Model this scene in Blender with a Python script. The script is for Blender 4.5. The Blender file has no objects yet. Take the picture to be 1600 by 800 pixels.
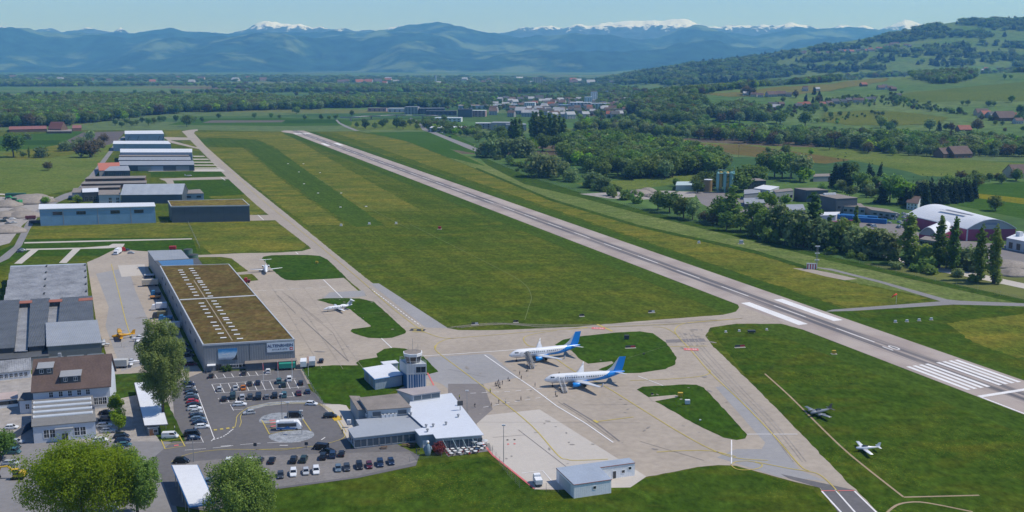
import bpy, math, random
import numpy as np
from mathutils import Vector, Matrix, noise
R = math.radians
S = bpy.context.scene
C = S.collection
rng = random.Random(7)

# ---------------------------------------------------------------- camera, sky, sun, exposure
CAM_H, CAM_F, CAM_T = 114.0, 1578.0, 0.1896      # height m, focal in px of a 1600 px wide picture, downward pitch rad
cd = bpy.data.cameras.new('camera'); cam = bpy.data.objects.new('camera', cd); C.objects.link(cam)
cam.location = (0, 0, CAM_H); cam.rotation_euler = (math.pi/2 - CAM_T, 0, 0)
cd.sensor_width = 36; cd.lens = 36*CAM_F/1600; cd.clip_start = 1; cd.clip_end = 80000
S.camera = cam
SUN_EL, SUN_AZ = R(56), R(88)                      # azimuth clockwise from the view direction (+Y)
w = bpy.data.worlds.new('World'); S.world = w; w.use_nodes = True
wn = w.node_tree
bg = wn.nodes['Background']; sky = wn.nodes.new('ShaderNodeTexSky')
sky.sky_type = 'NISHITA'; sky.sun_disc = False; sky.sun_elevation = SUN_EL; sky.sun_rotation = SUN_AZ
sky.altitude = 400; sky.air_density = 0.9; sky.dust_density = 0.0; sky.ozone_density = 6.0
tint = wn.nodes.new('ShaderNodeMix'); tint.data_type = 'RGBA'; tint.blend_type = 'MULTIPLY'; tint.inputs[0].default_value = 1; tint.inputs[7].default_value = (.90, .94, 1.13, 1)
wn.links.new(sky.outputs[0], tint.inputs[6]); wn.links.new(tint.outputs[2], bg.inputs[0]); bg.inputs[1].default_value = 0.122
sd = bpy.data.lights.new('sun', 'SUN'); sun = bpy.data.objects.new('sun', sd); C.objects.link(sun)
sd.energy = 3.9; sd.angle = R(0.53); sd.color = (1.0, 0.955, 0.89)
sv = Vector((math.cos(SUN_EL)*math.sin(SUN_AZ), math.cos(SUN_EL)*math.cos(SUN_AZ), math.sin(SUN_EL)))
sun.rotation_euler = sv.to_track_quat('Z', 'Y').to_euler(); sun.location = (0, 0, 3000)
S.view_settings.view_transform = 'Standard'; S.view_settings.look = 'None'
S.view_settings.exposure = 0.0; S.view_settings.gamma = 1.0
S.cycles.max_bounces = 6; S.cycles.diffuse_bounces = 2; S.cycles.volume_bounces = 3; S.cycles.transparent_max_bounces = 6
S.cycles.use_denoising = True
HAZE_DENSITY = 7.4e-5

# ---------------------------------------------------------------- pixels of the photograph to places on the ground
ct, st = math.cos(CAM_T), math.sin(CAM_T)
def P(px, py, z=0.0):
    u = (px-800)/CAM_F; v = (400-py)/CAM_F
    t = (z-CAM_H)/(-st+v*ct)
    return Vector((u*t, (ct+v*st)*t, z))
def slope(py):
    v = (400-py)/CAM_F
    return (v*ct-st)/(ct+v*st)
def proj(p):
    wz = p[1]*ct-(p[2]-CAM_H)*st; up = p[1]*st+(p[2]-CAM_H)*ct
    return (800+CAM_F*p[0]/wz, 400-CAM_F*up/wz)
def lerp_tab(tab, x):
    if x <= tab[0][0]: return tab[0][1]
    for (a, va), (b, vb) in zip(tab, tab[1:]):
        if x <= b:
            k = (x-a)/(b-a); return va+(vb-va)*k
    return tab[-1][1]
def sstep(a, b, x):
    k = min(1, max(0, (x-a)/(b-a))); return k*k*(3-2*k)
def fbm(x, y, s, o=4):
    v = 0; a = 1
    for i in range(o):
        v += a*noise.noise(Vector((x/s, y/s, 3.7*i))); s *= .5; a *= .5
    return v
HILL1 = [(955,0),(985,10),(1010,24),(1060,36),(1110,42),(1200,54),(1300,66),(1400,74),(1500,80),(1600,86),(1800,95)]
HILL2 = [(925,126),(960,124),(1000,114),(1050,106),(1100,98),(1200,88),(1250,76),(1330,63),(1400,51),(1450,40),(1490,35),(1560,31),(1620,28),(1750,24)]
def hgt(x, y):
    if y < 1300: return 0.0
    px = 800+1607*x/y
    h1 = lerp_tab(HILL1, px)
    d0 = lerp_tab([(950,1850),(1100,1700),(1300,1620),(1600,1560)], px)
    dc = lerp_tab([(950,2300),(1100,2500),(1300,2900),(1600,3000)], px)
    z = h1*(0.75*min(1,max(0,(y-d0)/(dc-d0)))+0.25*sstep(d0, dc, y))
    z *= 1-0.55*sstep(dc, dc+700, y)
    if px > 900:
        top = CAM_H+slope(lerp_tab(HILL2, px))*6200
        f = sstep(3700, 6200, y)
        z2 = max(0, top)*f*sstep(915, 960, px)
        bump = fbm(x, y, 900)*22*sstep(3700, 4600, y)*sstep(980, 1200, px)*(1-0.7*sstep(5600, 6200, y))
        z = max(z*(1-f), 0)+z2+bump
        z *= 1-0.35*sstep(6200, 8200, y)
    z += (fbm(x, y, 260, 3)*3.0+fbm(x+900, y, 620, 2)*9.0)*sstep(1700, 2300, y)*sstep(960, 1150, px)
    return max(z, -2.0)
def G(px, py):                                       # first hit of the sight line on the terrain
    if py > 262: return P(px, py)
    m = slope(py); u = (px-800)/CAM_F; v = (400-py)/CAM_F
    k = u/(ct+v*st); y = 1250.0
    while y < 13000:
        if CAM_H+m*y <= hgt(k*y, y):
            a, b = y-12-y*.004, y
            for _ in range(14):
                c = (a+b)/2
                if CAM_H+m*c <= hgt(k*c, c): b = c
                else: a = c
            return Vector((k*b, b, hgt(k*b, b)))
        y += 12+y*.004
    return None

# ---------------------------------------------------------------- mesh builder
class MB:
    def __init__(s): s.v = []; s.f = []; s.m = []
    def add(s, vs, fs, mi=0):
        b = len(s.v); s.v += [tuple(v) for v in vs]; s.f += [tuple(b+i for i in f) for f in fs]; s.m += [mi]*len(fs); return s
    def box(s, x0, x1, y0, y1, z0, z1, mi=0, M=None):
        vs = [Vector(p) for p in ((x0,y0,z0),(x1,y0,z0),(x1,y1,z0),(x0,y1,z0),(x0,y0,z1),(x1,y0,z1),(x1,y1,z1),(x0,y1,z1))]
        if M is not None: vs = [M @ v for v in vs]
        return s.add(vs, [(3,2,1,0),(4,5,6,7),(0,1,5,4),(1,2,6,5),(2,3,7,6),(3,0,4,7)], mi)
    def prism(s, poly, z0, z1, mi=0, cap=None):
        n = len(poly); vs = [(p[0],p[1],z0) for p in poly]+[(p[0],p[1],z1) for p in poly]
        s.add(vs, [(i,(i+1)%n,n+(i+1)%n,n+i) for i in range(n)], mi)
        s.add([(p[0],p[1],z1) for p in poly], [tuple(range(n))], mi if cap is None else cap)
        return s.add([(p[0],p[1],z0) for p in poly], [tuple(reversed(range(n)))], mi)
    def poly(s, pts, mi=0): return s.add(pts, [tuple(range(len(pts)))], mi)
    def loft(s, rings, mi=0, caps=True, closed=True):
        n = len(rings[0]); vs = [p for r in rings for p in r]; fs = []
        for k in range(len(rings)-1):
            for i in range(n if closed else n-1):
                j = (i+1)%n; fs.append((k*n+i, k*n+j, (k+1)*n+j, (k+1)*n+i))
        if caps: fs.append(tuple(reversed(range(n)))); fs.append(tuple((len(rings)-1)*n+i for i in range(n)))
        return s.add(vs, fs, mi)
    def tube(s, pts, r, n=6, mi=0):
        pts = [Vector(p) for p in pts]; rings = []
        if not isinstance(r, (list, tuple)): r = [r]*len(pts)
        for i, p in enumerate(pts):
            d = (pts[min(i+1,len(pts)-1)]-pts[max(i-1,0)]).normalized()
            q = d.to_track_quat('Z', 'Y')
            rings.append([p+q @ Vector((math.cos(2*math.pi*k/n)*r[i], math.sin(2*math.pi*k/n)*r[i], 0)) for k in range(n)])
        return s.loft(rings, mi)
    def lathe(s, prof, n=12, mi=0, c=(0,0,0)):
        rings = [[(c[0]+r*math.cos(2*math.pi*k/n), c[1]+r*math.sin(2*math.pi*k/n), c[2]+z) for k in range(n)] for r, z in prof]
        return s.loft(rings, mi)
    def mesh(s, name, mats, smooth=False):
        me = bpy.data.meshes.new(name); me.from_pydata(s.v, [], s.f); me.update()
        for m in (mats if isinstance(mats, (list, tuple)) else [mats]): me.materials.append(m)
        me.polygons.foreach_set('material_index', s.m)
        if smooth: me.polygons.foreach_set('use_smooth', [True]*len(s.f))
        return me
    def build(s, name, mats, parent=None, smooth=False, loc=(0,0,0), rz=0):
        return link(name, s.mesh(name, mats, smooth), parent, loc, rz)
def link(name, me, parent=None, loc=(0,0,0), rz=0):
    o = bpy.data.objects.new(name, me); C.objects.link(o); o.parent = parent
    o.location = loc; o.rotation_euler = (0, 0, rz); return o
def tag(o, label=None, cat=None, group=None, kind=None):
    if label: o['label'] = label
    if cat: o['category'] = cat
    if group: o['group'] = group
    if kind: o['kind'] = kind
    return o
def thing(name, label, cat, loc=(0,0,0), rz=0, group=None):
    o = bpy.data.objects.new(name, None); C.objects.link(o); o.location = loc; o.rotation_euler = (0,0,rz)
    o.empty_display_size = .5
    return tag(o, label, cat, group)
def struct(name, mb, mats, **k):
    o = mb.build(name, mats, **k); o['kind'] = 'structure'; return o
def copy_tree(o, parent=None):
    c = o.copy(); C.objects.link(c); c.parent = parent
    for ch in list(o.children): copy_tree(ch, c)
    return c
ORD = ['first','second','third','fourth','fifth','sixth','seventh','eighth','ninth','tenth','eleventh','twelfth','thirteenth','fourteenth','fifteenth','sixteenth','seventeenth','eighteenth','nineteenth','twentieth']
def nth(i):
    if i < 20: return ORD[i]
    n = i+1; return f"{n}{'st' if n%10==1 else 'nd' if n%10==2 else 'rd' if n%10==3 else 'th'}"

# ---------------------------------------------------------------- materials
def srgb(r, g, b):
    return tuple(((c/255)/12.92 if c/255 <= .04045 else ((c/255+.055)/1.055)**2.4) for c in (r, g, b))+(1,)
MC = {}
def N(nt, t, **k):
    n = nt.nodes.new(t)
    for a, v in k.items(): setattr(n, a, v)
    return n
def mat(name, col, rough=.7, var=.12, scale=1.5, col2=None, metal=0, spec=.4, streak=None, bump=0):
    """paint or masonry: base colour with two sizes of irregular wear"""
    if name in MC: return MC[name]
    m = bpy.data.materials.new(name); m.use_nodes = True; nt = m.node_tree; b = nt.nodes['Principled BSDF']
    b.inputs['Roughness'].default_value = rough; b.inputs['Metallic'].default_value = metal
    b.inputs['Specular IOR Level'].default_value = spec
    c = col if len(col) == 4 else tuple(col)+(1,)
    if var or col2:
        tc = N(nt, 'ShaderNodeTexCoord'); src = tc.outputs['Object']
        if streak:
            mp = N(nt, 'ShaderNodeMapping'); mp.inputs['Scale'].default_value = streak; nt.links.new(src, mp.inputs[0]); src = mp.outputs[0]
        n1 = N(nt, 'ShaderNodeTexNoise'); n1.inputs['Scale'].default_value = scale*.18; n1.inputs['Detail'].default_value = 5
        n2 = N(nt, 'ShaderNodeTexNoise'); n2.inputs['Scale'].default_value = scale*1.7; n2.inputs['Detail'].default_value = 3
        for n in (n1, n2): nt.links.new(src, n.inputs['Vector'])
        ad = N(nt, 'ShaderNodeMath', operation='ADD'); nt.links.new(n1.outputs[0], ad.inputs[0]); nt.links.new(n2.outputs[0], ad.inputs[1])
        mr = N(nt, 'ShaderNodeMapRange'); mr.inputs[1].default_value = .7; mr.inputs[2].default_value = 1.3
        nt.links.new(ad.outputs[0], mr.inputs[0])
        mx = N(nt, 'ShaderNodeMix', data_type='RGBA'); nt.links.new(mr.outputs[0], mx.inputs[0])
        c2 = col2 or tuple(min(1, x*(1+var)) for x in c[:3])+(1,)
        c1 = c if col2 else tuple(x*(1-var) for x in c[:3])+(1,)
        mx.inputs[6].default_value = c1; mx.inputs[7].default_value = c2
        nt.links.new(mx.outputs[2], b.inputs['Base Color'])
        if bump:
            bp = N(nt, 'ShaderNodeBump'); bp.inputs['Strength'].default_value = bump; nt.links.new(n2.outputs[0], bp.inputs['Height']); nt.links.new(bp.outputs[0], b.inputs['Normal'])
    else: b.inputs['Base Color'].default_value = c
    MC[name] = m; return m
def ribbed(name, col, pitch=.5, axis=0, depth=.25, rough=.55, var=.1, metal=0):
    """profiled sheet metal: fine ribs as relief and slight tone change"""
    if name in MC: return MC[name]
    m = mat(name, col, rough, var, 1.0, metal=metal); nt = m.node_tree; b = nt.nodes['Principled BSDF']
    tc = N(nt, 'ShaderNodeTexCoord'); wv = N(nt, 'ShaderNodeTexWave', wave_type='BANDS', bands_direction='XYZ'[axis])
    wv.inputs['Scale'].default_value = .314/pitch; nt.links.new(tc.outputs['Object'], wv.inputs['Vector'])
    bp = N(nt, 'ShaderNodeBump'); bp.inputs['Strength'].default_value = depth; bp.inputs['Distance'].default_value = .2
    nt.links.new(wv.outputs[1], bp.inputs['Height']); nt.links.new(bp.outputs[0], b.inputs['Normal'])
    return m
def grass(name, c1, c2, c3=None, amt=.3, s=.02, fine=.5, stripe=None, flowers=None):
    """turf: broad and fine patches of two greens, an optional third colour for dry or flowering patches"""
    c1, c2, c3 = (c and (c[0]*.77, c[1]*.735, c[2]*.45, 1) for c in (c1, c2, c3))
    m = bpy.data.materials.new(name); m.use_nodes = True; nt = m.node_tree; b = nt.nodes['Principled BSDF']
    b.inputs['Roughness'].default_value = .95; b.inputs['Specular IOR Level'].default_value = .0
    ge = N(nt, 'ShaderNodeNewGeometry'); pos = ge.outputs['Position']
    def nz(sc, det=4, st=None, rz=0):
        src = pos
        if st:
            mp = N(nt, 'ShaderNodeMapping'); mp.inputs['Rotation'].default_value = (0,0,rz); mp.inputs['Scale'].default_value = st
            nt.links.new(src, mp.inputs[0]); src = mp.outputs[0]
        n = N(nt, 'ShaderNodeTexNoise'); n.inputs['Scale'].default_value = sc; n.inputs['Detail'].default_value = det; n.inputs['Roughness'].default_value = .6
        nt.links.new(src, n.inputs['Vector']); return n.outputs[0]
    def ramp(v, a, c):
        r = N(nt, 'ShaderNodeMapRange'); r.inputs[1].default_value = a; r.inputs[2].default_value = c; nt.links.new(v, r.inputs[0]); return r.outputs[0]
    def mix(f, x, y):
        n = N(nt, 'ShaderNodeMix', data_type='RGBA')
        if hasattr(f, 'is_output'): nt.links.new(f, n.inputs[0])
        else: n.inputs[0].default_value = f
        for i, q in ((6, x), (7, y)):
            if hasattr(q, 'is_output'): nt.links.new(q, n.inputs[i])
            else: n.inputs[i].default_value = q
        return n.outputs[2]
    col = mix(ramp(nz(s, 6), .35, .65), c1, c2)
    if c3: col = mix(ramp(nz(s*1.7, 6, (1, 2.6, 1), stripe or -1.2), .62-amt*.5, .62+.25-amt*.3), col, c3)
    if stripe is not None:                                # mower passes along the field
        mp = N(nt, 'ShaderNodeMapping'); mp.inputs['Rotation'].default_value = (0, 0, -stripe); nt.links.new(pos, mp.inputs[0])
        wv = N(nt, 'ShaderNodeTexNoise'); wv.inputs['Scale'].default_value = .16
        mp2 = N(nt, 'ShaderNodeMapping'); mp2.inputs['Scale'].default_value = (.02, 1, 1); nt.links.new(mp.outputs[0], mp2.inputs[0]); nt.links.new(mp2.outputs[0], wv.inputs[0])
        dk = N(nt, 'ShaderNodeMix', data_type='RGBA', blend_type='MULTIPLY'); nt.links.new(ramp(wv.outputs[0], .4, .62), dk.inputs[0])
        nt.links.new(col, dk.inputs[6]); dk.inputs[7].default_value = (.80, .86, .78, 1); col = dk.outputs[2]
    if flowers:
        fl = N(nt, 'ShaderNodeMath', operation='MULTIPLY'); nt.links.new(ramp(nz(1.9, 2), .57, .66), fl.inputs[0]); nt.links.new(ramp(nz(s*1.3, 5), .47, .62), fl.inputs[1])
        fm = N(nt, 'ShaderNodeMath', operation='MULTIPLY'); nt.links.new(fl.outputs[0], fm.inputs[0]); fm.inputs[1].default_value = flowers
        col = mix(fm.outputs[0], col, (.26, .22, .02, 1))
    f = N(nt, 'ShaderNodeMix', data_type='RGBA', blend_type='MULTIPLY'); f.inputs[0].default_value = fine
    fr = N(nt, 'ShaderNodeMapRange'); fr.inputs[1].default_value = .3; fr.inputs[2].default_value = .7; fr.inputs[3].default_value = .5; fr.inputs[4].default_value = 1.5
    nt.links.new(nz(.16, 9), fr.inputs[0]); cb = N(nt, 'ShaderNodeCombineColor')
    for i in range(3): nt.links.new(fr.outputs[0], cb.inputs[i])
    nt.links.new(col, f.inputs[6]); nt.links.new(cb.outputs[0], f.inputs[7])
    g2 = N(nt, 'ShaderNodeMapRange'); g2.inputs[1].default_value = .32; g2.inputs[2].default_value = .68; g2.inputs[3].default_value = .74; g2.inputs[4].default_value = 1.30; nt.links.new(nz(.55, 3, (1, .55, 1), .6), g2.inputs[0])
    c2_ = N(nt, 'ShaderNodeCombineColor'); f2 = N(nt, 'ShaderNodeMix', data_type='RGBA', blend_type='MULTIPLY'); f2.inputs[0].default_value = 1
    for i in range(3): nt.links.new(g2.outputs[0], c2_.inputs[i])
    nt.links.new(f.outputs[2], f2.inputs[6]); nt.links.new(c2_.outputs[0], f2.inputs[7]); nt.links.new(f2.outputs[2], b.inputs['Base Color'])
    bp = N(nt, 'ShaderNodeBump'); bp.inputs['Strength'].default_value = .5; bp.inputs['Distance'].default_value = .3
    nt.links.new(nz(1.1, 4), bp.inputs['Height']); nt.links.new(bp.outputs[0], b.inputs['Normal'])
    return m
def leafmat(name, c1, c2, tl=.45):
    m = bpy.data.materials.new(name); m.use_nodes = True; nt = m.node_tree; b = nt.nodes['Principled BSDF']; out = nt.nodes['Material Output']
    ge = N(nt, 'ShaderNodeNewGeometry'); oi = N(nt, 'ShaderNodeObjectInfo')
    mx = N(nt, 'ShaderNodeMix', data_type='RGBA'); nt.links.new(ge.outputs['Random Per Island'], mx.inputs[0])
    mx.inputs[6].default_value = c1; mx.inputs[7].default_value = c2
    hs = N(nt, 'ShaderNodeHueSaturation'); nt.links.new(mx.outputs[2], hs.inputs['Color'])
    r1 = N(nt, 'ShaderNodeMapRange'); r1.inputs[3].default_value = .475; r1.inputs[4].default_value = .52; nt.links.new(oi.outputs['Random'], r1.inputs[0]); nt.links.new(r1.outputs[0], hs.inputs['Hue'])
    mm = N(nt, 'ShaderNodeMath', operation='MULTIPLY'); mm.inputs[1].default_value = 7.13; nt.links.new(oi.outputs['Random'], mm.inputs[0])
    fr = N(nt, 'ShaderNodeMath', operation='FRACT'); nt.links.new(mm.outputs[0], fr.inputs[0])
    r2 = N(nt, 'ShaderNodeMapRange'); r2.inputs[3].default_value = .7; r2.inputs[4].default_value = 1.4; nt.links.new(fr.outputs[0], r2.inputs[0]); nt.links.new(r2.outputs[0], hs.inputs['Value'])
    nt.links.new(hs.outputs[0], b.inputs['Base Color']); b.inputs['Roughness'].default_value = .75; b.inputs['Specular IOR Level'].default_value = .2
    tr = N(nt, 'ShaderNodeBsdfTranslucent'); nt.links.new(hs.outputs[0], tr.inputs[0])
    ms = N(nt, 'ShaderNodeMixShader'); ms.inputs[0].default_value = tl
    nt.links.new(b.outputs[0], ms.inputs[1]); nt.links.new(tr.outputs[0], ms.inputs[2]); nt.links.new(ms.outputs[0], out.inputs[0])
    return m
def glassmat(name, col=(.02,.03,.04), rough=.08):
    if name in MC: return MC[name]
    m = mat(name, col, rough, 0, spec=.8); return m

M_white = mat('white_paint', (.78,.79,.8), .5, .06)
M_offwhite = mat('off_white_render', (.62,.64,.66), .8, .08)
M_grey = mat('grey_paint', (.30,.31,.32), .6, .08)
M_lgrey = mat('light_grey_paint', (.48,.50,.52), .6, .07)
M_dark = mat('dark_grey_paint', (.06,.065,.07), .6, .1)
M_black = mat('black_rubber', (.015,.015,.016), .8, .1)
M_steel = mat('galvanised_steel', (.35,.36,.37), .45, .1, metal=.5)
M_glass = glassmat('window_glass')
M_bglass = glassmat('blue_glass', (.03,.06,.09))
M_red = mat('red_paint', (.45,.03,.03), .5, .08)
M_yellow = mat('yellow_paint', (.62,.40,.03), .5, .08)
M_bark = mat('bark', (.09,.07,.055), .9, .3, 3)
M_wood = mat('weathered_wood', (.16,.10,.065), .85, .2, 2)

# ================================================================ terrain
def ground_material():
    m = bpy.data.materials.new('valley_ground'); m.use_nodes = True; nt = m.node_tree; b = nt.nodes['Principled BSDF']
    b.inputs['Roughness'].default_value = .95; b.inputs['Specular IOR Level'].default_value = .1
    ge = N(nt, 'ShaderNodeNewGeometry'); mp = N(nt, 'ShaderNodeMapping'); mp.inputs['Rotation'].default_value = (0,0,R(23)); mp.inputs['Scale'].default_value = (1/520, 1/210, 0)
    nt.links.new(ge.outputs['Position'], mp.inputs[0])
    vo = N(nt, 'ShaderNodeTexVoronoi', distance='CHEBYCHEV'); vo.inputs['Scale'].default_value = 1; vo.inputs['Randomness'].default_value = .75; nt.links.new(mp.outputs[0], vo.inputs['Vector'])
    sp = N(nt, 'ShaderNodeSeparateColor'); nt.links.new(vo.outputs['Color'], sp.inputs[0])
    cr = N(nt, 'ShaderNodeValToRGB'); nt.links.new(sp.outputs[0], cr.inputs[0]); e = cr.color_ramp; e.interpolation = 'CONSTANT'
    cols = [(0,(.060,.115,.026)),(.22,(.085,.150,.034)),(.42,(.045,.10,.026)),(.6,(.10,.145,.045)),(.76,(.13,.145,.04)),(.88,(.12,.095,.06)),(.94,(.07,.14,.03))]
    e.elements[0].color = cols[0][1]+(1,); e.elements[0].position = 0; e.elements[1].color = cols[1][1]+(1,); e.elements[1].position = .22
    for p, c in cols[2:]:
        x = e.elements.new(p); x.color = c+(1,)
    at = N(nt, 'ShaderNodeAttribute', attribute_name='hill')
    nz = N(nt, 'ShaderNodeTexNoise'); nz.inputs['Scale'].default_value = .0035; nz.inputs['Detail'].default_value = 6; nt.links.new(ge.outputs['Position'], nz.inputs['Vector'])
    hr = N(nt, 'ShaderNodeMapRange'); hr.inputs[1].default_value = .38; hr.inputs[2].default_value = .62; nt.links.new(nz.outputs[0], hr.inputs[0])
    hm = N(nt, 'ShaderNodeMix', data_type='RGBA'); hm.inputs[6].default_value = (.070,.135,.028,1); hm.inputs[7].default_value = (.118,.165,.042,1); nt.links.new(hr.outputs[0], hm.inputs[0])
    mx = N(nt, 'ShaderNodeMix', data_type='RGBA'); nt.links.new(at.outputs['Fac'], mx.inputs[0]); nt.links.new(cr.outputs[0], mx.inputs[6]); nt.links.new(hm.outputs[2], mx.inputs[7])
    n2 = N(nt, 'ShaderNodeTexNoise'); n2.inputs['Scale'].default_value = .05; n2.inputs['Detail'].default_value = 6; nt.links.new(ge.outputs['Position'], n2.inputs['Vector'])
    fr = N(nt, 'ShaderNodeMapRange'); fr.inputs[1].default_value = .3; fr.inputs[2].default_value = .7; fr.inputs[3].default_value = .72; fr.inputs[4].default_value = 1.25; nt.links.new(n2.outputs[0], fr.inputs[0])
    cb = N(nt, 'ShaderNodeCombineColor'); f = N(nt, 'ShaderNodeMix', data_type='RGBA', blend_type='MULTIPLY'); f.inputs[0].default_value = 1
    for i in range(3): nt.links.new(fr.outputs[0], cb.inputs[i])
    nt.links.new(mx.outputs[2], f.inputs[6]); nt.links.new(cb.outputs[0], f.inputs[7]); nt.links.new(f.outputs[2], b.inputs['Base Color'])
    return m
def grid_sheet(name, ys, us, zf, mats, attr=None):
    ny, nu = len(ys), len(us)
    vs = [(u*y, y, zf(u*y, y)) for y in ys for u in us]
    fs = [(j*nu+i, j*nu+i+1, (j+1)*nu+i+1, (j+1)*nu+i) for j in range(ny-1) for i in range(nu-1)]
    me = bpy.data.meshes.new(name); me.from_pydata(vs, [], fs); me.update(); me.materials.append(mats)
    me.polygons.foreach_set('use_smooth', [True]*len(fs))
    if attr:
        a = me.attributes.new('hill', 'FLOAT', 'POINT'); a.data.foreach_set('value', [attr(v) for v in vs])
    o = link(name, me); o['kind'] = 'structure'; return o
ys = [-2500, 20, 60, 120, 200, 400, 700, 1000]+[1290*(1.0125**k) for k in range(206)]
us = [-9, -3, -1.4]+[-.9+1.8*k/300 for k in range(301)]+[1.4, 3, 9]
ys[0] = 15
grid_sheet('ground', ys, us, hgt, ground_material(), lambda v: 1.0 if (v[1] > 1600 and v[0] > .10*v[1] and v[2] > 2.0) else 0.0)
def rear_ground():
    mb = MB(); mb.poly([(-3000,-3000,-.02),(3000,-3000,-.02),(3000,16,-.02),(-3000,16,-.02)]); return mb
struct('rear_ground', rear_ground(), grass('rear_turf', (.05,.11,.02,1), (.07,.13,.03,1)))

CREST1 = [(-700,52),(0,45),(40,44),(70,50),(130,50),(160,52),(200,54),(212,53),(240,47),(270,45),(300,50),(340,50),(360,54),(400,52),(430,50),(470,50),(520,50),(560,50),(610,48),(640,41),(660,38),(685,36),(705,39),(725,46),(755,55),(790,57),(810,59),(850,59),(900,58),(950,61),(1000,63),(1020,61),(1050,51),(1085,39),(1110,46),(1140,54),(1180,56),(1220,48),(1240,42),(1270,45),(1310,43),(1350,46),(1400,49),(1500,52),(2300,52)]
CREST2 = [(-700,45),(0,38),(15,41),(30,47),(60,48),(70,45),(85,43),(100,49),(140,44),(155,45),(180,52),(192,44),(205,53),(260,58),(350,57),(370,50),(385,46),(405,38),(420,34),(440,38),(470,38),(490,44),(505,40),(520,47),(560,48),(570,46),(600,47),(615,43),(630,42),(650,50),(750,51),(760,54),(790,51),(800,47),(830,43),(860,39),(880,44),(900,38),(920,42),(950,36),(985,34),(1005,36),(1020,33),(1050,31),(1075,32),(1090,37),(1110,42),(1135,40),(1165,40),(1200,41),(1230,37),(1250,41),(1290,45),(1310,37),(1330,42),(1370,46),(1390,40),(1410,31),(1430,37),(1460,50),(2300,56)]
def ridge(tab, d0, dc, d1, spur, jag):
    def f(x, y):
        px = 800+1607*x/y
        top = CAM_H+slope(lerp_tab(tab, px))*dc
        p = (y-d0)/(dc-d0) if y < dc else 1-(y-dc)/(d1-dc)*.5
        p = max(0, min(1, p)); q = p**.85
        n = fbm(x, y, 2300, 5); r = 1-abs(noise.noise(Vector((x/1500, y/2600, 9.1))))*2
        z = top*q+spur*(n*.8+r*.5-.3)*(4*q*(1-q))**.8+jag*(fbm(x, y, 420, 5)+.8*(.45-abs(noise.noise(Vector((x/330, y/460, 4.4))))-.5*abs(noise.noise(Vector((x/120, y/170, 1.4))))))*q
        return max(z, 0.5)
    return f
def mountain_material(name, forest, meadow, snowline, snow_amt):
    m = bpy.data.materials.new(name); m.use_nodes = True; nt = m.node_tree; b = nt.nodes['Principled BSDF']
    b.inputs['Roughness'].default_value = .95; b.inputs['Specular IOR Level'].default_value = .1
    ge = N(nt, 'ShaderNodeNewGeometry'); sx = N(nt, 'ShaderNodeSeparateXYZ'); nt.links.new(ge.outputs['Position'], sx.inputs[0])
    n1 = N(nt, 'ShaderNodeTexNoise'); n1.inputs['Scale'].default_value = .0008; n1.inputs['Detail'].default_value = 8; n1.inputs['Roughness'].default_value = .62; nt.links.new(ge.outputs['Position'], n1.inputs['Vector'])
    r1 = N(nt, 'ShaderNodeMapRange'); r1.inputs[1].default_value = .53; r1.inputs[2].default_value = .60; nt.links.new(n1.outputs[0], r1.inputs[0])
    mx = N(nt, 'ShaderNodeMix', data_type='RGBA'); mx.inputs[7].default_value = meadow; nt.links.new(r1.outputs[0], mx.inputs[0])
    n3 = N(nt, 'ShaderNodeTexNoise'); n3.inputs['Scale'].default_value = .0045; n3.inputs['Detail'].default_value = 7; n3.inputs['Roughness'].default_value = .7; nt.links.new(ge.outputs['Position'], n3.inputs['Vector'])
    r3 = N(nt, 'ShaderNodeMapRange'); r3.inputs[1].default_value = .4; r3.inputs[2].default_value = .62; nt.links.new(n3.outputs[0], r3.inputs[0])
    fm = N(nt, 'ShaderNodeMix', data_type='RGBA'); nt.links.new(r3.outputs[0], fm.inputs[0]); fm.inputs[6].default_value = tuple(c*.5 for c in forest[:3])+(1,); fm.inputs[7].default_value = tuple(c*2.4 for c in forest[:3])+(1,); nt.links.new(fm.outputs[2], mx.inputs[6])
    n2 = N(nt, 'ShaderNodeTexNoise'); n2.inputs['Scale'].default_value = .006; n2.inputs['Detail'].default_value = 8; n2.inputs['Roughness'].default_value = .7
    mp = N(nt, 'ShaderNodeMapping'); mp.inputs['Scale'].default_value = (1, .5, .35); nt.links.new(ge.outputs['Position'], mp.inputs[0]); nt.links.new(mp.outputs[0], n2.inputs['Vector'])
    a = N(nt, 'ShaderNodeMath', operation='MULTIPLY_ADD'); nt.links.new(n2.outputs[0], a.inputs[0]); a.inputs[1].default_value = snow_amt; nt.links.new(sx.outputs[2], a.inputs[2])
    r2 = N(nt, 'ShaderNodeMapRange'); r2.inputs[1].default_value = snowline+snow_amt*.5-18; r2.inputs[2].default_value = snowline+snow_amt*.5+18; nt.links.new(a.outputs[0], r2.inputs[0])
    m2 = N(nt, 'ShaderNodeMix', data_type='RGBA'); nt.links.new(r2.outputs[0], m2.inputs[0]); nt.links.new(mx.outputs[2], m2.inputs[6]); m2.inputs[7].default_value = (.88,.89,.92,1)
    nt.links.new(m2.outputs[2], b.inputs['Base Color']); return m
uf = [-.85+1.7*k/520 for k in range(521)]; uf2 = [-.62+1.24*k/760 for k in range(761)]
grid_sheet('foothills', [11600+115*k for k in range(78)], uf, ridge(CREST1, 11800, 18000, 22000, 300, 36), mountain_material('foothill_forest', (.010,.026,.020,1), (.11,.155,.08,1), 3900, 60))
grid_sheet('snow_mountains', [18400+75*k for k in range(76)], uf2, ridge(CREST2, 18400, 22500, 27000, 200, 52), mountain_material('alpine_rock', (.03,.035,.045,1), (.05,.06,.06,1), 840, 640))

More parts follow.
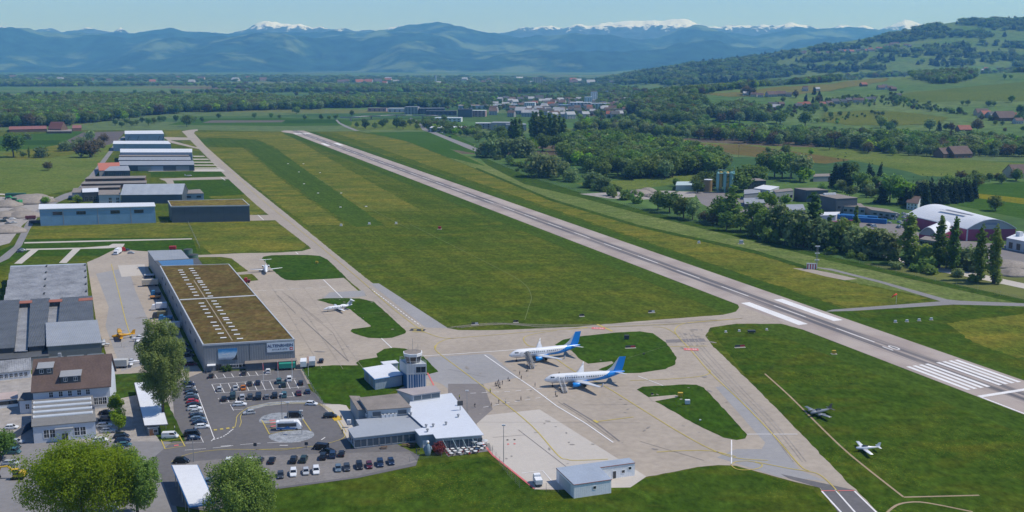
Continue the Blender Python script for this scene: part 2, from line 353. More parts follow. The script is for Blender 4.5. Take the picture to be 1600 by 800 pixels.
# ================================================================ pavements, grass parcels and painted markings
RWY_DIR = (P(1600,594.2)-P(477.7,205)); RWY_DIR.z = 0; RWY_DIR.normalize(); RWY_DIR = -RWY_DIR      # pointing away from the camera
RWY_ANG = math.atan2(RWY_DIR.y, RWY_DIR.x)
RWY_N = Vector((-RWY_DIR.y, RWY_DIR.x, 0))                                                          # towards the apron side (left)
RWY_O = P(1360, 511.5)+RWY_N*15                                                                     # a point on the centre line
def rw(s, t, z=0): 
    v = RWY_O+RWY_DIR*s+RWY_N*t; return Vector((v.x, v.y, z))
def rw_s(px, py): return (P(px, py)-RWY_O).dot(RWY_DIR)
def rounded(pts, n=6):
    out = []; k = len(pts)
    for i in range(k):
        p0, p1, p2, p3 = (Vector(pts[(i+j-1) % k]) for j in range(4))
        for a in range(n):
            t = a/n; out.append(.5*((2*p1)+(p2-p0)*t+(2*p0-5*p1+4*p2-p3)*t*t+(3*p1-p0-3*p2+p3)*t**3))
    return [(v[0], v[1]) for v in out]
SHN = [0]
def sheet(name, px_pts, m, lvl, smooth=0, kind='structure', dens=0):
    pts = rounded(px_pts, smooth) if smooth else px_pts
    SHN[0] += 1; lvl = lvl+.06*(SHN[0] % 9)
    mb = MB(); w_ = [P(x, y)+Vector((0,0,.025*lvl)) for x, y in pts]
    if name in ('apron', 'taxiway', 'grass_island', 'lawn', 'lower_meadow', 'taxiway_stub', 'verge', 'flower_lawn', 'dandelion_strip', 'dandelion_patch', 'mown_grass_strip', 'pale_strip', 'right_meadow', 'crop_field'):
        am = 7 if name in ('dandelion_strip', 'dandelion_patch', 'mown_grass_strip', 'pale_strip', 'right_meadow') else 1
        r = random.Random(len(pts)*31+int(pts[0][0])); w2 = []                 # uneven turf edges
        for a, b in zip(w_, w_[1:]+w_[:1]):
            L = (b-a).length; k = max(1, min(60, int(L/2.2))); n_ = Vector((a.y-b.y, b.x-a.x, 0))/max(L, .01); w2.append(a)
            for i in range(1, k): w2.append(a.lerp(b, i/k)+n_*am*(r.gauss(0, .08)+.3*noise.noise(Vector((a.x+i*.9, a.y, 1)))))
        w_ = w2
    mb.poly(w_)
    from mathutils.geometry import tessellate_polygon
    vs = [Vector(v) for v in mb.v]; mb.f = [tuple(t) for t in tessellate_polygon([vs])]; mb.m = [0]*len(mb.f)
    # face up
    fs = []
    for t in mb.f:
        a, b, c = (vs[i] for i in t); fs.append(t if (b-a).cross(c-a).z > 0 else t[::-1])
    mb.f = fs
    o = mb.build(name, m); o['kind'] = kind; return o
def line_pts(px_pts, smooth=0):
    if smooth:
        k = len(px_pts); out = []
        for i in range(k-1):
            p0, p1, p2, p3 = (Vector(px_pts[min(max(i+j-1, 0), k-1)]) for j in range(4))
            for a in range(smooth):
                t = a/smooth; out.append(.5*((2*p1)+(p2-p0)*t+(2*p0-5*p1+4*p2-p3)*t*t+(3*p1-p0-3*p2+p3)*t**3))
        out.append(Vector(px_pts[-1])); px_pts = out
    return [P(p[0], p[1]) for p in px_pts]
def strip(mb, pts, wd, z, dash=None, mi=0):
    """a painted band along world points, solid or dashed (on, off) in metres"""
    segs = []
    if not dash: segs = [pts]
    else:
        on, off = dash; pos = 0; cur = None
        for a, b in zip(pts, pts[1:]):
            L = (b-a).length; t = 0
            while t < L-1e-6:
                ph = pos % (on+off); rem = (on-ph) if ph < on else (on+off-ph); q = min(L, t+max(rem, 1e-3))
                if ph < on-1e-6:
                    s, e = a.lerp(b, t/L), a.lerp(b, q/L)
                    segs.append([s, e])
                pos += q-t; t = q
    for sg in segs:
        L, Rr = [], []
        for i, p in enumerate(sg):
            d = (sg[min(i+1, len(sg)-1)]-sg[max(i-1, 0)]); d.z = 0; d.normalize(); n = Vector((-d.y, d.x, 0))
            L.append((p.x+n.x*wd/2, p.y+n.y*wd/2, z)); Rr.append((p.x-n.x*wd/2, p.y-n.y*wd/2, z))
        b = len(mb.v); mb.v += L+Rr; k = len(L)
        for i in range(k-1): mb.f.append((b+i, b+k+i, b+k+i+1, b+i+1)); mb.m.append(mi)
def paint(name, lst, m, lvl=5):
    mb = MB()
    for it in lst:
        pts, wd = it[0], it[1]; sm = it[2] if len(it) > 2 else 0; dash = it[3] if len(it) > 3 else None
        strip(mb, line_pts(pts, sm), wd, .025*lvl, dash)
    return struct(name, mb, m)
G_mead = grass('meadow_turf', (.072,.125,.024,1), (.110,.150,.034,1), (.175,.185,.040,1), .32, .012, .5, RWY_ANG, .5)
G_yel = grass('dandelion_meadow', (.088,.138,.030,1), (.150,.180,.050,1), (.245,.225,.062,1), .42, .014, .55, None, .95)
G_pale = grass('pale_meadow', (.13,.195,.075,1), (.18,.235,.11,1), (.24,.28,.17,1), .3, .02, .4)
G_mown = grass('mown_turf', (.066,.124,.027,1), (.084,.140,.031,1), None, .3, .03, .4, RWY_ANG)
G_lawn = grass('airport_lawn', (.042,.100,.016,1), (.058,.118,.020,1), (.085,.125,.026,1), .2, .03, .5)
G_low = grass('dandelion_lawn', (.046,.098,.016,1), (.068,.122,.022,1), (.125,.14,.026,1), .28, .02, .55, None, .45)
G_crop = grass('young_crop', (.060,.135,.034,1), (.075,.155,.042,1), None, .3, .006, .3, R(160))
G_dcrop = grass('dark_crop', (.032,.088,.028,1), (.042,.10,.032,1), None, .3, .006, .3)
G_past = grass('pasture', (.115,.180,.055,1), (.165,.22,.078,1), (.20,.225,.10,1), .25, .012, .5)
G_soil = mat('ploughed_soil', (.105,.085,.075), .95, .2, .3)
G_rapes = grass('rape_field', (.20,.21,.03,1), (.26,.25,.03,1), None, .3, .02, .3)
G_bank = grass('rough_bank', (.042,.095,.022,1), (.060,.115,.028,1), (.09,.12,.035,1), .3, .05, .7)
A_runway = None
A_conc = mat('apron_concrete', (.372,.315,.252), .9, .13, .25)
A_conc2 = mat('apron_new_concrete', (.49,.445,.39), .9, .05, .35)
A_asph = mat('car_park_asphalt', (.135,.128,.128), .9, .14, .35)
A_road = mat('road_asphalt', (.225,.215,.212), .9, .12, .3)
A_taxi = mat('taxiway_asphalt', (.345,.295,.24), .9, .10, .25)
A_blue = mat('bluish_asphalt', (.30,.29,.285), .9, .08, .3)
A_darkp = mat('dark_patch_asphalt', (.20,.18,.17), .9, .12, .4)
A_grav = mat('gravel', (.34,.31,.28), .95, .25, 2)
K_white = mat('marking_white', (.74,.72,.70), .8, .10, 1.0)
K_yel = mat('marking_yellow', (.52,.41,.09), .8, .12, 1.0)
K_red = mat('marking_red', (.62,.16,.15), .8, .1, 1.0)
K_blk = mat('marking_black', (.05,.05,.05), .8, .1, 1.0)

# runway: its own local axes (x along, y across) so rubber and patches follow it
def runway_material():
    m = bpy.data.materials.new('runway_surface'); m.use_nodes = True; nt = m.node_tree; b = nt.nodes['Principled BSDF']; b.inputs['Roughness'].default_value = .9
    tc = N(nt, 'ShaderNodeTexCoord'); sx = N(nt, 'ShaderNodeSeparateXYZ'); nt.links.new(tc.outputs['Object'], sx.inputs[0])
    def M2(op, a, c=None):
        n = N(nt, 'ShaderNodeMath', operation=op)
        for i, q in enumerate((a, c)):
            if q is None: continue
            if hasattr(q, 'is_output'): nt.links.new(q, n.inputs[i])
            else: n.inputs[i].default_value = q
        return n.outputs[0]
    def rmp(v, a, c, o0=0, o1=1):
        r = N(nt, 'ShaderNodeMapRange', interpolation_type='SMOOTHSTEP'); nt.links.new(v, r.inputs[0]); r.inputs[1].default_value = a; r.inputs[2].default_value = c; r.inputs[3].default_value = o0; r.inputs[4].default_value = o1; return r.outputs[0]
    def nzz(sc, stx, det=4):
        mp = N(nt, 'ShaderNodeMapping'); mp.inputs['Scale'].default_value = stx; nt.links.new(tc.outputs['Object'], mp.inputs[0])
        n = N(nt, 'ShaderNodeTexNoise'); n.inputs['Scale'].default_value = sc; n.inputs['Detail'].default_value = det; nt.links.new(mp.outputs[0], n.inputs[0]); return n.outputs[0]
    ay = M2('ABSOLUTE', sx.outputs[1])
    band = M2('MULTIPLY', rmp(ay, .5, 1.2), rmp(ay, 3.0, 5.0, 1, 0))
    rub = M2('MULTIPLY', band, rmp(nzz(1, (.018, .5, 1)), .28, .5))
    streak = M2('MULTIPLY', rmp(ay, 3, 9, 1, 0), rmp(nzz(1, (.012, 1.3, 1), 6), .45, .62))
    dark = M2('MINIMUM', M2('ADD', M2('MULTIPLY', rub, .8), M2('MULTIPLY', streak, .5)), 1.0)
    col = N(nt, 'ShaderNodeMix', data_type='RGBA'); nt.links.new(rmp(nzz(.05, (1,1,1), 6), .35, .65), col.inputs[0]); col.inputs[6].default_value = (.33,.27,.235,1); col.inputs[7].default_value = (.41,.345,.30,1)
    mx = N(nt, 'ShaderNodeMix', data_type='RGBA'); nt.links.new(dark, mx.inputs[0]); nt.links.new(col.outputs[2], mx.inputs[6]); mx.inputs[7].default_value = (.10,.095,.10,1)
    nt.links.new(mx.outputs[2], b.inputs['Base Color']); return m
s_far, s_near = rw_s(462, 206), rw_s(1600, 655)-170
rmb = MB(); rmb.poly([(s_near,-15,.078),(s_far,-15,.078),(s_far,15,.078),(s_near,15,.078)])
rmb.poly([(s_far,-15,.078),(s_far+25,-15,.078),(s_far+40,15,.078),(s_far+25,24,.078),(s_far,24,.078),(s_far-40,15,.078),(s_far,15,.078)])
ro = struct('runway', rmb, runway_material(), loc=(RWY_O.x, RWY_O.y, 0), rz=RWY_ANG)
wm = MB()
def rq(s0, s1, t0, t1, z=.115): wm.poly([(s0,t0,z),(s1,t0,z),(s1,t1,z),(s0,t1,z)] if (s1-s0)*(t1-t0) > 0 else [(s0,t0,z),(s0,t1,z),(s1,t1,z),(s1,t0,z)])
s_thr = rw_s(1536, 621); 
for sgn in (1, -1):
    for k in range(4): rq(s_thr+8, s_thr+38, sgn*(1.9+k*3.05), sgn*(1.9+k*3.05+1.7))
rq(s_thr, s_thr+1.9, -14.6, 14.6)
rq(s_thr-170, s_thr, 13.9, 14.7); rq(s_thr-170, s_thr, -14.7, -13.9)
sa0, sa1 = rw_s(1250, 508), rw_s(1160, 473.5)
rq(sa0, sa1, 7.0, 12.0); rq(sa0, sa1, -12.0, -7.0)
for base in (s_far-62, ):
    for sgn in (1, -1):
        for k in range(4): rq(base, base+30, sgn*(1.9+k*3.05), sgn*(1.9+k*3.05+1.7))
fa = rw_s(505, 224); rq(fa-45, fa, 6.5, 12); rq(fa-45, fa, -12, -6.5)
s = s_thr+70
while s < s_far-120:
    rq(s, s+24, -.3, .3); s += 45
wo = struct('runway_marking', wm, K_white, loc=(RWY_O.x, RWY_O.y, 0), rz=RWY_ANG)
def text_mesh(txt, size, mats, extrude=0.0, bold=False):
    cu = bpy.data.curves.new('lettering', 'FONT'); cu.body = txt; cu.size = size; cu.extrude = extrude; cu.align_x = 'CENTER'; cu.align_y = 'CENTER'; cu.resolution_u = 3
    if bold: cu.offset = size*.012
    o = bpy.data.objects.new('lettering', cu); C.objects.link(o); dg = bpy.context.evaluated_depsgraph_get(); dg.update()
    me = bpy.data.meshes.new_from_object(o.evaluated_get(dg)); bpy.data.objects.remove(o); me.materials.clear(); me.materials.append(mats); return me
nm = link('runway_number', text_mesh('10', 7.5, K_white), None, rw(s_thr+60, 0, .115), RWY_ANG-math.pi/2); nm['kind'] = 'structure'
nm.scale = (.85, 1.2, 1)

# grass parcels beside the runway and around the airfield (level 1)
def par(name, t0, t1, s0, s1, m, lvl=.6):
    mb = MB(); mb.poly([rw(s0,t0,.025*lvl), rw(s1,t0,.025*lvl), rw(s1,t1,.025*lvl), rw(s0,t1,.025*lvl)])
    o = mb.build(name, m)
    o['kind'] = 'structure'; return o
sheet('infield_meadow', [(-1400,800),(-300,205),(300,203),(460,206),(560,205),(625,216),(740,262),(860,310),(1000,352),(1180,392),(1330,440),(1480,470),(1700,495),(2600,800),(2600,1100),(800,1600),(-3000,1600)], G_mead, .3)
sheet('dandelion_strip', [(520,206),(545,205),(625,217),(740,263),(860,311),(1000,354),(1180,397),(1320,440),(1450,466),(1340,486),(1150,425),(860,325),(640,248)], G_yel, .8)
sheet('pale_strip', [(575,205),(640,207),(700,232),(745,250),(820,287),(900,306),(1000,333),(1130,364),(1290,405),(1420,437),(1600,474),(1600,482),(1480,470),(1330,440),(1180,395),(1000,352),(860,310),(740,262),(650,224)], G_pale, .7)
sheet('crop_field', [(640,206),(700,205),(745,228),(760,243),(700,232)], G_crop, 1)
sheet('crop_field', [(575,207),(640,206),(705,234),(760,260),(700,246),(640,222)], G_crop, 1.2)
sheet('ditch_bank', [(742,240),(765,250),(830,277),(900,299),(1000,327),(1130,357),(1290,398),(1400,424),(1600,468),(1700,489),(1700,496),(1600,476),(1290,406),(1130,365),(1000,334),(900,307),(820,288),(760,257)], G_bank, 1.1)
par('mown_verge', 15, 30, s_near, s_far-30, G_mown, 1.2); par('mown_verge', -27, -15, s_near, s_far-10, G_mown, 1.2)
sheet('mown_grass_strip', [(306,217),(385,217),(408,221),(440,239),(480,267),(530,302),(575,334),(600,352),(556,355),(500,320),(450,284),(415,257),(385,229),(318,226)], G_mown, 1.3)
sheet('dandelion_patch', [(316,230),(380,231),(412,258),(455,292),(500,324),(540,352),(480,352),(420,308),(360,258)], G_yel, 1.1)
sheet('dandelion_patch', [(300,206),(440,206),(470,222),(580,285),(660,330),(560,330),(470,262),(430,230),(400,217),(312,214)], G_yel, 1.0)
sheet('lower_meadow', [(1110,515),(1150,507),(1290,530),(1380,570),(1530,628),(1800,735),(1700,1000),(1330,810),(1190,620)], G_low, 1.0)
sheet('right_meadow', [(1330,487),(1480,474),(1600,480),(1900,500),(2000,650),(1600,588),(1440,533)], G_low, 1.4)
sheet('right_meadow', [(1480,505),(1600,490),(1700,500),(1700,560),(1590,560),(1520,535)], G_yel, 1.6)
sheet('lawn', [(430,768),(560,747),(700,722),(760,714),(838,765),(990,760),(1000,750),(1100,729),(1150,729),(1270,765),(1330,820),(1500,1100),(300,1100),(380,800)], G_low, 1.0)
sheet('pasture', [(-400,310),(-100,250),(0,235),(60,222),(150,213),(200,215),(175,240),(150,265),(137,280),(120,295),(70,305),(0,305)], G_past, 1)
sheet('pasture', [(-300,215),(0,213),(120,205),(150,207),(110,225),(60,232),(0,236),(-200,250)], G_crop, 1.2)
sheet('dark_crop_field', [(-300,221),(0,220),(95,219),(90,226),(0,227),(-300,232)], G_dcrop, 1.5)
sheet('dandelion_patch', [(0,240),(60,232),(92,226),(120,228),(118,240),(80,247),(30,250)], G_yel, 1.7)
sheet('soil_field', [(105,219),(130,207),(196,205),(182,222),(150,232),(118,230)], G_soil, 1.8)
sheet('crop_field', [(262,195),(440,197),(560,196),(540,187),(420,184),(300,186)], G_crop, 1)
sheet('soil_field', [(316,192),(440,191),(446,188),(330,188)], G_soil, 1.3)
sheet('dark_crop_field', [(446,188),(530,187),(534,192),(442,193)], G_dcrop, 1.3)
sheet('orchard_grass', [(548,203),(650,203),(668,204),(660,190),(600,186),(550,190)], G_past, 1.2)
sheet('dandelion_patch', [(255,203),(283,203),(296,216),(262,216)], G_yel, 1.0)
sheet('dandelion_patch', [(284,221),(300,221),(316,236),(300,236)], G_yel, 1.0)
sheet('flower_lawn', [(46,353),(150,350),(242,347),(300,347),(390,346),(455,346),(478,385),(470,390),(330,397),(306,375),(140,377),(40,379),(38,375)], G_yel, 1.2)
sheet('lawn', [(38,374),(140,372),(300,371),(309,395),(200,399),(40,401),(-40,430),(-60,420)], G_lawn, 1.5)
sheet('lawn', [(258,281),(330,279),(365,280),(423,333),(390,336),(320,315),(275,313)], G_lawn, 1.2)
sheet('dandelion_patch', [(325,307),(385,304),(424,333),(392,336)], G_yel, 1.5)
sheet('lawn', [(235,269),(345,267),(358,275),(236,277)], G_lawn, 1.2)
# fields in the right of the valley
sheet('crop_field', [(1525,288),(1600,284),(1900,280),(1900,345),(1600,342),(1500,322),(1480,312)], G_crop, 1)
sheet('rape_strip', [(1525,302),(1600,310),(1900,322),(1900,338),(1600,319),(1500,306)], G_rapes, 1.2)
sheet('pasture', [(1040,222),(1130,226),(1230,236),(1330,250),(1420,268),(1440,275),(1600,279),(1600,255),(1440,245),(1330,232),(1200,228),(1090,222)], G_past, 1)
sheet('stubble_field', [(1080,225),(1160,226),(1250,238),(1330,250),(1290,256),(1180,245),(1110,237)], grass('stubble', (.16,.125,.075,1), (.20,.16,.10,1), (.12,.15,.05,1), .3, .008, .4), 1.2)
sheet('rape_strip', [(900,208),(985,212),(1075,219),(1080,223),(985,217),(905,212)], G_rapes, 1.2)
sheet('pasture', [(900,286),(990,280),(1060,270),(1100,274),(1090,283),(1000,295),(940,300)], G_past, 1)
sheet('mown_path', [(745,262),(860,310),(1000,352),(1180,391),(1320,434),(1322,440),(1180,396),(1000,356),(858,313),(742,264)], G_bank, 1.4)

def drape(name, px, m, step=9.0, lift=.45):
    """a field laid over the sloping terrain"""
    wp = [G(x, y) for x, y in px]; wp = [(v.x, v.y) for v in wp if v]; mb = MB()
    x0, x1, y0, y1 = min(p[0] for p in wp), max(p[0] for p in wp), min(p[1] for p in wp), max(p[1] for p in wp); y = y0
    def ins(x, y):
        c = False; j = len(wp)-1
        for i in range(len(wp)):
            xi, yi = wp[i]; xj, yj = wp[j]
            if (yi > y) != (yj > y) and x < (xj-xi)*(y-yi)/(yj-yi)+xi: c = not c
            j = i
        return c
    while y < y1:
        x = x0
        while x < x1:
            if ins(x+step/2, y+step/2): mb.add([(a, b, hgt(a, b)+lift) for a, b in ((x,y),(x+step,y),(x+step,y+step),(x,y+step))], [(0,1,2,3)])
            x += step
        y += step
    o = mb.build(name, m, None, True); o['kind'] = 'structure'; return o
G_tan = grass('dry_hay_meadow', (.17,.175,.085,1), (.22,.205,.11,1), (.15,.18,.07,1), .3, .008, .4)
drape('hay_meadow', [(1100,147),(1180,142),(1240,135),(1300,131),(1350,125),(1400,120.5),(1385,127),(1335,135),(1300,142),(1250,147),(1180,150.5),(1130,151)], G_tan)
drape('hill_pasture', [(1390,150),(1450,142),(1520,135),(1600,128),(1700,126),(1700,150),(1600,158),(1520,158),(1440,160)], grass('light_hill_pasture', (.105,.165,.05,1), (.14,.19,.065,1), None, .3, .006, .3))
drape('hill_pasture', [(1290,176),(1360,172),(1440,178),(1480,184),(1470,194),(1400,196),(1330,196),(1280,190)], grass('yellow_hill_pasture', (.12,.165,.045,1), (.155,.185,.055,1), None, .3, .008, .3))
# taxiways, apron and roads (level 2+)
sheet('taxiway', [(284,205),(303,225),(330,252),(360,283),(398,318),(437,350),(480,383),(540,434),(580,468),(640,520),(720,520),(700,514),(683,508),(640,488),(580,441),(520,393),(460,344),(420,312),(380,280),(350,254),(322,229),(303,208),(306,204),(296,203)], A_taxi, 2)
sheet('taxiway_stub', [(296,203),(309,202),(309,204.4),(300,205.5)], A_taxi, 2.1)
sheet('taxiway_stub', [(248,279),(360,276),(380,281),(382,285),(358,280),(270,282),(275,292),(266,292),(258,283)], A_taxi, 2.1)
sheet('taxiway_stub', [(388,336),(420,336),(428,333),(445,346),(437,344),(390,345)], A_taxi, 2.1)
for k in range(6):
    y = 243.5+k*4.6; x1 = 318+(k*6.2)
    sheet('hangar_path', [(300,y),(x1,y),(x1+3,y+1.5),(303,y+1.5)], A_conc2, 2.1)
sheet('hangar_path', [(232,265),(345,264),(352,266.5),(232,268)], A_conc2, 2.1)
sheet('hangar_path', [(254,214),(297,215),(303,219),(262,219)], A_taxi, 2.1); sheet('hangar_path', [(262,218),(318,233),(320,235),(262,222)], A_taxi, 2.15)
sheet('apron', [(487,388),(472,392.5),(430,395),(385,395.5),(300,399),(300,402),(345,401.5),(362,404),(388,424),(350,428),(352,431),(394,428),(404,438),(385,440),(430,520),(470,600),(560,600),(640,610),(546,640),(545,690),(752,695),(770,712),(835,765),(872,766),(980,761),(992,749),(1090,730),(1122,727),(1150,728),(1230,750),(1280,762),(1310,800),(1345,840),(1410,840),(1371,800),(1300,728),(1200,625),(1113,540),(1102,525),(1110,512),(1150,506),(1220,506),(1277,521),(1262,512),(1150,470),(1155,480),(1150,487),(1130,492),(1000,502),(900,511),(780,516),(716,516),(640,500),(560,455)], A_conc, 2.4)
sheet('concrete_pad', [(745,662),(760,649),(843,640),(1010,745),(985,762),(835,765),(770,712),(752,690)], A_conc2, 3)
sheet('apron_patch', [(672,558),(760,553),(768,555),(810,590),(755,600),(710,615),(690,600),(660,590),(640,575)], A_blue, 3)
sheet('apron_patch', [(700,600),(755,600),(770,640),(744,663),(700,640)], A_darkp, 3.2)
sheet('apron_patch', [(578,443),(592,443),(660,487),(700,513),(665,512),(640,492)], A_blue, 3)
sheet('apron_patch', [(515,457),(568,454),(572,463),(535,466),(505,466)], A_blue, 3)
sheet('apron_patch', [(1118,605),(1135,603),(1175,640),(1215,690),(1250,735),(1290,752),(1215,745),(1120,715),(1150,702),(1190,702),(1196,692),(1180,675)], A_blue, 3)
sheet('apron_patch', [(1040,531),(1100,529),(1103,534),(1041,536)], A_darkp, 3)
sheet('apron_patch', [(1220,741),(1232,748),(1282,763),(1318,812),(1345,842),(1400,842),(1365,797),(1335,766)], A_asph, 3)
par('runway_patch', -15, 15, rw_s(1285,518)-4, rw_s(1285,518)+4, A_darkp, 3)
sheet('left_tarmac', [(136,410),(155,402),(183,388),(215,392),(233,393),(232,420),(262,475),(300,560),(330,600),(180,600),(168,560),(150,500)], A_conc, 2.5)
sheet('tarmac_patch', [(150,428),(200,418),(212,455),(240,520),(262,560),(190,580),(165,510),(170,480)], A_blue, 3)
sheet('tarmac_patch', [(184,415),(226,413),(228,430),(190,433)], A_conc2, 3.1)
sheet('car_park', [(280,596),(320,580),(470,578),(485,610),(530,640),(548,645),(548,700),(620,694),(655,712),(650,728),(560,747),(430,765),(330,800),(268,790),(240,715),(270,690),(285,640)], A_asph, 2.6)
sheet('access_road', [(-80,700),(60,690),(190,690),(262,690),(330,705),(460,694),(520,680),(540,690),(470,703),(340,715),(262,725),(275,790),(300,900),(-200,900)], A_road, 2.8)
sheet('yard', [(-60,585),(55,585),(170,600),(180,590),(300,585),(285,640),(270,690),(190,692),(60,692),(-60,702)], A_grav, 2.5)
sheet('parking_lane', [(268,596),(285,600),(300,640),(312,690),(300,692),(275,690)], A_asph, 2.9)
sheet('terminal_forecourt', [(500,632),(540,632),(552,650),(555,695),(545,690),(535,672),(520,650)], A_conc2, 3)
sheet('gravel_lot', [(290,722),(420,712),(545,708),(640,706),(652,722),(560,744),(430,762),(340,790),(300,760)], mat('worn_asphalt', (.20,.185,.175), .95, .2, .5), 3)
# local roads on the left
sheet('country_road', [(-60,420),(0,402),(22,385),(40,350),(55,330),(80,312),(100,303),(118,298),(132,283),(150,262),(170,236),(180,223),(192,213),(197,214),(184,226),(172,243),(156,266),(140,288),(126,303),(100,312),(72,325),(60,338),(48,356),(34,384),(14,404),(-20,420),(-60,440)], A_road, 2)
sheet('country_road', [(-200,300),(0,302.5),(60,306),(85,308),(80,310.5),(58,308),(0,304.5),(-200,303)], A_conc2, 2.2)
sheet('footpath', [(38,378.5),(180,375),(300,372.5),(300,374),(180,377),(38,380.5)], A_conc2, 2)
sheet('footpath', [(34,389),(130,387),(170,384),(176,381),(195,381),(192,386),(170,388),(130,389),(34,391)], A_conc2, 2)
sheet('footpath', [(62,389),(50,389),(22,412),(34,412)], A_conc2, 2.1); sheet('footpath', [(128,387),(115,388),(92,411),(104,411)], A_conc2, 2.1)
sheet('excavated_yard', [(-60,306),(20,308),(70,312),(62,330),(35,352),(15,380),(-60,400)], A_grav, 1.8)
# valley roads
sheet('main_road', [(642,184),(656,190),(664,199),(680,206),(705,216),(735,227),(770,243),(764,245),(728,231),(700,219),(676,209),(660,203),(652,192),(640,186)], A_road, 2)
sheet('field_road', [(527,187),(532,192),(545,198),(558,203),(562,204),(555,204.5),(540,199),(529,193),(524,187.5)], A_road, 2)
sheet('industrial_road', [(1380,395),(1450,415),(1530,428),(1600,443),(1700,465),(1700,475),(1600,451),(1520,434),(1440,420),(1380,402)], A_conc2, 2)
sheet('industrial_yard', [(1085,300),(1130,300),(1200,318),(1330,345),(1400,350),(1460,372),(1600,385),(1700,395),(1700,425),(1600,412),(1450,393),(1300,372),(1200,350),(1120,330),(1095,318)], A_darkp, 1.9)
sheet('industrial_yard', [(905,303),(960,300),(1040,298),(1090,300),(1085,308),(1000,312),(950,310)], A_grav, 1.8)
sheet('railway_line', [(1200,212),(1300,212),(1400,215),(1500,221),(1600,226),(1800,236),(1800,238.5),(1600,228),(1500,223),(1400,217),(1300,214),(1200,214)], A_grav, 2)
sheet('service_track', [(1238,419),(1265,420),(1300,427),(1340,436),(1320,438),(1290,432),(1262,425)], A_taxi, 2); sheet('service_track', [(1262,416),(1300,420),(1380,440),(1480,468),(1500,470),(1700,478),(1700,481),(1490,476),(1330,486),(1290,487),(1300,484),(1470,471),(1375,442),(1300,423)], A_road, 2.1)
# grass islands on the apron (level 4)
ISL = [
 [(409,404),(412,401),(425,399),(450,398.5),(480,398.5),(500,400),(512,406),(541,434),(520,435.5),(490,437),(460,438.5),(447,437.5),(440,434),(428,424)],
 [(495,469),(507.5,466.5),(534.5,466),(561.5,466.5),(584,471.5),(610,495),(634.6,517.6),(633.5,521),(613,528),(597.5,529),(575,528),(552.5,521),(547.5,517.6),(550,514.5),(577,511),(580,510),(546,483)],
 [(867,539),(880,531),(905,526),(960,520),(1000,518),(1020,521),(1040,535),(1057,558),(1055,570),(1040,577),(1000,583),(960,583.4),(935,578),(959,567.5),(956,564.7),(919,568.5),(907,562),(893,548)],
 [(995,609),(1004,604.5),(1070,601),(1088,601.5),(1100,606),(1135,643),(1167.5,679.5),(1164.5,685.5),(1151,688),(1130,684),(1083.5,661.5),(1016,622.5)],
 [(470,574),(520,571),(560,571),(556,567.5),(562,563),(590,558.5),(588,553),(600,545.5),(615,543.5),(633,545),(660,556),(685,581),(670,585),(640,600),(560,636),(530,632),(505,630),(492,612)]]
for p in ISL:
    sheet('grass_island', p, G_lawn, 4, 0)
sheet('island_path', [(1014,621),(1055,617.5),(1064,620),(1020,628)], A_conc, 5)
sheet('verge', [(218,640),(262,628),(290,690),(250,690)], G_bank, 4); sheet('verge', [(172,586),(262,580),(255,610),(176,625)], G_bank, 3.5)
sheet('stone_bed', [(405,657),(412,650),(430,645.5),(450,645.5),(468,648),(475,655),(462,660),(430,661),(408,661)], mat('pale_cobble', (.13,.14,.155), .95, .35, 3.2, (.42,.44,.46,1)), 4, 3)
sheet('stone_bed', [(420,681),(445,674),(470,672),(488,675),(490,682),(478,688),(455,692),(430,690)], MC['pale_cobble'], 4, 3)
sheet('stone_bed', [(385,637),(420,629),(460,626),(488,626),(486,630),(450,631),(415,635),(390,641)], MC['pale_cobble'], 4)

# painted lines
paint('taxiway_line', [([(303,211),(340,248),(400,304),(450,345),(505,389),(560,435),(610,479),(655,514),(668,521),(690,528),(710,529)], .35, 4),
  ([(680,545),(684,537),(700,530),(720,528),(780,523),(850,517),(935,512),(1000,509),(1060,506),(1160,498)], .35, 4),
  ([(680,540),(683,550),(720,578),(770,616),(830,665),(872,712),(885,718),(900,720),(950,718)], .35, 4),
  ([(838,543),(825,540),(818,531),(822,526),(840,521),(870,517)], .35, 4), ([(838,543),(870,562),(900,582),(945,604),(1000,638),(1060,675),(1110,702),(1150,716),(1200,720)], .35, 4),
  ([(1160,498),(1090,503),(1065,507),(1055,515),(1057,523),(1075,543),(1090,560),(1110,583),(1160,630),(1210,682),(1250,728),(1264,736)], .35, 4), ([(1020,511),(1040,513),(1057,523)], .35, 3),
  ([(1109,578),(1108,584),(1090,589),(1040,593),(985,595)], .35, 4), ([(1180,722),(1230,732),(1262,737),(1280,742),(1296,755),(1312,772)], .35, 4),
  ([(1142,727),(1150,722),(1170,721),(1190,726),(1186,732),(1165,735),(1150,733),(1142,727)], .3, 4), ([(1026,707),(1060,705),(1110,705),(1150,714)], .35, 3)], K_yel, 6)
paint('apron_line', [([(757,555),(790,578),(830,605),(870,635),(915,662),(958,692)], .45), ([(650,557.5),(720,553),(790,548),(870,541)], .5), ([(997,588),(1036,603)], .35), ([(1143,688),(1143,727)], .35), ([(1167,679),(1246,679)], .4),
  ([(505,437),(535,466)], .45), ([(596,529),(612,544)], .45), ([(462,394),(466,397.5)], .5), ([(403,336),(412,344)], .6), ([(345,277),(352,282)], .7),
  ([(1284,768),(1315,802),(1350,845)], .5), ([(1305,766),(1335,800),(1372,842)], .5), ([(1335,768),(1369,801),(1410,845)], .5)], K_white, 6)
paint('dashed_apron_line', [([(577,450),(640,497),(657,509)], .5, 0, (2.5, 1.6)), ([(735,615),(800,612),(850,607)], .3, 0, (2, 2)), ([(755,637),(800,629),(855,620)], .3, 0, (2, 2)), ([(397,455),(445,453),(470,451)], .3, 0, (6, 2.5)), ([(455,452),(515,448)], .3, 0, (4, 3))], K_white, 6)
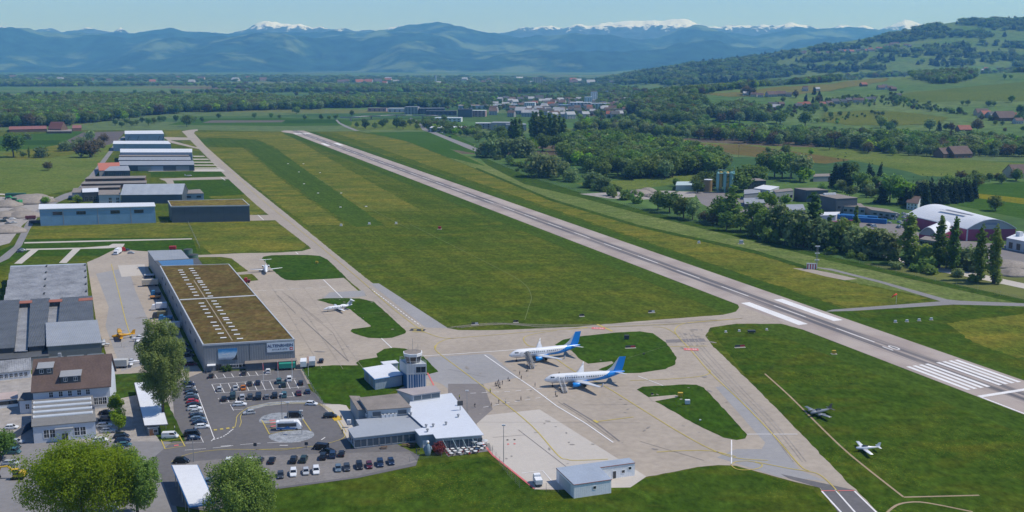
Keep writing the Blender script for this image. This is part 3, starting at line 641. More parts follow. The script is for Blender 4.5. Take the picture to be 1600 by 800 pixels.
paint('stand_line', [([(928,657),(934,661)], 1.0), ([(934,659),(990,652)], .4), ([(933,507),(957,518)], 1.0), ([(1045,542),(1105,541)], .4), ([(888,515),(918,512)], .7)], K_yel, 6)
paint('holding_marking', [([(641,515.5),(664,516.5)], 3.4)], K_blk, 6); paint('holding_letters', [([(640,512.7),(662,513.2)], .7), ([(646,516),(651,516)], 1.6), ([(658,516),(661,516)], 1.6), ([(644,518.8),(664,519.3)], .7)], K_yel, 6.4)
for px, py in ((1080,546.5), (935,513.5)):
    q = P(px, py); mb = MB(); a = math.atan2(1, 3); mb.box(-2.9, 2.9, -1.5, 1.5, .18, .188); o = struct('holding_position_marking', mb, K_red, loc=(q.x, q.y, 0), rz=R(-8))
    o = link('holding_lettering', text_mesh('10-28', 1.9, K_white), None, (q.x, q.y, .2), R(-8)); o['kind'] = 'structure'
paint('red_edge_line', [([(752,690),(770,712),(835,764)], .6), ([(1283,767.5),(1335,767)], .4), ([(668,583),(678,603)], .5)], K_red, 6)
for x, y in ((794,694.5),(804,694)): sheet('red_spot', [(x-2,y),(x,y-1),(x+2,y),(x,y+1)], K_red, 6, 3)
for x, y in ((793,693-5),(804,693-5.5)): sheet('drain_cover', [(x-2,y),(x,y-.9),(x+2,y),(x,y+.9)], K_blk, 6, 3)
paint('pad_line', [([(815,740),(848,736),(862,752)], .3)], K_white, 6)
paint('joint_line', [([(810,672),(850,703),(885,730)], .25), ([(770,684),(820,680)], .2), ([(880,630),(930,660),(968,690)], .6), ([(872,628),(915,655),(960,688)], .2)], A_darkp, 5)
paint('apron_crack', [([(434,462),(462,490)], .3), ([(470,497),(545,565)], .4), ([(450,462),(505,505)], .12), ([(440,455),(520,520),(545,565)], .1), ([(590,470),(620,500)], .1), ([(980,560),(1060,535)], .1), ([(700,577),(760,590)], .15), ([(400,470),(440,510)], .1), ([(1000,690),(1100,720)], .15)], A_darkp, 5)
r = random.Random(12); st_mb = MB()                               # oil drips and worn spots on the concrete
for i in range(150):
    px, py = r.choice(((r.uniform(690,1060), r.uniform(560,740)), (r.uniform(420,620), r.uniform(445,560)), (r.uniform(860,1140), r.uniform(580,700)), (r.uniform(1060,1115), r.uniform(515,545)), (r.uniform(160,250), r.uniform(400,560))))
    q = P(px, py); a = r.random()*3.14; e = r.uniform(.12,.5)*(2.2 if i % 11 == 0 else 1); k = r.uniform(1,3.2)
    st_mb.poly([(q.x+e*k*math.cos(t)*math.cos(a)-e*math.sin(t)*math.sin(a), q.y+e*k*math.cos(t)*math.sin(a)+e*math.sin(t)*math.cos(a), .148+.0004*(i%7)) for t in [j*.785 for j in range(8)]])
struct('oil_stain', st_mb, mat('oil_stain', (.26,.235,.21), .8, .3, .8))
jl = []
for k in range(4): jl.append(([(395+k*26,440+k*2.5),(470+k*33,575+k*1.0)], .13))
for k in range(5): jl.append(([(500+k*10,470+k*22),(640+k*26,462+k*24)], .11) if k < 2 else ([(700,560+k*25),(1000,545+k*29)], .11))
paint('slab_joint', jl, mat('joint_filler', (.29,.26,.225), .9, .2), 4.6)
tr_ = []
for dx in (0, 5, 14, 20): tr_.append(([(700+dx,512),(770+dx,505+dx*.1),(870,508+dx*.25),(1000,505+dx*.25),(1120,499+dx*.2)], .35, 3)); tr_.append(([(1062+dx,520),(1090+dx,555),(1140+dx,608),(1190+dx,660),(1240+dx,722)], .3, 3))
paint('tyre_track', tr_, mat('tyre_mark', (.315,.28,.245), .9, .25, .5), 4.8)
# left tarmac and car-park lines
paint('tarmac_line', [([(174,413),(185,455),(196,500),(205,530)], .35)], K_yel, 6)
bay = []
for a, b, n in (((323,593),(409,590-3.5),10), ): pass
def bays(p0, p1, n, dx, dy, skip=()):
    for i in range(n+1):
        if i in skip: continue
        x = p0[0]+(p1[0]-p0[0])*i/n; y = p0[1]+(p1[1]-p0[1])*i/n; bay.append(([(x,y),(x+dx,y+dy)], .22))
bays((336,586),(412,580.5), 6, 4, 6); bay.append(([(325,593),(424,585)], .22))
bays((331,601),(460,594), 10, 6.5, 13.5); bay.append(([(331,601),(462,592)], .22)); bay.append(([(337,615),(477,605)], .22))
bays((342,624),(482,611), 11, 3, 6); bay.append(([(345,631),(485,617)], .22)); bay.append(([(341,623),(346,631)], .22)); bay.append(([(364,641),(380,640)], .22)); bay.append(([(360,633),(365,642)], .22))
bay += [([(283,581),(290,596)], .22), ([(302,597),(318,640),(333,681),(335,685),(330,690)], .25), ([(290,693),(318,692),(312,680)], .22), ([(289,704),(340,700),(380,695),(430,692),(470,691)], .2, 3, (6, 2))]
paint('parking_bay_line', bay, K_white, 6)
paint('dotted_give_way_line', [([(333,687.5),(350,682),(364,671)], .5, 3, (.7, .5))], K_white, 6)
paint('arrow_marking', [([(345,698),(361,697)], .35), ([(437,696.5),(450,696.5)], .35), ([(502,688),(508,684)], .35)], K_white, 6)
paint('kerb_line', [([(367,668),(369,660),(371,650),(385,639),(400,634),(430,630),(470,629.5),(495,632),(512,640),(524,655),(536,675),(539,682),(530,688),(500,696),(470,700),(420,702.5),(390,703),(350,703),(310,707),(285,713),(268,722)], .22, 3),
  ([(374,668),(377,660),(376,650),(388,641),(410,635),(440,632),(480,631)], .2, 3), ([(497,630),(516,640),(530,657),(541,676)], .2, 3), ([(480,699),(440,704),(400,703)], .2)], K_yel, 6)
paint('crossing_marking', [([(334,672.5),(366,668.5)], 1.2, 0, (1.0, .9))], K_yel, 6)
paint('taxi_bay_marking', [([(252,688),(258,702)], .3), ([(280,681),(289,698)], .3), ([(258,702),(289,697.5)], .25), ([(255,690),(282,686)], .2), ([(256,696),(285,692)], .2), ([(409,657),(421,679)], .3), ([(473,655),(486,674)], .3), ([(412,660),(432,658)], .2), ([(414,664),(432,663)], .2), ([(417,670),(432,669)], .2), ([(421,679),(445,674),(470,672)], .2, 3)], K_yel, 6)
paint('red_bay_lettering', [([(272,697),(279,696)], 1.0), ([(421,657.5),(430,657)], .8), ([(422,661.5),(431,661)], .8), ([(423,667),(431,666)], .8)], K_red, 6)
paint('sandy_track', [([(1195,584),(1235,620),(1280,665),(1330,712),(1412,777)], .65, 3), ([(1412,777),(1530,774)], .7), ([(1385,802),(1400,790),(1420,785),(1450,786),(1520,800)], .7, 3)], mat('sandy_soil', (.33,.25,.16), .95, .2, 1), 2)
paint('faint_track', [([(640,350),(700,380),(760,410),(815,440),(830,462),(826,480),(820,500)], .35, 4), ([(480,268),(560,316),(640,358)], .35, 3)], mat('trodden_grass', (.10,.13,.04), .95, .2, .3), 1.5)

# ================================================================ trees
L_dark = leafmat('dark_leaves', (.075,.140,.028,1), (.140,.225,.048,1))
L_mid = leafmat('green_leaves', (.110,.195,.038,1), (.195,.295,.058,1))
L_bright = leafmat('spring_leaves', (.155,.31,.012,1), (.26,.43,.028,1))
L_willow = leafmat('silvery_leaves', (.150,.220,.080,1), (.255,.335,.130,1))
L_brown = leafmat('copper_leaves', (.110,.095,.042,1), (.165,.140,.062,1))
L_con = leafmat('conifer_needles', (.022,.046,.020,1), (.044,.080,.034,1))
L_red = leafmat('red_leaves', (.16,.04,.035,1), (.26,.07,.05,1))
def leaf_cloud(name, centers, radii, n, leaf, m, seed, squash=1.0, inner=.45):
    """n small leaf faces spread through and over many clumps"""
    r = np.random.RandomState(seed); centers = np.array(centers, float); radii = np.array(radii, float)
    wgt = radii**2; k = r.choice(len(radii), n, p=wgt/wgt.sum())
    d = r.normal(size=(n, 3)); d /= np.linalg.norm(d, axis=1)[:, None]
    rad = radii[k]*(inner+(1.08-inner)*r.rand(n)**.45)
    pos = centers[k]+d*rad[:, None]*np.array([1, 1, squash])
    nr = d*.9+r.normal(size=(n, 3))*.55; nr[:, 2] += .35; nr /= np.linalg.norm(nr, axis=1)[:, None]
    a = np.cross(nr, r.normal(size=(n, 3))); a /= np.linalg.norm(a, axis=1)[:, None]; b = np.cross(nr, a)
    sz = leaf*(.55+.9*r.rand(n))[:, None]; a = a*sz; b = b*sz*.62
    bend = nr*sz*.25
    v = np.stack([pos-a, pos-b+bend, pos+a, pos+b+bend], 1).reshape(-1, 3)
    me = bpy.data.meshes.new(name); me.vertices.add(4*n); me.vertices.foreach_set('co', v.ravel())
    me.loops.add(4*n); me.loops.foreach_set('vertex_index', np.arange(4*n)); me.polygons.add(n)
    me.polygons.foreach_set('loop_start', np.arange(0, 4*n, 4)); me.update(calc_edges=True); me.materials.append(m); return me
def crown_blobs(kind, seed, H, W):
    """clump centres and radii of a crown of height H and width W standing on z=0"""
    r = random.Random(seed); c = []; q = []
    if kind == 'poplar':
        k = int(44)
        for i in range(k):
            t = .07+.93*i/(k-1); wd = W/2*(math.sin(math.pi*min(1, t*.80+.14))**.6)*(1-.18*t)
            a = r.random()*6.28; e = wd*r.random()*.75
            c.append((math.cos(a)*e, math.sin(a)*e, t*H*.97)); q.append(max(.13*W*.5, wd*.55)*(.8+.3*r.random()))
    elif kind == 'conifer':
        k = 22
        for i in range(k):
            t = i/(k-1); wd = W/2*(1-t)**.85
            for _ in range(1 if t > .7 else 3):
                a = r.random()*6.28; e = wd*.62; c.append((math.cos(a)*e, math.sin(a)*e, H*(.07+.91*t))); q.append(max(.3, wd*.5)*(.8+.4*r.random()))
    else:
        base = {'broad': .16, 'willow': .06, 'bush': .0, 'birch': .12}[kind]; k = {'broad': 26, 'willow': 30, 'bush': 12, 'birch': 34}[kind]
        for i in range(k):
            while True:
                x, y, z = (r.uniform(-1, 1) for _ in range(3))
                if .12 < x*x+y*y+z*z < 1: break
            s = (x*x+y*y+z*z)**.5; f = (.45+.33*r.random())/s*min(1, s*1.35)
            zz = z*f
            wz = 1.0
            if kind == 'birch': wz = 1-.45*max(0, zz)*1.2
            if kind == 'willow': wz = 1-.12*abs(zz)
            c.append((x*f*W/2*wz*1.02, y*f*W/2*wz*1.02, H*base+H*(1-base)*(.5+zz*.5))); q.append(W*(.14+.12*r.random())*(.8 if kind == 'birch' else 1))
        if kind == 'willow':
            for i in range(12):
                a = 6.28*i/12; c.append((math.cos(a)*W*.36, math.sin(a)*W*.36, H*.22)); q.append(W*.15)
    return c, q
def trunk_mb(H, W, r0, seed, branches=6, top=.75):
    r = random.Random(seed); mb = MB(); lean = (r.uniform(-.03,.03)*H, r.uniform(-.03,.03)*H)
    pts = [(lean[0]*t*t, lean[1]*t*t, H*top*t) for t in (0, .25, .5, .75, 1)]
    mb.tube(pts, [r0*1.25, r0, r0*.75, r0*.5, r0*.18], 7)
    for i in range(branches):
        t = .25+.6*i/branches; a = i*2.4+r.random(); z0 = H*top*t; p0 = Vector((lean[0]*t*t, lean[1]*t*t, z0))
        e = W*.36*(1-.5*t)
        mb.tube([p0, p0+Vector((math.cos(a)*e*.5, math.sin(a)*e*.5, H*.07)), p0+Vector((math.cos(a)*e, math.sin(a)*e, H*.17))], [r0*.42, r0*.28, r0*.08], 5)
    return mb
# far variants: one mesh each (crown faces and trunk joined), unit size 1 m wide x 1 m high are scaled per copy
def far_variant(kind, leafm, seed, n, leaf, H, W):
    c, q = crown_blobs(kind, seed, H, W); me = leaf_cloud(kind+'_crown', c, q, n, leaf, leafm, seed)
    tb = trunk_mb(H, W, H*.022, seed, 3); b = len(me.vertices)
    t2 = bpy.data.meshes.new('t'); t2.from_pydata(tb.v, [], tb.f); t2.materials.append(M_bark)
    import bmesh
    bm = bmesh.new(); bm.from_mesh(me); nf = len(bm.faces); bm.from_mesh(t2); bm.faces.ensure_lookup_table()
    for f in bm.faces[nf:]: f.material_index = 1
    me2 = bpy.data.meshes.new(kind+'_tree'); bm.to_mesh(me2); bm.free(); me2.materials.append(leafm); me2.materials.append(M_bark); SPLIT[me2.name] = (me, t2); return me2
VAR = {}; SPLIT = {}
def variants(key, kind, leafm, n, leaf, H, W, k=3):
    vs_ = [far_variant(kind, leafm, 11*i+len(VAR)*101, n, leaf, H, W) for i in range(k)]; VAR[key] = (vs_, sum(max(v.co.z for v in m.vertices) for m in vs_)/k*.97)
variants('dark', 'broad', L_dark, 900, .8, 16, 13); variants('mid', 'broad', L_mid, 900, .8, 15, 13); variants('bright', 'broad', L_bright, 700, .9, 13, 12, 2)
variants('willow', 'willow', L_willow, 800, .9, 13, 14); variants('copper', 'broad', L_brown, 700, .8, 13, 12, 2); variants('poplar', 'poplar', leafmat('poplar_leaves', (.135,.235,.040,1), (.24,.35,.072,1), .55), 1300, .62, 26, 6.5, 3)
variants('dpoplar', 'poplar', L_dark, 800, .9, 26, 6, 2); variants('conifer', 'conifer', L_con, 700, .9, 22, 9, 3); variants('bush', 'bush', L_mid, 260, .7, 5, 7, 3); variants('gbush', 'bush', L_willow, 260, .6, 5, 7, 2)
variants('greybroad', 'broad', L_willow, 700, .9, 15, 12, 2)
ROW = {}
TW = {'dark': 'dark green broadleaf tree', 'mid': 'green broadleaf tree', 'bright': 'fresh bright green tree', 'willow': 'pale silvery willow', 'copper': 'brownish copper tree', 'poplar': 'tall narrow poplar', 'dpoplar': 'tall dark poplar', 'conifer': 'dark pointed conifer', 'bush': 'low green bush', 'gbush': 'low grey green bush', 'greybroad': 'grey green broadleaf tree'}
TN = {'willow': 'willow_tree', 'poplar': 'poplar_tree', 'dpoplar': 'poplar_tree', 'conifer': 'conifer_tree', 'bush': 'bush', 'gbush': 'bush'}
pending = []; BIG = {}
def tree(key, px, py, hpx, row, wf=1.0, label=None):
    """a tree whose foot stands at the photograph's px,py and which looks hpx pixels tall"""
    q = G(px, py)
    if q is None: return
    pending.append((key, px, q, hpx*math.hypot(q.y, CAM_H-q.z)/CAM_F*1.01, row, wf, label)); BIG[(px, q.y)] = hpx
def flush_trees():
    rows = {}
    for t in pending: rows.setdefault((t[4], t[0]), []).append(t)
    for (row, key), lst in rows.items():
        lst.sort(key=lambda t: t[1])
        for i, (k, px, q, h, row, wf, label) in enumerate(lst):
            ms, H = VAR[k]; r = random.Random(int(px*13+q.y))
            m_ = r.choice(ms); s = h/H; big = BIG[(px, q.y)] >= 20 and 'bush' not in k; o = link(TN.get(k, 'tree'), None if big else m_, None, q-Vector((0,0,.15)), r.random()*6.28)
            if big: link('crown', SPLIT[m_.name][0], o); link('trunk', SPLIT[m_.name][1], o)
            o.scale = (s*wf*r.uniform(.9,1.1), s*wf*r.uniform(.9,1.1), s)
            lb = label or (f"{TW[k]} {row}" if len(lst) == 1 else f"{TW[k]} {row}, {nth(i)} from left")
            tag(o, lb, 'bush' if 'bush' in k else 'tree', row if len(lst) > 1 else None)

# ---- individual trees
for px, py, h, k, wf, lb in (
  (22,253,37,'dark',1.15,'big round dark green tree alone in the left pasture'), (38,258,10,'mid',1.1,'small apple tree at the foot of the big round tree'), (46,247,17,'poplar',1,'slim upright tree just right of the big round tree'),
  (65,246,17,'willow',1.25,'round pollard willow alone in the left pasture'), (75,266,14,'copper',1.2,'small blossoming tree in the middle of the pasture'), (68,260,8,'copper',1.2,'tiny brownish tree behind the blossoming one'),
  (43,218,10,'willow',1.1,'small round bush tree below the farm'),
  (101,236,16,'willow',1.3,'left of three round pollard willows by the ditch'), (116,235,15,'willow',1.2,'middle of three round pollard willows by the ditch'), (128,232,19,'willow',1.2,'right of three round pollard willows by the ditch'),
  (128,253,23,'copper',1.2,'dark brown tree at the front of the roadside row'), (141,252,26,'copper',1.35,'wide brown tree second in the roadside row'), (153,236,20,'copper',1.2,'brown tree third in the roadside row'), (163,224,16,'copper',1.2,'brown tree last in the roadside row'), (142,222,18,'greybroad',1.3,'bare grey tree behind the roadside row'),
  (72,318,12,'bright',1.4,'bright green bush tree by the gravel heaps'), (121,317,13,'bright',1.4,'bright green tree in front of the grey workshop'),
  (292,198,19,'dark',1.1,'dark tree standing alone beside the taxiway end'), (304,191,10,'mid',1.2,'left of two small trees above the ploughed strip'), (316,191,9,'dark',1.1,'right of two small trees above the ploughed strip'), (275,190,10,'mid',1.1,'small tree left of the lone dark tree'),
  (342,185,8,'dark',1.2,'small dark tree in the strip fields, left'), (398,185,9,'dark',1.3,'round small tree in the strip fields, middle'), (424,184,8,'mid',1.1,'small tree in the strip fields near the runway end'), (437,186,7,'dark',1.2,'dark bush tree in the strip fields near the runway end'), (477,187,8,'mid',1.1,'first tree of the strip fields right of the runway end'), (502,187,9,'dark',1.1,'dark round tree right of the runway end'), (514,187,7,'mid',1.1,'little tree right of the dark round one'), (525,187,8,'mid',1.1,'little tree next to the field road'), (550,181,9,'dark',1.2,'tree by the motorway slip road'), (463,178,12,'mid',1.2,'leafy tree in front of the wood edge'),
  (1555,330,24,'mid',1.2,'lone field tree with dark shadow behind the arched hall'), (1228,244,19,'mid',1,'tall ragged tree in the brown field'), (1267,242,10,'bright',1.1,'small bright tree in the flat pasture'), (1200,241,12,'mid',1.2,'small round tree at the brown field edge')):
    tree(k, px, py, h, 'x', wf, lb)
# orchard by the motorway
for px, py, h in ((558,199,9),(571,201,13),(570,194,9),(586,201,10),(597,199,12),(602,195,10),(620,200,16),(630,202,14),(625,195,12),(641,196,10),(652,202,9),(646,193,8)):
    tree('dark', px, py, h, 'in the orchard below the motorway', 1.3)
for px, py, h in ((205,197,9),(214,196,9),(222,192,9),(232,196,12),(241,193,9),(250,191,10),(256,190,9),(190,199,9),(198,194,8),(180,196,9)):
    tree('mid' if px % 2 else 'dark', px, py, h, 'in the orchard behind the furthest hangar', 1.35)
# trees along the far side of the runway, from left to right
for px, py, h, k, wf in ((758,245,26,'willow',1.2),(771,247,32,'willow',1.1),(785,250,30,'greybroad',1.1),(806,257,32,'willow',1.2),(820,262,30,'willow',1.1),(842,276,40,'willow',1.0),(858,277,36,'willow',1.1),(880,281,30,'greybroad',1.0),(893,284,22,'willow',1.1),
  (928,293,26,'willow',1.2),(941,298,24,'willow',1.1),(955,306,16,'bush',1.0),(975,312,17,'bush',1.1),(995,318,15,'bush',1),(1028,328,30,'dark',1.2),(1046,332,34,'mid',1.2),(1068,341,36,'mid',1.15),(1082,344,34,'greybroad',1.1),(1100,347,18,'copper',1.1),(1114,352,20,'copper',1),
  (1143,352,62,'poplar',2.0),(1135,360,30,'dark',1.1),(1157,362,30,'mid',1.2),(1172,368,26,'bush',1),(1190,372,26,'mid',1.2),(1210,374,50,'dpoplar',1.6),(1204,378,28,'bush',1),(1228,378,32,'copper',1.1),(1243,382,36,'dark',1.1),
  (1120,350,34,'mid',1.1),(1128,345,40,'dark',1.1),(1180,362,46,'dark',1.1),(1196,371,44,'mid',1.2),(1216,373,56,'greybroad',.9),(1234,380,54,'mid',1.0),(1250,384,58,'willow',.9),(1262,387,44,'mid',1.1),(1302,390,40,'bush',1.0),(1362,400,46,'mid',1.1),(1268,384,82,'dpoplar',1.6),(1255,386,44,'dark',1.2),(1280,388,52,'willow',1.0),(1295,384,48,'poplar',1.5),(1310,389,44,'greybroad',1.1),(1318,392,50,'mid',1.0),(1340,396,46,'willow',1.1),(1352,398,40,'willow',1.1),(1336,372,50,'dpoplar',1.0),(1375,402,50,'willow',1.15),(1388,405,44,'greybroad',1.1)):
    tree(k, px, py, h, 'in the hedgerow beyond the runway', wf)
for px, py, h, wf, lb in ((1418,413,80,1.65,'broad bushy poplar left of the arched hall front'),(1466,418,80,1.3,'poplar in front of the small arched hall'),(1488,424,85,1.05,'slim poplar third in the row by the arched hall'),(1529,438,88,1.05,'fourth poplar before the crimson wall'),(1552,443,92,1.05,'rightmost tall poplar of the row beside the lane')):
    tree('poplar', px, py, h, 'poplars in front of the arched hall', wf, lb)
for px, py, h, k, wf in ((1440,415,34,'bush',1.2),(1450,420,22,'bush',1.1),(1478,420,38,'mid',1.1),(1400,412,20,'bush',1.2),(1505,420,34,'willow',1.1),(1518,422,38,'willow',1.1),(1497,432,14,'gbush',1.3),(1520,440,13,'bush',1.5),(1456,428,16,'bush',1.5),(1400,420,14,'gbush',1.2),(1433,424,14,'bush',1.4)):
    tree(k, px, py, h, 'under the poplars by the arched hall', wf)
for px, py, h in ((800,232,44),(806,233,48),(812,230,44),(833,222,46),(838,226,50),(845,222,48),(852,226,44),(858,224,46),(866,226,46),(874,222,40),(880,224,40)):
    tree('dpoplar', px, py, h, 'in the poplar clumps beyond the runway bend', 1.5)
for px, py, h, k, wf in ((748,222,14,'mid',1.2),(770,228,22,'mid',1.2),(780,222,26,'dark',1.1),(786,223,20,'mid',1.1),(828,240,26,'bright',1.1),(848,236,26,'mid',1.2),(872,237,26,'dark',1.3),(890,226,22,'mid',1.1),(902,206,16,'mid',1.1),(1010,206,18,'mid',1.1)):
    tree(k, px, py, h, 'in the meadows beyond the runway bend', wf)
# conifer wood behind the arched hall, industrial estate trees
for i in range(26):
    t = i/25; px = 1412+t*112; py = 322-12*t+(i % 3)*3.5-3
    tree('conifer', px+((i*7) % 5)-2, py, 42-12*abs(t-.3), 'in the spruce row behind the arched hall', .9)
for px, py, h, k, wf in ((1306,292,46,'conifer',1.4),(1318,294,52,'conifer',1.4),(1328,294,40,'dark',1.1),(1360,294,40,'conifer',1.0),(1376,276,26,'conifer',1),(1358,276,24,'conifer',1),(1344,298,30,'mid',1.1),(1390,318,48,'mid',1.0),(1408,319,42,'bright',1.1),(1376,318,34,'conifer',1.3),(1366,298,24,'mid',1.1),(1398,300,26,'dark',1.1),
  (1256,285,26,'bright',1.2),(1226,321,18,'bright',1.3),(1193,318,20,'bright',1.2),(1205,326,26,'bright',1.0),(1150,300,34,'mid',1.4),(1163,298,40,'mid',1.3),(1126,296,30,'dark',1.3),(1180,290,34,'mid',1.2),(1100,292,26,'mid',1.3),(1195,276,40,'mid',1.0),(1210,277,44,'greybroad',.9),(1222,279,42,'mid',1),(1236,278,40,'mid',1),(1250,283,44,'greybroad',1.1),(1022,277,26,'mid',.9)):
    tree(k, px, py, h, 'between the industrial buildings', wf)
# hillside trees
for px, py, h, k, wf in ((1166,148,14,'copper',1.3),(1175,149,12,'copper',1.2),(1243,153,13,'copper',1),(1259,160,16,'conifer',1),(1270,161,12,'conifer',1),(1278,161,13,'copper',.8),(1310,157,6,'mid',1.2),(1318,157,9,'dark',1.2),(1325,156,9,'dark',1.2),(1412,158,8,'mid',1.2),(1504,164,7,'mid',1.1),(1512,165,9,'dark',1.2),(1545,167,10,'dark',1.4),(1553,166,8,'mid',1.2),(1580,160,11,'dark',1.3),(1498,178,11,'dark',1.1),(1487,177,8,'bush',1.2),(1555,196,8,'dark',1.2),(1566,196,7,'dark',1.2),(1570,206,7,'copper',1),(1527,205,20,'copper',1.0),(1598,205,8,'dark',1.1),(1452,205,20,'greybroad',1.1),(1467,205,19,'conifer',1.1),(1478,204,12,'mid',1.1),(1486,205,14,'copper',1),(1594,180,16,'dark',1.3),(1590,190,12,'dark',1.3),
  (1272,148,15,'conifer',1.1),(1280,150,11,'conifer',1),(1283,158,13,'conifer',1),(1274,173,14,'mid',1),(1228,183,12,'dark',1.1),(1213,193,18,'mid',1.2),(1219,194,20,'mid',1.1),(1258,197,24,'mid',1.3),(1277,192,8,'mid',1.2),(1288,191,7,'mid',1.2),(1298,184,10,'mid',1),(1312,181,8,'mid',1.1),(1326,180,6,'mid',1),(1308,194,7,'bright',1),(1200,175,14,'mid',1.2),(1370,186,6,'mid',1.2),(1376,200,18,'mid',1.1),(1396,202,16,'greybroad',1.1),(1390,205,16,'mid',1.1),(1235,172,9,'dark',1),(1212,166,8,'dark',1.1),(1223,160,9,'mid',1.1),(1400,165,10,'dark',1.1),(1408,160,9,'mid',1)):
    tree(k, px, py+0, h, 'on the meadow hillside', wf)
flush_trees()

# ---- woods: one mass each, grown from instances on points
lib = bpy.data.collections.new('tree_library')                    # source trees, not linked to the scene
LIBK = ['dark', 'mid', 'greybroad', 'conifer', 'copper', 'bush', 'bright', 'willow']
for i, k in enumerate(LIBK):
    for j in range(2):
        o = bpy.data.objects.new(f'{chr(97+i)}{j}_{k}', VAR[k][0][j]); lib.objects.link(o)
def gn_tree():
    ng = bpy.data.node_groups.new('plant_trees', 'GeometryNodeTree')
    ng.interface.new_socket('Geometry', in_out='INPUT', socket_type='NodeSocketGeometry'); ng.interface.new_socket('Geometry', in_out='OUTPUT', socket_type='NodeSocketGeometry')
    gi = ng.nodes.new('NodeGroupInput'); go = ng.nodes.new('NodeGroupOutput'); ip = ng.nodes.new('GeometryNodeInstanceOnPoints'); ci = ng.nodes.new('GeometryNodeCollectionInfo')
    ci.inputs['Collection'].default_value = lib; ci.inputs['Separate Children'].default_value = True; ci.inputs['Reset Children'].default_value = True
    ip.inputs['Pick Instance'].default_value = True
    def attr(nm, t):
        a = ng.nodes.new('GeometryNodeInputNamedAttribute'); a.data_type = t; a.inputs['Name'].default_value = nm; return a
    a1, a2, a3 = attr('pick', 'INT'), attr('spin', 'FLOAT_VECTOR'), attr('size', 'FLOAT_VECTOR')
    L = ng.links.new
    L(gi.outputs[0], ip.inputs['Points']); L(ci.outputs[0], ip.inputs['Instance'])
    L(a1.outputs['Attribute'], ip.inputs['Instance Index']); L(a2.outputs['Attribute'], ip.inputs['Rotation']); L(a3.outputs['Attribute'], ip.inputs['Scale'])
    L(ip.outputs[0], go.inputs[0]); return ng
NG = gn_tree()
def inpoly(x, y, poly):
    c = False; j = len(poly)-1
    for i in range(len(poly)):
        xi, yi = poly[i]; xj, yj = poly[j]
        if (yi > y) != (yj > y) and x < (xj-xi)*(y-yi)/(yj-yi)+xi: c = not c
        j = i
    return c
def wood(name, polys, spacing, kinds, hr, kind='stuff', ws=1.0, holes=()):
    """polys are outlines on the ground in photo pixels (feet of the trees); trees about spacing m apart"""
    r = random.Random(sum(ord(ch) for ch in name)+len(polys)*7+int(polys[0][0][0])); pts = []; pk = []; sp = []; sz = []
    for poly in polys:
        wp = [G(x, y) for x, y in poly]; wp = [(v.x, v.y) for v in wp if v is not None]
        if len(wp) < 3: continue
        x0, x1 = min(p[0] for p in wp), max(p[0] for p in wp); y0, y1 = min(p[1] for p in wp), max(p[1] for p in wp)
        y = y0
        while y <= y1:
            s = spacing*(1+max(0, y-3000)/4500); x = x0
            while x <= x1:
                a, b = x+r.uniform(-.5,.5)*s, y+r.uniform(-.5,.5)*s; x += s
                if not inpoly(a+r.gauss(0, .8)*s, b+r.gauss(0, .8)*s, wp) or noise.noise(Vector((a/70, b/70, 2.2))) < -.38: continue
                z = hgt(a, b); pts.append((a, b, z-.4)); k = r.choices(range(len(kinds)), [kk[1] for kk in kinds])[0]; key = kinds[k][0]
                h = r.uniform(*hr)*(1+.38*noise.noise(Vector((a/95, b/95, 7.7))))*(1.25 if key == 'conifer' else 1)/VAR[key][1]; wd = h*r.uniform(.95, 1.25)*ws*(1+max(0, y-3000)/6000)
                pk.append(LIBK.index(key)*2+r.randrange(2)); sp.append((0,0,r.random()*6.28)); sz.append((wd, wd, h))
            y += s
    if not pts: return
    me = bpy.data.meshes.new(name); me.from_pydata(pts, [], [])
    me.attributes.new('pick', 'INT', 'POINT').data.foreach_set('value', pk)
    me.attributes.new('spin', 'FLOAT_VECTOR', 'POINT').data.foreach_set('vector', [c for v in sp for c in v])
    me.attributes.new('size', 'FLOAT_VECTOR', 'POINT').data.foreach_set('vector', [c for v in sz for c in v])
    o = link(name, me); md = o.modifiers.new('plant', 'NODES'); md.node_group = NG; o['kind'] = kind; return o
MIX = [('mid', 4), ('dark', 4), ('greybroad', 3), ('copper', 1.2), ('bright', 1)]
wood('river_wood', [[(-250,206),(0,199),(95,197),(140,192),(185,188),(225,181),(300,176),(400,172.5),(480,171),(545,169),(600,168),(700,168),(700,163),(545,160),(400,160),(300,158),(180,156),(0,160),(-250,164)]], 10.5, MIX, (17, 25))
wood('far_wood', [[(-200,137),(0,135.5),(130,135.5),(130,129),(0,128),(-200,128)], [(400,144.5),(480,145),(560,145),(640,145.5),(760,146.5),(860,146),(880,140),(760,137),(560,136),(430,136),(405,139)]], 17, MIX, (16, 23))
wood('far_hedgerows', [[(140,135.5),(260,134),(400,136),(400,133.5),(260,131.5),(140,132)], [(-200,150),(180,149.5),(300,148.5),(300,147.6),(180,148.6),(-200,148.8)], [(340,139),(460,141),(460,138),(340,136.5)], [(300,146.5),(360,146.5),(430,146),(430,144.5),(350,144)], [(470,150),(640,150),(800,149),(800,148),(640,149),(470,149)]], 22, MIX, (10, 18))
wood('valley_floor_trees', [[(-300,127),(0,126.5),(200,127.5),(400,129),(600,131),(800,134),(960,137),(1000,130),(940,123.5),(800,121),(600,120),(300,118),(0,118),(-300,118)]], 44, [('mid', 3), ('dark', 4), ('greybroad', 2)], (11, 19), ws=1.5)
wood('town_trees', [[(700,171),(800,175),(900,186),(985,192),(990,178),(960,160),(900,152),(820,150),(720,152),(640,157),(560,156),(640,166)]], 25, MIX, (7, 12.5))
wood('poplar_meadow_wood', [[(885,247),(925,268),(985,283),(1060,276),(1150,268),(1110,246),(1050,236),(985,226),(905,222),(880,232)]], 11, [('mid', 4), ('dark', 3), ('bright', 1.5), ('greybroad', 1.5)], (14, 24))
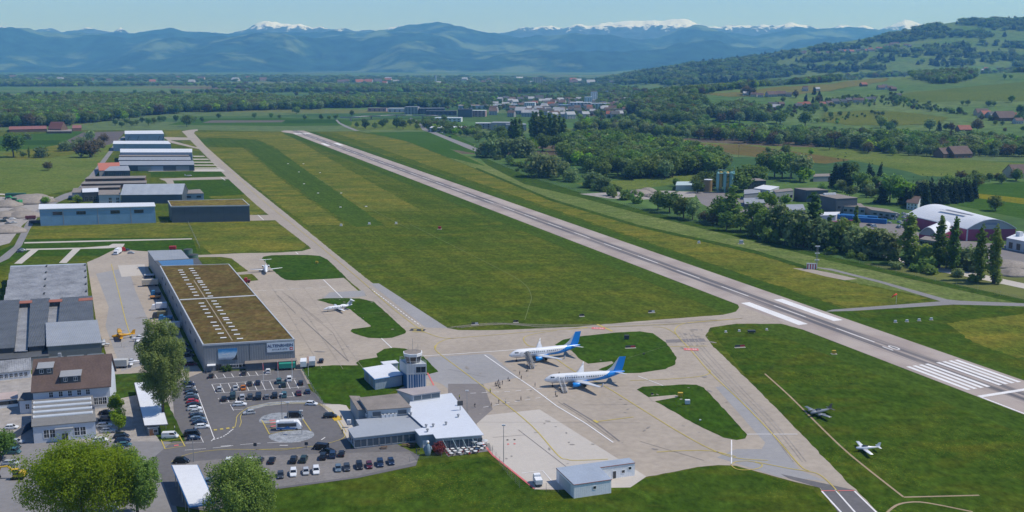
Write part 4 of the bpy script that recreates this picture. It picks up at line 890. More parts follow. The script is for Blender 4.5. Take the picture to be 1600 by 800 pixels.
wood('pasture_edge_wood', [[(905,205),(985,210),(1075,216),(1130,222),(1180,224),(1260,229),(1340,236),(1440,244),(1510,248),(1600,248),(1750,250),(1750,234),(1600,231),(1500,227),(1400,222),(1300,218),(1200,216),(1075,206),(985,202),(900,199)]], 13, MIX, (12, 21))
wood('embankment_bushes', [[(1190,211),(1300,210),(1400,212),(1500,218),(1600,224),(1750,230),(1750,225),(1600,219),(1500,213),(1400,208),(1300,206),(1190,207)]], 9, [('bush', 3), ('mid', 1)], (5, 9))
wood('nose_wood', [[(992,190),(1030,192),(1060,193),(1085,190),(1110,184),(1125,178),(1100,166),(1085,155),(1060,152),(1030,152),(1005,156),(990,172)], [(1125,190),(1160,192),(1200,190),(1195,182),(1180,172),(1150,170),(1130,178)], [(1056,199),(1105,202),(1105,196),(1080,190),(1060,192)]], 11.5, [('dark', 4), ('mid', 2), ('greybroad', 3), ('copper', 1)], (15, 23))
wood('crest_wood', [[(1060,155),(1085,149),(1120,143),(1180,137.5),(1240,131.5),(1300,127),(1345,121.5),(1420,118.5),(1440,117.5),(1440,115.5),(1345,118.5),(1300,124),(1240,128.5),(1180,134),(1120,139),(1070,147)], [(1238,132.5),(1300,128.5),(1330,124),(1330,123),(1300,127),(1238,131)], [(1430,121),(1460,131),(1480,132),(1505,127),(1520,120),(1500,114.5),(1440,115)], [(1540,114),(1600,113.5),(1750,112),(1750,110.5),(1600,112),(1540,112.8)], [(1561,123.5),(1583,123.5),(1580,121.5),(1566,121.5)]], 11, MIX, (13, 20))
FAR = [('dark', 5), ('conifer', 4), ('mid', 3), ('greybroad', 1.5)]
wood('far_hill_forest', [[(930,128),(985,132),(1060,135),(1130,130),(1180,126),(1240,118),(1225,109),(1200,100),(1250,88),(1230,84),(1180,90),(1120,97),(1060,106),(1010,114),(960,122)],
  [(1240,118),(1330,112),(1380,112),(1390,104),(1330,102),(1290,108),(1240,110)], [(1340,68),(1380,67),(1420,66),(1450,62),(1480,58),(1480,48),(1440,42),(1400,50),(1350,58)], [(1492,38),(1540,45),(1600,48),(1750,50),(1750,26),(1600,28),(1560,29),(1500,34)],
  [(1415,88),(1460,88),(1510,86),(1520,78),(1500,70),(1460,72),(1425,78)], [(1500,58),(1540,60),(1560,55),(1530,50),(1490,52)], [(1530,70),(1580,78),(1620,75),(1600,66),(1560,68)], [(1560,95),(1620,98),(1640,90),(1590,86)], [(1365,100),(1400,98),(1400,92),(1370,90)], [(1530,100),(1556,101),(1556,93),(1535,92)], [(1270,80),(1300,80),(1340,78),(1340,72),(1300,73),(1270,76)], [(1250,100),(1330,98),(1360,92),(1300,90),(1250,92)], [(1440,104),(1500,104),(1530,100),(1500,96),(1450,97)], [(1470,93),(1560,92),(1600,86),(1540,83),(1480,86)], [(1380,84),(1420,90),(1420,82),(1390,78)], [(1580,106),(1660,106),(1660,100),(1590,100)]], 19, FAR, (17, 27), ws=1.25)
wood('village_trees', [[(1160,180),(1230,183),(1300,172),(1370,164),(1460,172),(1500,178),(1480,170),(1440,160),(1380,152),(1330,152),(1250,168),(1180,168)], [(1385,152),(1410,153),(1420,147),(1380,145)], [(1530,188),(1560,190),(1600,182),(1580,178),(1540,180)]], 17, MIX, (5, 10))
wood('valley_side_wood', [[(880,150),(960,148),(1000,152),(992,170),(975,176),(930,162),(890,157)], [(890,137),(985,138),(1005,148),(960,148),(890,147)], [(560,160),(640,158),(720,153),(800,151),(800,148.5),(640,150),(560,152)]], 17, MIX, (10, 18))
wood('hillside_hedges', [[(1290,191),(1350,181),(1390,178),(1390,177),(1350,179.5),(1290,189)], [(1415,168),(1480,176),(1520,182),(1522,180),(1480,173),(1415,165)], [(1400,120),(1440,122),(1440,119),(1400,117)], [(1130,196),(1180,203),(1240,206),(1300,205),(1300,202),(1240,202),(1180,198)]], 10, MIX, (4, 8))
wood('hill_village_trees', [[(1245,86),(1330,88),(1420,82),(1440,74),(1340,76),(1270,78)]], 38, MIX, (9, 15))
wood('roadside_bushes', [[(900,289),(960,302),(1010,316),(1010,312),(960,297),(900,285)], [(1120,352),(1200,372),(1300,392),(1400,416),(1400,411),(1300,386),(1200,365),(1120,347)], [(742,241),(770,249),(830,271),(830,267),(770,245),(745,238)]], 7, [('bush', 3), ('mid', 1)], (3.5, 7))
wood('estate_edge_trees', [[(655,198),(690,207),(735,214),(760,215),(750,205),(700,196),(665,190)], [(1060,292),(1110,304),(1115,298),(1065,286)], [(1290,300),(1370,312),(1400,322),(1400,314),(1370,304),(1300,294)], [(1440,312),(1530,288),(1600,284),(1600,281),(1530,283),(1440,300)]], 12, MIX, (8, 14))

# ---- the big trees in front, with their own trunks and crowns
def big_tree(name, label, px, py, H, W, kind, leafm, n, leaf, seed, r0, inner=.5):
    q = P(px, py); t = thing(name, label, 'tree', q)
    c, rr = crown_blobs(kind, seed, H, W); r = random.Random(seed)
    c2, r2 = list(c), list(rr)
    for (x, y, z), ra in zip(c, rr):                            # secondary clumps break up each big one
        for _ in range(9):
            a = r.random()*6.28; b = r.uniform(-.5, 1.1); c2.append((x+math.cos(a)*ra*.95, y+math.sin(a)*ra*.95, z+b*ra*.9)); r2.append(ra*r.uniform(.2, .42))
    link('crown', leaf_cloud('crown', c2, r2, n, leaf, leafm, seed, 1.35, inner), t)
    trunk_mb(H, W, r0, seed, 10, .85).build('trunk', M_bark, t, True); return t
big_tree('birch_tree', 'tall grey green birch between the hangar and the brown roofed house', 256, 660, 36, 17, 'birch', leafmat('birch_leaves', (.155,.21,.056,1), (.25,.315,.095,1)), 60000, .22, 5, .42)
big_tree('maple_tree', 'large bright yellow green tree in front of the white annex', 132, 826, 22, 24, 'broad', leafmat('maple_leaves', (.215,.42,.012,1), (.355,.56,.03,1), .55), 70000, .22, 21, .5)
big_tree('lime_tree', 'darker green tree right behind the large bright tree', 216, 812, 18, 12, 'broad', L_mid, 26000, .23, 31, .35)
big_tree('ash_tree', 'bushy dark green tree at the bottom beside the white canopy', 380, 824, 17, 17, 'broad', L_mid, 42000, .23, 44, .4)
big_tree('garden_tree', 'young green tree cut by the left edge of the picture', 2, 720, 9, 8, 'broad', L_mid, 6000, .25, 51, .2)
for i, (px, py, lb) in enumerate(((181,648,'upper of two small yellow green trees by the parked cars'), (186,673,'lower of two small yellow green trees by the parked cars'))):
    big_tree('young_tree', lb, px, py, 7.5, 5, 'broad', L_bright, 3500, .22, 61+i, .12)
big_tree('red_shrub', 'red leaved shrub beside the terrace', 686, 709, 3.2, 4.2, 'bush', L_red, 1500, .2, 71, .08)

# ================================================================ buildings
class Fr:
    """footprint from roof corners seen in the photograph at height z: front left, front right, back left (and back right)"""
    def __init__(s, FL, FR, BL, z, BR=None, poly=None):
        a, b, c = P(*FL, z), P(*FR, z), P(*BL, z); d = P(*BR, z) if BR else b+c-a
        s.o = Vector((a.x, a.y, 0)); s.ang = math.atan2(b.y-a.y, b.x-a.x); s.z = z
        rot = Matrix.Rotation(-s.ang, 3, 'Z'); s.c = [rot @ (Vector((p.x, p.y, 0))-s.o) for p in (a, b, d, c)]
        s.rot = rot
    def loc(s, px, py, z):
        p = P(px, py, z); v = s.rot @ (Vector((p.x, p.y, 0))-s.o); return Vector((v.x, v.y, z))
    def edge(s, side):
        k = 'frbl'.index(side); return s.c[k], s.c[(k+1) % 4]
    def at(s, side, t, off=0.0):
        """point t metres along a wall (t < 1.0001 counts as a fraction), facing angle"""
        a, b = s.edge(side); d = b-a; L = d.length; d.normalize(); t = t*L if t <= 1 else t
        p = a+d*t; return p+Vector((d.y, -d.x, 0))*off, math.atan2(d.y, d.x), L
def grow(c, k):
    m = sum((Vector(p) for p in c), Vector((0,0,0)))/len(c); out = []
    n = len(c)
    for i in range(n):
        p, q, r = Vector(c[i-1]), Vector(c[i]), Vector(c[(i+1) % n])
        d1 = (q-p).normalized(); d2 = (r-q).normalized(); n1 = Vector((d1.y,-d1.x,0)); n2 = Vector((d2.y,-d2.x,0))
        k2 = k/max(.35, 1+n1.dot(n2)); out.append(q+(n1+n2)*k2)
    return out
def wall_roof(t, fr, h, wm, rm, roof='flat', ov=.25, rt=.25, rise=3.0, z0=0.0, axis='x'):
    c = fr.c; mb = MB(); mb.prism([(p.x, p.y) for p in c], z0, h)
    if roof == 'flat':
        mb.build('wall', wm, t); g = grow(c, ov); r = MB(); r.prism([(p.x, p.y) for p in g], h+.003, h+rt); return r.build('roof', rm, t)
    if roof == 'shed':
        A, B, D, E = c; mb.add([(A.x,A.y,h),(B.x,B.y,h),(D.x,D.y,h+rise),(E.x,E.y,h+rise)], [(0,1,2,3)]); mb.add([(B.x,B.y,h),(D.x,D.y,h),(D.x,D.y,h+rise)], [(0,1,2)]); mb.add([(A.x,A.y,h),(E.x,E.y,h+rise),(E.x,E.y,h)], [(0,1,2)]); mb.add([(D.x,D.y,h),(E.x,E.y,h),(E.x,E.y,h+rise),(D.x,D.y,h+rise)], [(0,1,2,3)])
        mb.build('wall', wm, t); g = grow(c, ov); zs = [h-ov*.3, h-ov*.3, h+rise+ov*.3, h+rise+ov*.3]; r = MB()
        vs = [(p.x,p.y,z+.02) for p, z in zip(g, zs)]+[(p.x,p.y,z+.02+rt) for p, z in zip(g, zs)]
        r.add(vs, [(3,2,1,0),(4,5,6,7),(0,1,5,4),(1,2,6,5),(2,3,7,6),(3,0,4,7)]); return r.build('roof', rm, t)
    g = grow(c, ov)
    if axis == 'x': q = lambda L: (L[0], L[1], L[2], L[3])
    else: q = lambda L: (L[1], L[2], L[3], L[0])
    A, B, D, E = q(c); m0, m1 = (A+E)/2, (B+D)/2
    mb.add([(A.x,A.y,h),(E.x,E.y,h),(m0.x,m0.y,h+rise)], [(0,2,1)]); mb.add([(B.x,B.y,h),(D.x,D.y,h),(m1.x,m1.y,h+rise)], [(0,1,2)])
    mb.build('wall', wm, t)
    A2, B2, D2, E2 = q(g); n0, n1 = (A2+E2)/2, (B2+D2)/2; half = (A-E).length/2; dz = rise*ov/max(.5, half); r = MB()
    for (a, b, e) in ((A2, B2, 1), (D2, E2, 1)):
        ra, rb = (n0, n1) if a is A2 else (n1, n0)
        lo, hi = h-dz+.03, h+rise+.03
        vs = [(a.x,a.y,lo),(b.x,b.y,lo),(rb.x,rb.y,hi),(ra.x,ra.y,hi)]; vs += [(x,y,z+rt) for x,y,z in vs]
        r.add(vs, [(3,2,1,0),(4,5,6,7),(0,1,5,4),(1,2,6,5),(2,3,7,6),(3,0,4,7)])
    return r.build('roof', rm, t)
WCACHE = {}
def win_mesh(w, h, nx=1, ny=1, fm=None, gm=None, fw=.09):
    fm = fm or M_white; gm = gm or M_glass; k = (round(w,2), round(h,2), nx, ny, fm.name, gm.name, fw)
    if k in WCACHE: return WCACHE[k]
    mb = MB(); mb.box(-w/2, w/2, -.03, .02, 0, h, 1)
    mb.box(-w/2-fw, -w/2, -.07, .02, -fw, h+fw); mb.box(w/2, w/2+fw, -.07, .02, -fw, h+fw); mb.box(-w/2, w/2, -.07, .02, h, h+fw); mb.box(-w/2, w/2, -.09, .02, -fw, 0)
    for i in range(1, nx): x = -w/2+w*i/nx; mb.box(x-.04, x+.04, -.06, -.028, 0, h)
    for i in range(1, ny): z = h*i/ny; mb.box(-w/2, w/2, -.058, -.027, z-.04, z+.04)
    WCACHE[k] = mb.mesh('window', [fm, gm]); return WCACHE[k]
def window(t, fr, side, s, z, w, h, nx=1, ny=1, fm=None, gm=None, name='window', fw=.09, off=0.0):
    p, a, L = fr.at(side, s, .012+off); return link(name, win_mesh(w, h, nx, ny, fm, gm, fw), t, (p.x, p.y, z), a)
def panel(t, fr, side, s, z, w, h, m, name='panel', th=.06, off=0.0):
    p, a, L = fr.at(side, s, .004+off); mb = MB(); mb.box(-w/2, w/2, -th, 0, 0, h); return mb.build(name, m, t, loc=(p.x, p.y, z), rz=a)
def building(name, label, fr, h, wm, rm, group=None, cat='building', **k):
    t = thing(name, label, cat, fr.o, fr.ang, group); wall_roof(t, fr, h, wm, rm, **k); return t

W_hang = ribbed('hangar_cladding', (.235,.25,.265), .9, 0, .15)
W_teal = ribbed('blue_cladding', (.20,.35,.50), 1.2, 0, .12)
W_slate = ribbed('slate_blue_cladding', (.085,.105,.125), 1.0, 0, .12)
W_lblue = ribbed('pale_blue_cladding', (.29,.36,.44), 1.0, 0, .15)
Rf_white = mat('white_roof_sheet', (.70,.71,.73), .5, .06, .5)
Rf_grey = ribbed('grey_roof_sheet', (.30,.315,.335), .8, 0, .3, var=.12)
Rf_brown = mat('brown_tile_roof', (.125,.085,.072), .85, .22, 1.2, bump=.2)
Rf_red = mat('red_tile_roof', (.28,.105,.07), .85, .15, 1.2)
Rf_gravel = mat('gravel_roof', (.235,.205,.18), .95, .22, 1.4)
Rf_dark = mat('dark_roof', (.085,.09,.095), .85, .2, .8)
Rf_etern = ribbed('fibre_cement_roof', (.255,.26,.27), .6, 0, .35, var=.4)
Rf_etern_d = ribbed('dark_fibre_cement_roof', (.10,.105,.11), .9, 0, .4, var=.3)
Rf_sedum = grass('sedum_roof', (.125,.090,.060,1), (.178,.129,.083,1), (.145,.146,.075,1), .38, .05, .55)
Rf_sedum2 = grass('yellow_sedum_roof', (.19,.13,.09,1), (.27,.22,.10,1), (.17,.17,.07,1), .5, .08, .4)

# ---- big hangar with the planted roof
fr = Fr((317,538.5),(460,530),(250,415.5), 10.5, (357.5,412.5))
t = thing('aviation_hangar', 'long grey hangar with planted brown roof, white skylights and lettered sign', 'hangar', fr.o, fr.ang)
wall_roof(t, fr, 10.3, W_hang, Rf_sedum, ov=-.35, rt=.12)
g1 = grow(fr.c, .12); g0 = grow(fr.c, -.35); pb = MB()
for i in range(4):
    a, b, c, d = g1[i], g1[(i+1)%4], g0[(i+1)%4], g0[i]
    vs = [(v.x,v.y,z) for z in (9.95, 10.62) for v in (a,b,c,d)]; pb.add(vs, [(3,2,1,0),(4,5,6,7),(0,1,5,4),(2,3,7,6)])
pb.build('parapet', M_lgrey, t)
a, b = fr.loc(281,469,10.45), fr.loc(400,462,10.45); mb = MB(); mb.tube([a+Vector((0,0,.06)), b+Vector((0,0,.06))], .35, 4); mb.build('roof_divider', M_lgrey, t)
a, b = fr.loc(303,438,10.45), fr.loc(363,532,10.45); mb = MB(); mb.box(0, (b-a).length, -.22, .22, 0, .05); mb.build('roof_walkway', mat('walkway_slabs', (.30,.25,.18), .9, .15), t, loc=a, rz=math.atan2(b.y-a.y, b.x-a.x))
sk = MB(); sk.box(-1.15,1.15,-.42,.42,0,.15); rg = [[(x, -.4*math.cos(q), .15+.16*math.sin(q)) for q in (0, .6, 1.2, 1.57, 1.94, 2.54, 3.14)] for x in (-1.12, 1.12)]; sk.loft(rg, 1, True)
skm = sk.mesh('skylight', [M_lgrey, mat('skylight_dome', (.80,.80,.80), .3, 0)])
z3 = ((655,340),(673,367),(690,396),(710,430),(732,463),(763,514),(788,546),(808,578),(832,616),(855,656),(790,320),(810,346),(832,374),(853,405),(875,440),(898,475),(908,492),(933,521),(957,553),(980,588),(1005,627),(1030,665))
z4 = ((918,113),(942,152),(970,191),(995,237),(1025,283),(1070,352),(1098,396),(1128,439),(1160,490),(1192,545),(1075,87),(1100,123),(1130,160),(1155,204),(1187,248),(1218,296),(1232,320),(1265,360),(1297,405),(1330,450),(1362,503),(1400,556))
for lst, oy in ((z3, 380), (z4, 460)):
    for x, y in lst:
        p = fr.loc(200+x/8, oy+y/8, 10.43); link('skylight', skm, t, p, 0)
p, a, L = fr.at('f', .842, .012)
sb = MB(); sb.box(-5,5,-.14,0,0,3.7); s_ = sb.build('sign_board', mat('sign_white', (.66,.70,.74), .5, .03), t, loc=(p.x,p.y,6.0), rz=a)
M_navy = mat('navy_letters', (.02,.03,.12), .5, 0)
o = link('lettering', text_mesh('ALTENRHEIN', 1.62, M_navy, .02, True), s_, (-.05,-.165,2.35)); o.rotation_euler = (math.pi/2,0,0)
o = link('lettering', text_mesh('A V I A T I O N', .85, M_navy, .02, True), s_, (-.3,-.165,.95)); o.rotation_euler = (math.pi/2,0,0)
cb = MB(); cb.box(-.55,.55,-.03,0,-.55,.55,0); cb.box(-.36,.36,-.05,-.03,-.11,.11,1); cb.box(-.11,.11,-.05,-.031,.11,.36,1); cb.box(-.11,.11,-.05,-.031,-.36,-.11,1)
cb.build('swiss_cross', [mat('cross_red', (.62,.03,.02), .5, 0), M_white], s_, loc=(3.95,-.143,.95))
# billboard with an airliner above a mountain sky
def billboard_material():
    m = bpy.data.materials.new('billboard_print'); m.use_nodes = True; nt = m.node_tree; b = nt.nodes['Principled BSDF']; b.inputs['Roughness'].default_value = .4
    tc = N(nt, 'ShaderNodeTexCoord'); sx = N(nt, 'ShaderNodeSeparateXYZ'); nt.links.new(tc.outputs['Object'], sx.inputs[0])
    n = N(nt, 'ShaderNodeTexNoise'); n.inputs['Scale'].default_value = .7; n.inputs['Detail'].default_value = 5; nt.links.new(tc.outputs['Object'], n.inputs[0])
    ad = N(nt, 'ShaderNodeMath', operation='MULTIPLY_ADD'); nt.links.new(n.outputs[0], ad.inputs[0]); ad.inputs[1].default_value = 1.6; nt.links.new(sx.outputs[2], ad.inputs[2])
    mr = N(nt, 'ShaderNodeMapRange'); mr.inputs[1].default_value = .6; mr.inputs[2].default_value = 5.2; nt.links.new(ad.outputs[0], mr.inputs[0])
    cr = N(nt, 'ShaderNodeValToRGB'); nt.links.new(mr.outputs[0], cr.inputs[0]); e = cr.color_ramp
    e.elements[0].position = .05; e.elements[0].color = (.10,.14,.20,1); e.elements[1].position = 1; e.elements[1].color = (.03,.20,.50,1)
    for p_, c_ in ((.2,(.30,.36,.44,1)),(.33,(.62,.70,.76,1)),(.62,(.52,.68,.80,1)),(.82,(.10,.36,.66,1))):
        q = e.elements.new(p_); q.color = c_
    nt.links.new(cr.outputs[0], b.inputs['Base Color']); return m
p, a, L = fr.at('f', .262, .012)
bb = MB(); bb.box(-3.45,3.45,-.16,0,0,4.5); s_ = bb.build('billboard', billboard_material(), t, loc=(p.x,p.y,3.9), rz=a)
mb = MB(); mb.add([(-2.3,-.19,2.3),(-1.7,-.19,2.55),(.2,-.19,2.72),(1.0,-.19,3.05),(.75,-.19,2.6),(-.2,-.19,2.35),(-1.6,-.19,2.12)], [(0,6,5,4,3,2,1)]); mb.add([(-.8,-.2,2.5),(-.1,-.2,2.5),(.4,-.2,1.85),(.2,-.2,1.85)], [(0,3,2,1)])
mb.build('printed_aeroplane', mat('print_white', (.75,.78,.8), .4, 0), s_)
mb = MB(); mb.add([(3.42,-.185,3.2),(3.42,-.185,.05),(1.2,-.185,.05),(2.4,-.185,.9),(3.1,-.185,2.1)], [(0,4,3,2,1)]); mb.build('printed_wing', M_dark, s_)
for s, z, w_, h_ in ((.06,.3,4.6,.9),): pass
x0 = .45
pa, a, L = fr.at('f', x0, 0); pe = fr.c[1]
an = MB(); an.box(x0*L, L+.3, -3.3, -.02, 0, 2.9); an.build('front_annex', W_slate, t); an = MB(); an.box(x0*L-.25, L+.55, -3.55, -.02, 2.903, 3.12); an.build('annex_roof', Rf_gravel, t)
for i, s in enumerate((.70, .88)): pass
link('door', win_mesh(1.9, 2.3, 2, 1, M_dark), t, (.155*L, -.012, .1), 0)
cn = MB(); cn.box(.035*L, .125*L, -2.2, -.02, 2.6, 2.85); cn.build('entrance_canopy', M_white, t)
for k, s in enumerate((.30,.36,.40)): link('window', win_mesh(2.4, 1.1, 2, 1), t, (s*L+.4, -.012, .9), 0)
mb = MB(); mb.box(.5*L-.1,.5*L+.1,-.05,-.008,3.2,9.9); mb.build('wall_joint', M_dark, t)
for k in range(9): window(t, fr, 'l', .06+k*.1, 5.2, 4.2, 1.5, 3, 1, M_grey)
for k in range(6): panel(t, fr, 'l', .1+k*.15, .1, 4.5, 4.0, M_grey, 'roller_door')
sp, a, L2 = fr.at('r', .36, .3)
hs = MB()
for k in range(5): hs.box(-.9, .9, k*2.0, k*2.0+1.92, 0, .14)
hs_o = hs.build('solar_panel_row', mat('solar_glass', (.02,.035,.06), .15, 0, spec=.8), t, loc=(sp.x+.5, sp.y-4, 8.9), rz=a-math.pi/2); hs_o.rotation_euler = (0, R(-52), a-math.pi/2)
rr = Fr((251.5,418.5),(318,415.5),(241,407), 9.6, (309,403))
t2 = building('hangar_extension', 'low flat hangar extension with a pool of blue water on its roof', rr, 9.3, W_hang, Rf_dark, ov=.1)
q = grow(rr.c, -1.6); mb = MB(); mb.prism([(v.x,v.y) for v in (q[0],q[1]+Vector((-3,0,0)),q[2]+Vector((-1,-1,0)),q[3])], 9.56, 9.585); mb.build('rain_water', mat('roof_water', (.03,.10,.22), .08, .1, spec=.8), t2)
r3 = Fr((242.5,407.5),(296,404.5),(231,391.5), 9.4, (283,390))
building('hangar_annex', 'grey flat roofed annex at the far end of the long hangar', r3, 9.1, W_hang, Rf_grey, ov=.1)
for px, py, r_, h_, lb in ((294.5,404,2.6,5.6,'tall green storage tank beside the hangar annex'),(302,405,2.9,2.8,'low green storage tank beside the tall one')):
    q = P(px, py); t4 = thing('storage_tank', lb, 'tank', q); mb = MB(); mb.lathe([(r_,0),(r_,h_)], 20); mb.build('shell', mat('tank_green', (.10,.17,.13), .5, .15), t4); mb = MB(); mb.lathe([(r_+.08,h_),(r_*.5,h_+.35),(.05,h_+.45)], 20); mb.build('lid', M_dark, t4)

# ---- control tower
ft = Fr((636,585.5),(665.7,584.3),(625.6,577.7), 5.2)
t = thing('control_tower', 'airport control tower with glazed cab and blue and white striped shaft', 'tower', ft.o, ft.ang)
cx = sum((p for p in ft.c), Vector((0,0,0)))/4; A, B, D, E = ft.c; Lw = (B-A).length
mb = MB(); mb.prism([(p.x,p.y) for p in ft.c], 0, 5.3); mb.build('shaft', mat('tower_white', (.58,.63,.68), .6, .05), t)
M_tb = mat('tower_blue', (.03,.13,.30), .5, .06)
for k in range(7):
    x = .55+k*(Lw-.9)/6.6; st_ = MB(); st_.box(x, x+[.5,.5,.7,.55,.5,.4,.4][k], -.05, -.004, .05, 5.25); st_.build('blue_stripe', M_tb, t)
panel(t, ft, 'l', .5, .05, (E-A).length-.4, 5.2, M_tb, 'blue_side_panel', .04)
g = grow(ft.c, .18); mb = MB(); mb.prism([(p.x,p.y) for p in g], 5.3, 9.0); mb.build('upper_storey', mat('tower_panel', (.52,.55,.57), .6, .05), t)
g = grow(ft.c, .26); mb = MB(); mb.prism([(p.x,p.y) for p in g], 5.25, 5.5); mb.build('ledge', M_lgrey, t)
for s in (.60, .86): window(t, ft, 'f', s, 6.0, 1.45, 1.9, 1, 1, M_dark, None, 'window', .08, .19)
for k in range(1, 4): 
    s_ = MB(); s_.box(k*Lw*.13-.03, k*Lw*.13+.03, -.215, -.178, 5.6, 8.95); s_.build('panel_joint', M_grey, t)
mb = MB(); g = grow(ft.c, .1)
for i in range(4):
    a, b = g[i], g[(i+1)%4]; n_ = int((b-a).length/1.3)
    for z in (9.5, 10.0): mb.tube([a+Vector((0,0,z)), b+Vector((0,0,z))], .04, 4)
    for k in range(n_): q = a.lerp(b, k/n_); mb.tube([q+Vector((0,0,9)), q+Vector((0,0,10))], .035, 4)
mb.build('railing', M_lgrey, t)
def ngon(r, z, n=8, ph=.39): return [(cx.x+r*math.cos(ph+2*math.pi*i/n), cx.y+r*math.sin(ph+2*math.pi*i/n), z) for i in range(n)]
mb = MB(); mb.loft([ngon(2.6, 9.0), ngon(3.15, 11.5)]); mb.build('cab_glazing', M_glass, t)
mb = MB()
for i in range(8): mb.tube([ngon(2.62, 9.0)[i], ngon(3.17, 11.5)[i]], .11, 4)
mb.build('cab_mullion', M_white, t)
mb = MB(); mb.loft([ngon(3.2, 11.5), ngon(3.45, 11.52), ngon(3.6, 12.6), ngon(3.3, 12.66)]); mb.build('cab_fascia', M_white, t)
mb = MB(); mb.loft([ngon(3.28, 12.6), ngon(3.28, 12.72)]); mb.build('cab_roof', Rf_gravel, t)
for dx, dy, hh in ((0,.6,4.6),(1.2,-.8,1.9),(-1.6,.7,1.4),(1.9,1.1,2.4)): 
    mb = MB(); mb.tube([(cx.x+dx,cx.y+dy,12.7),(cx.x+dx,cx.y+dy,12.7+hh)], .06, 5); mb.build('antenna', M_steel, t)
# ---- shed with white roof by the tower
fs = Fr((586,591.5),(628,584.5),(568.7,575.2), 4.3)
t = building('shed', 'grey shed with white roof standing left of the control tower', fs, 4.1, W_lblue, Rf_white, ov=.3)
panel(t, fs, 'l', .3, .05, 3.2, 3.2, M_grey, 'sliding_door'); panel(t, fs, 'l', .72, .05, 3.0, 3.2, M_grey, 'sliding_door')
g = grow(fs.c, .36); mb = MB()
for i in (3, 0):
    a, b = g[i], g[(i+1)%4]; d = (b-a); mb.tube([a+Vector((0,0,4.1)), b+Vector((0,0,4.1))], .14, 4)
mb.build('blue_eaves_trim', mat('bright_blue', (.02,.20,.50), .5, .05), t)
f5 = Fr((600,569),(622,566.5),(596,565.5), 4.0); building('store_hut', 'small white roofed store behind the grey shed', f5, 3.8, M_lgrey, Rf_white)

# ---- terminal: one building of several wings
TW_ = mat('terminal_wall', (.30,.36,.40), .6, .08); TG = mat('terminal_blue_glass', (.05,.08,.11), .15, 0, spec=.7)
f0 = Fr((553.7,683.5),(650.5,672.7),(542,656), 3.7)
t = thing('terminal_building', 'low airport terminal of several flat roofed wings with a white roof', 'terminal', f0.o, f0.ang)
def wing(px, z, wm, rm, ov=.25, rt=.22, z0=0):
    pts = [f0.loc(x, y, z) for x, y in px]; a = sum(p.x*q.y-q.x*p.y for p, q in zip(pts, pts[1:]+pts[:1]))
    if a < 0: pts.reverse()
    mb = MB(); mb.prism([(p.x,p.y) for p in pts], z0, z-rt); mb.build('wall', wm, t)
    g = grow([Vector((p.x,p.y,0)) for p in pts], ov); r = MB(); r.prism([(p.x,p.y) for p in g], z-rt+.003, z); r.build('roof', rm, t); return pts
Rm = mat('membrane_roof', (.33,.355,.39), .7, .06, .5)
wing([(553.7,683.5),(650.5,672.7),(662.8,668.6),(642.6,649),(557,655.8),(562.7,664.8),(544.7,670)], 3.7, TW_, Rm)
w2 = wing([(575,640.5),(641.5,635.6),(622,615),(561.6,621.4)], 6.3, mat('terminal_pale_wall', (.40,.45,.49), .6, .06), Rf_gravel, z0=0)
wing([(560,640),(572,639),(561,619),(547,618.5)], 5.2, TW_, Rf_gravel)
w3 = wing([(645,617),(687.5,611),(679,602.5),(621,609)], 6.6, mat('terminal_pale_wall', (.4,.45,.49), .6, .06), mat('pinkish_roof', (.36,.32,.31), .8, .08))
w4 = wing([(657,679),(678.6,677),(683,684),(752.8,678.5),(704,615),(643.7,623),(640,645),(666,668),(650.5,671.6)], 4.3, TW_, mat('white_membrane_roof', (.60,.63,.68), .6, .05, .4), ov=.5)
def onwall(pa, pb, z, items, nm='window', off=.012):
    """windows on the wall between two roof corners given in photo pixels"""
    a, b = f0.loc(*pa, z), f0.loc(*pb, z); a.z = b.z = 0; d = (b-a).normalized(); ang = math.atan2(d.y, d.x); n_ = Vector((d.y,-d.x,0)); L = (b-a).length
    for (s, zz, w_, h_, nx, ny, fm, gm) in items:
        q = a+d*(s*L)+n_*off; link(nm, win_mesh(w_, h_, nx, ny, fm, gm), t, (q.x,q.y,zz), ang)
onwall((553.7,683.5),(650.5,672.7), 3.7, [(.1+.195*k, .5, 3.9, 2.3, 2, 1, M_lgrey, TG) for k in range(5)])
onwall((544.7,670),(553.7,683.5), 3.7, [(.3,.7,2.2,2.0,2,1,M_white,TG),(.72,.7,2.2,2.0,2,1,M_white,TG)])
onwall((575,640.5),(641.5,635.6), 6.3, [(.2,4.0,2.6,1.5,1,1,M_lgrey,TG),(.8,4.1,2.8,1.4,1,1,M_lgrey,TG)])
onwall((645,617),(687.5,611), 6.6, [(.17,4.6,2.6,1.5,1,1,M_lgrey,TG),(.5,4.6,3.2,1.5,1,1,M_lgrey,TG),(.83,4.6,3.0,1.5,1,1,M_lgrey,TG)])
onwall((561.6,621.4),(575,640.5), 6.3, [(.3,.5,2.2,4.6,2,3,M_lgrey,TG),(.7,.5,2.2,4.6,2,3,M_lgrey,TG)])
onwall((683,684),(752.8,678.5), 4.3, [(.10+.2*k,.3,2.9,2.9,2,1,M_lgrey,TG) for k in range(5)])
onwall((657,679),(678.6,677), 4.3, [(.3,.1,1.1,2.2,1,1,M_white,M_white)], 'door')
a, b = f0.loc(575,640.5,3.75), f0.loc(641.5,635.6,3.75)
ac = MB(); ac.box(-.55,.55,-.4,.4,0,1.0,0); ac.lathe([(.36,0),(.36,.04)], 10, 1, (0,0,1.0)); acm = ac.mesh('air_conditioner', [M_offwhite, M_dark])
for px, py in ((574,650.5),(599,652),(605,651.5),(611,651),(617,650.5)): link('air_conditioner', acm, t, f0.loc(px, py, 3.7), 0)
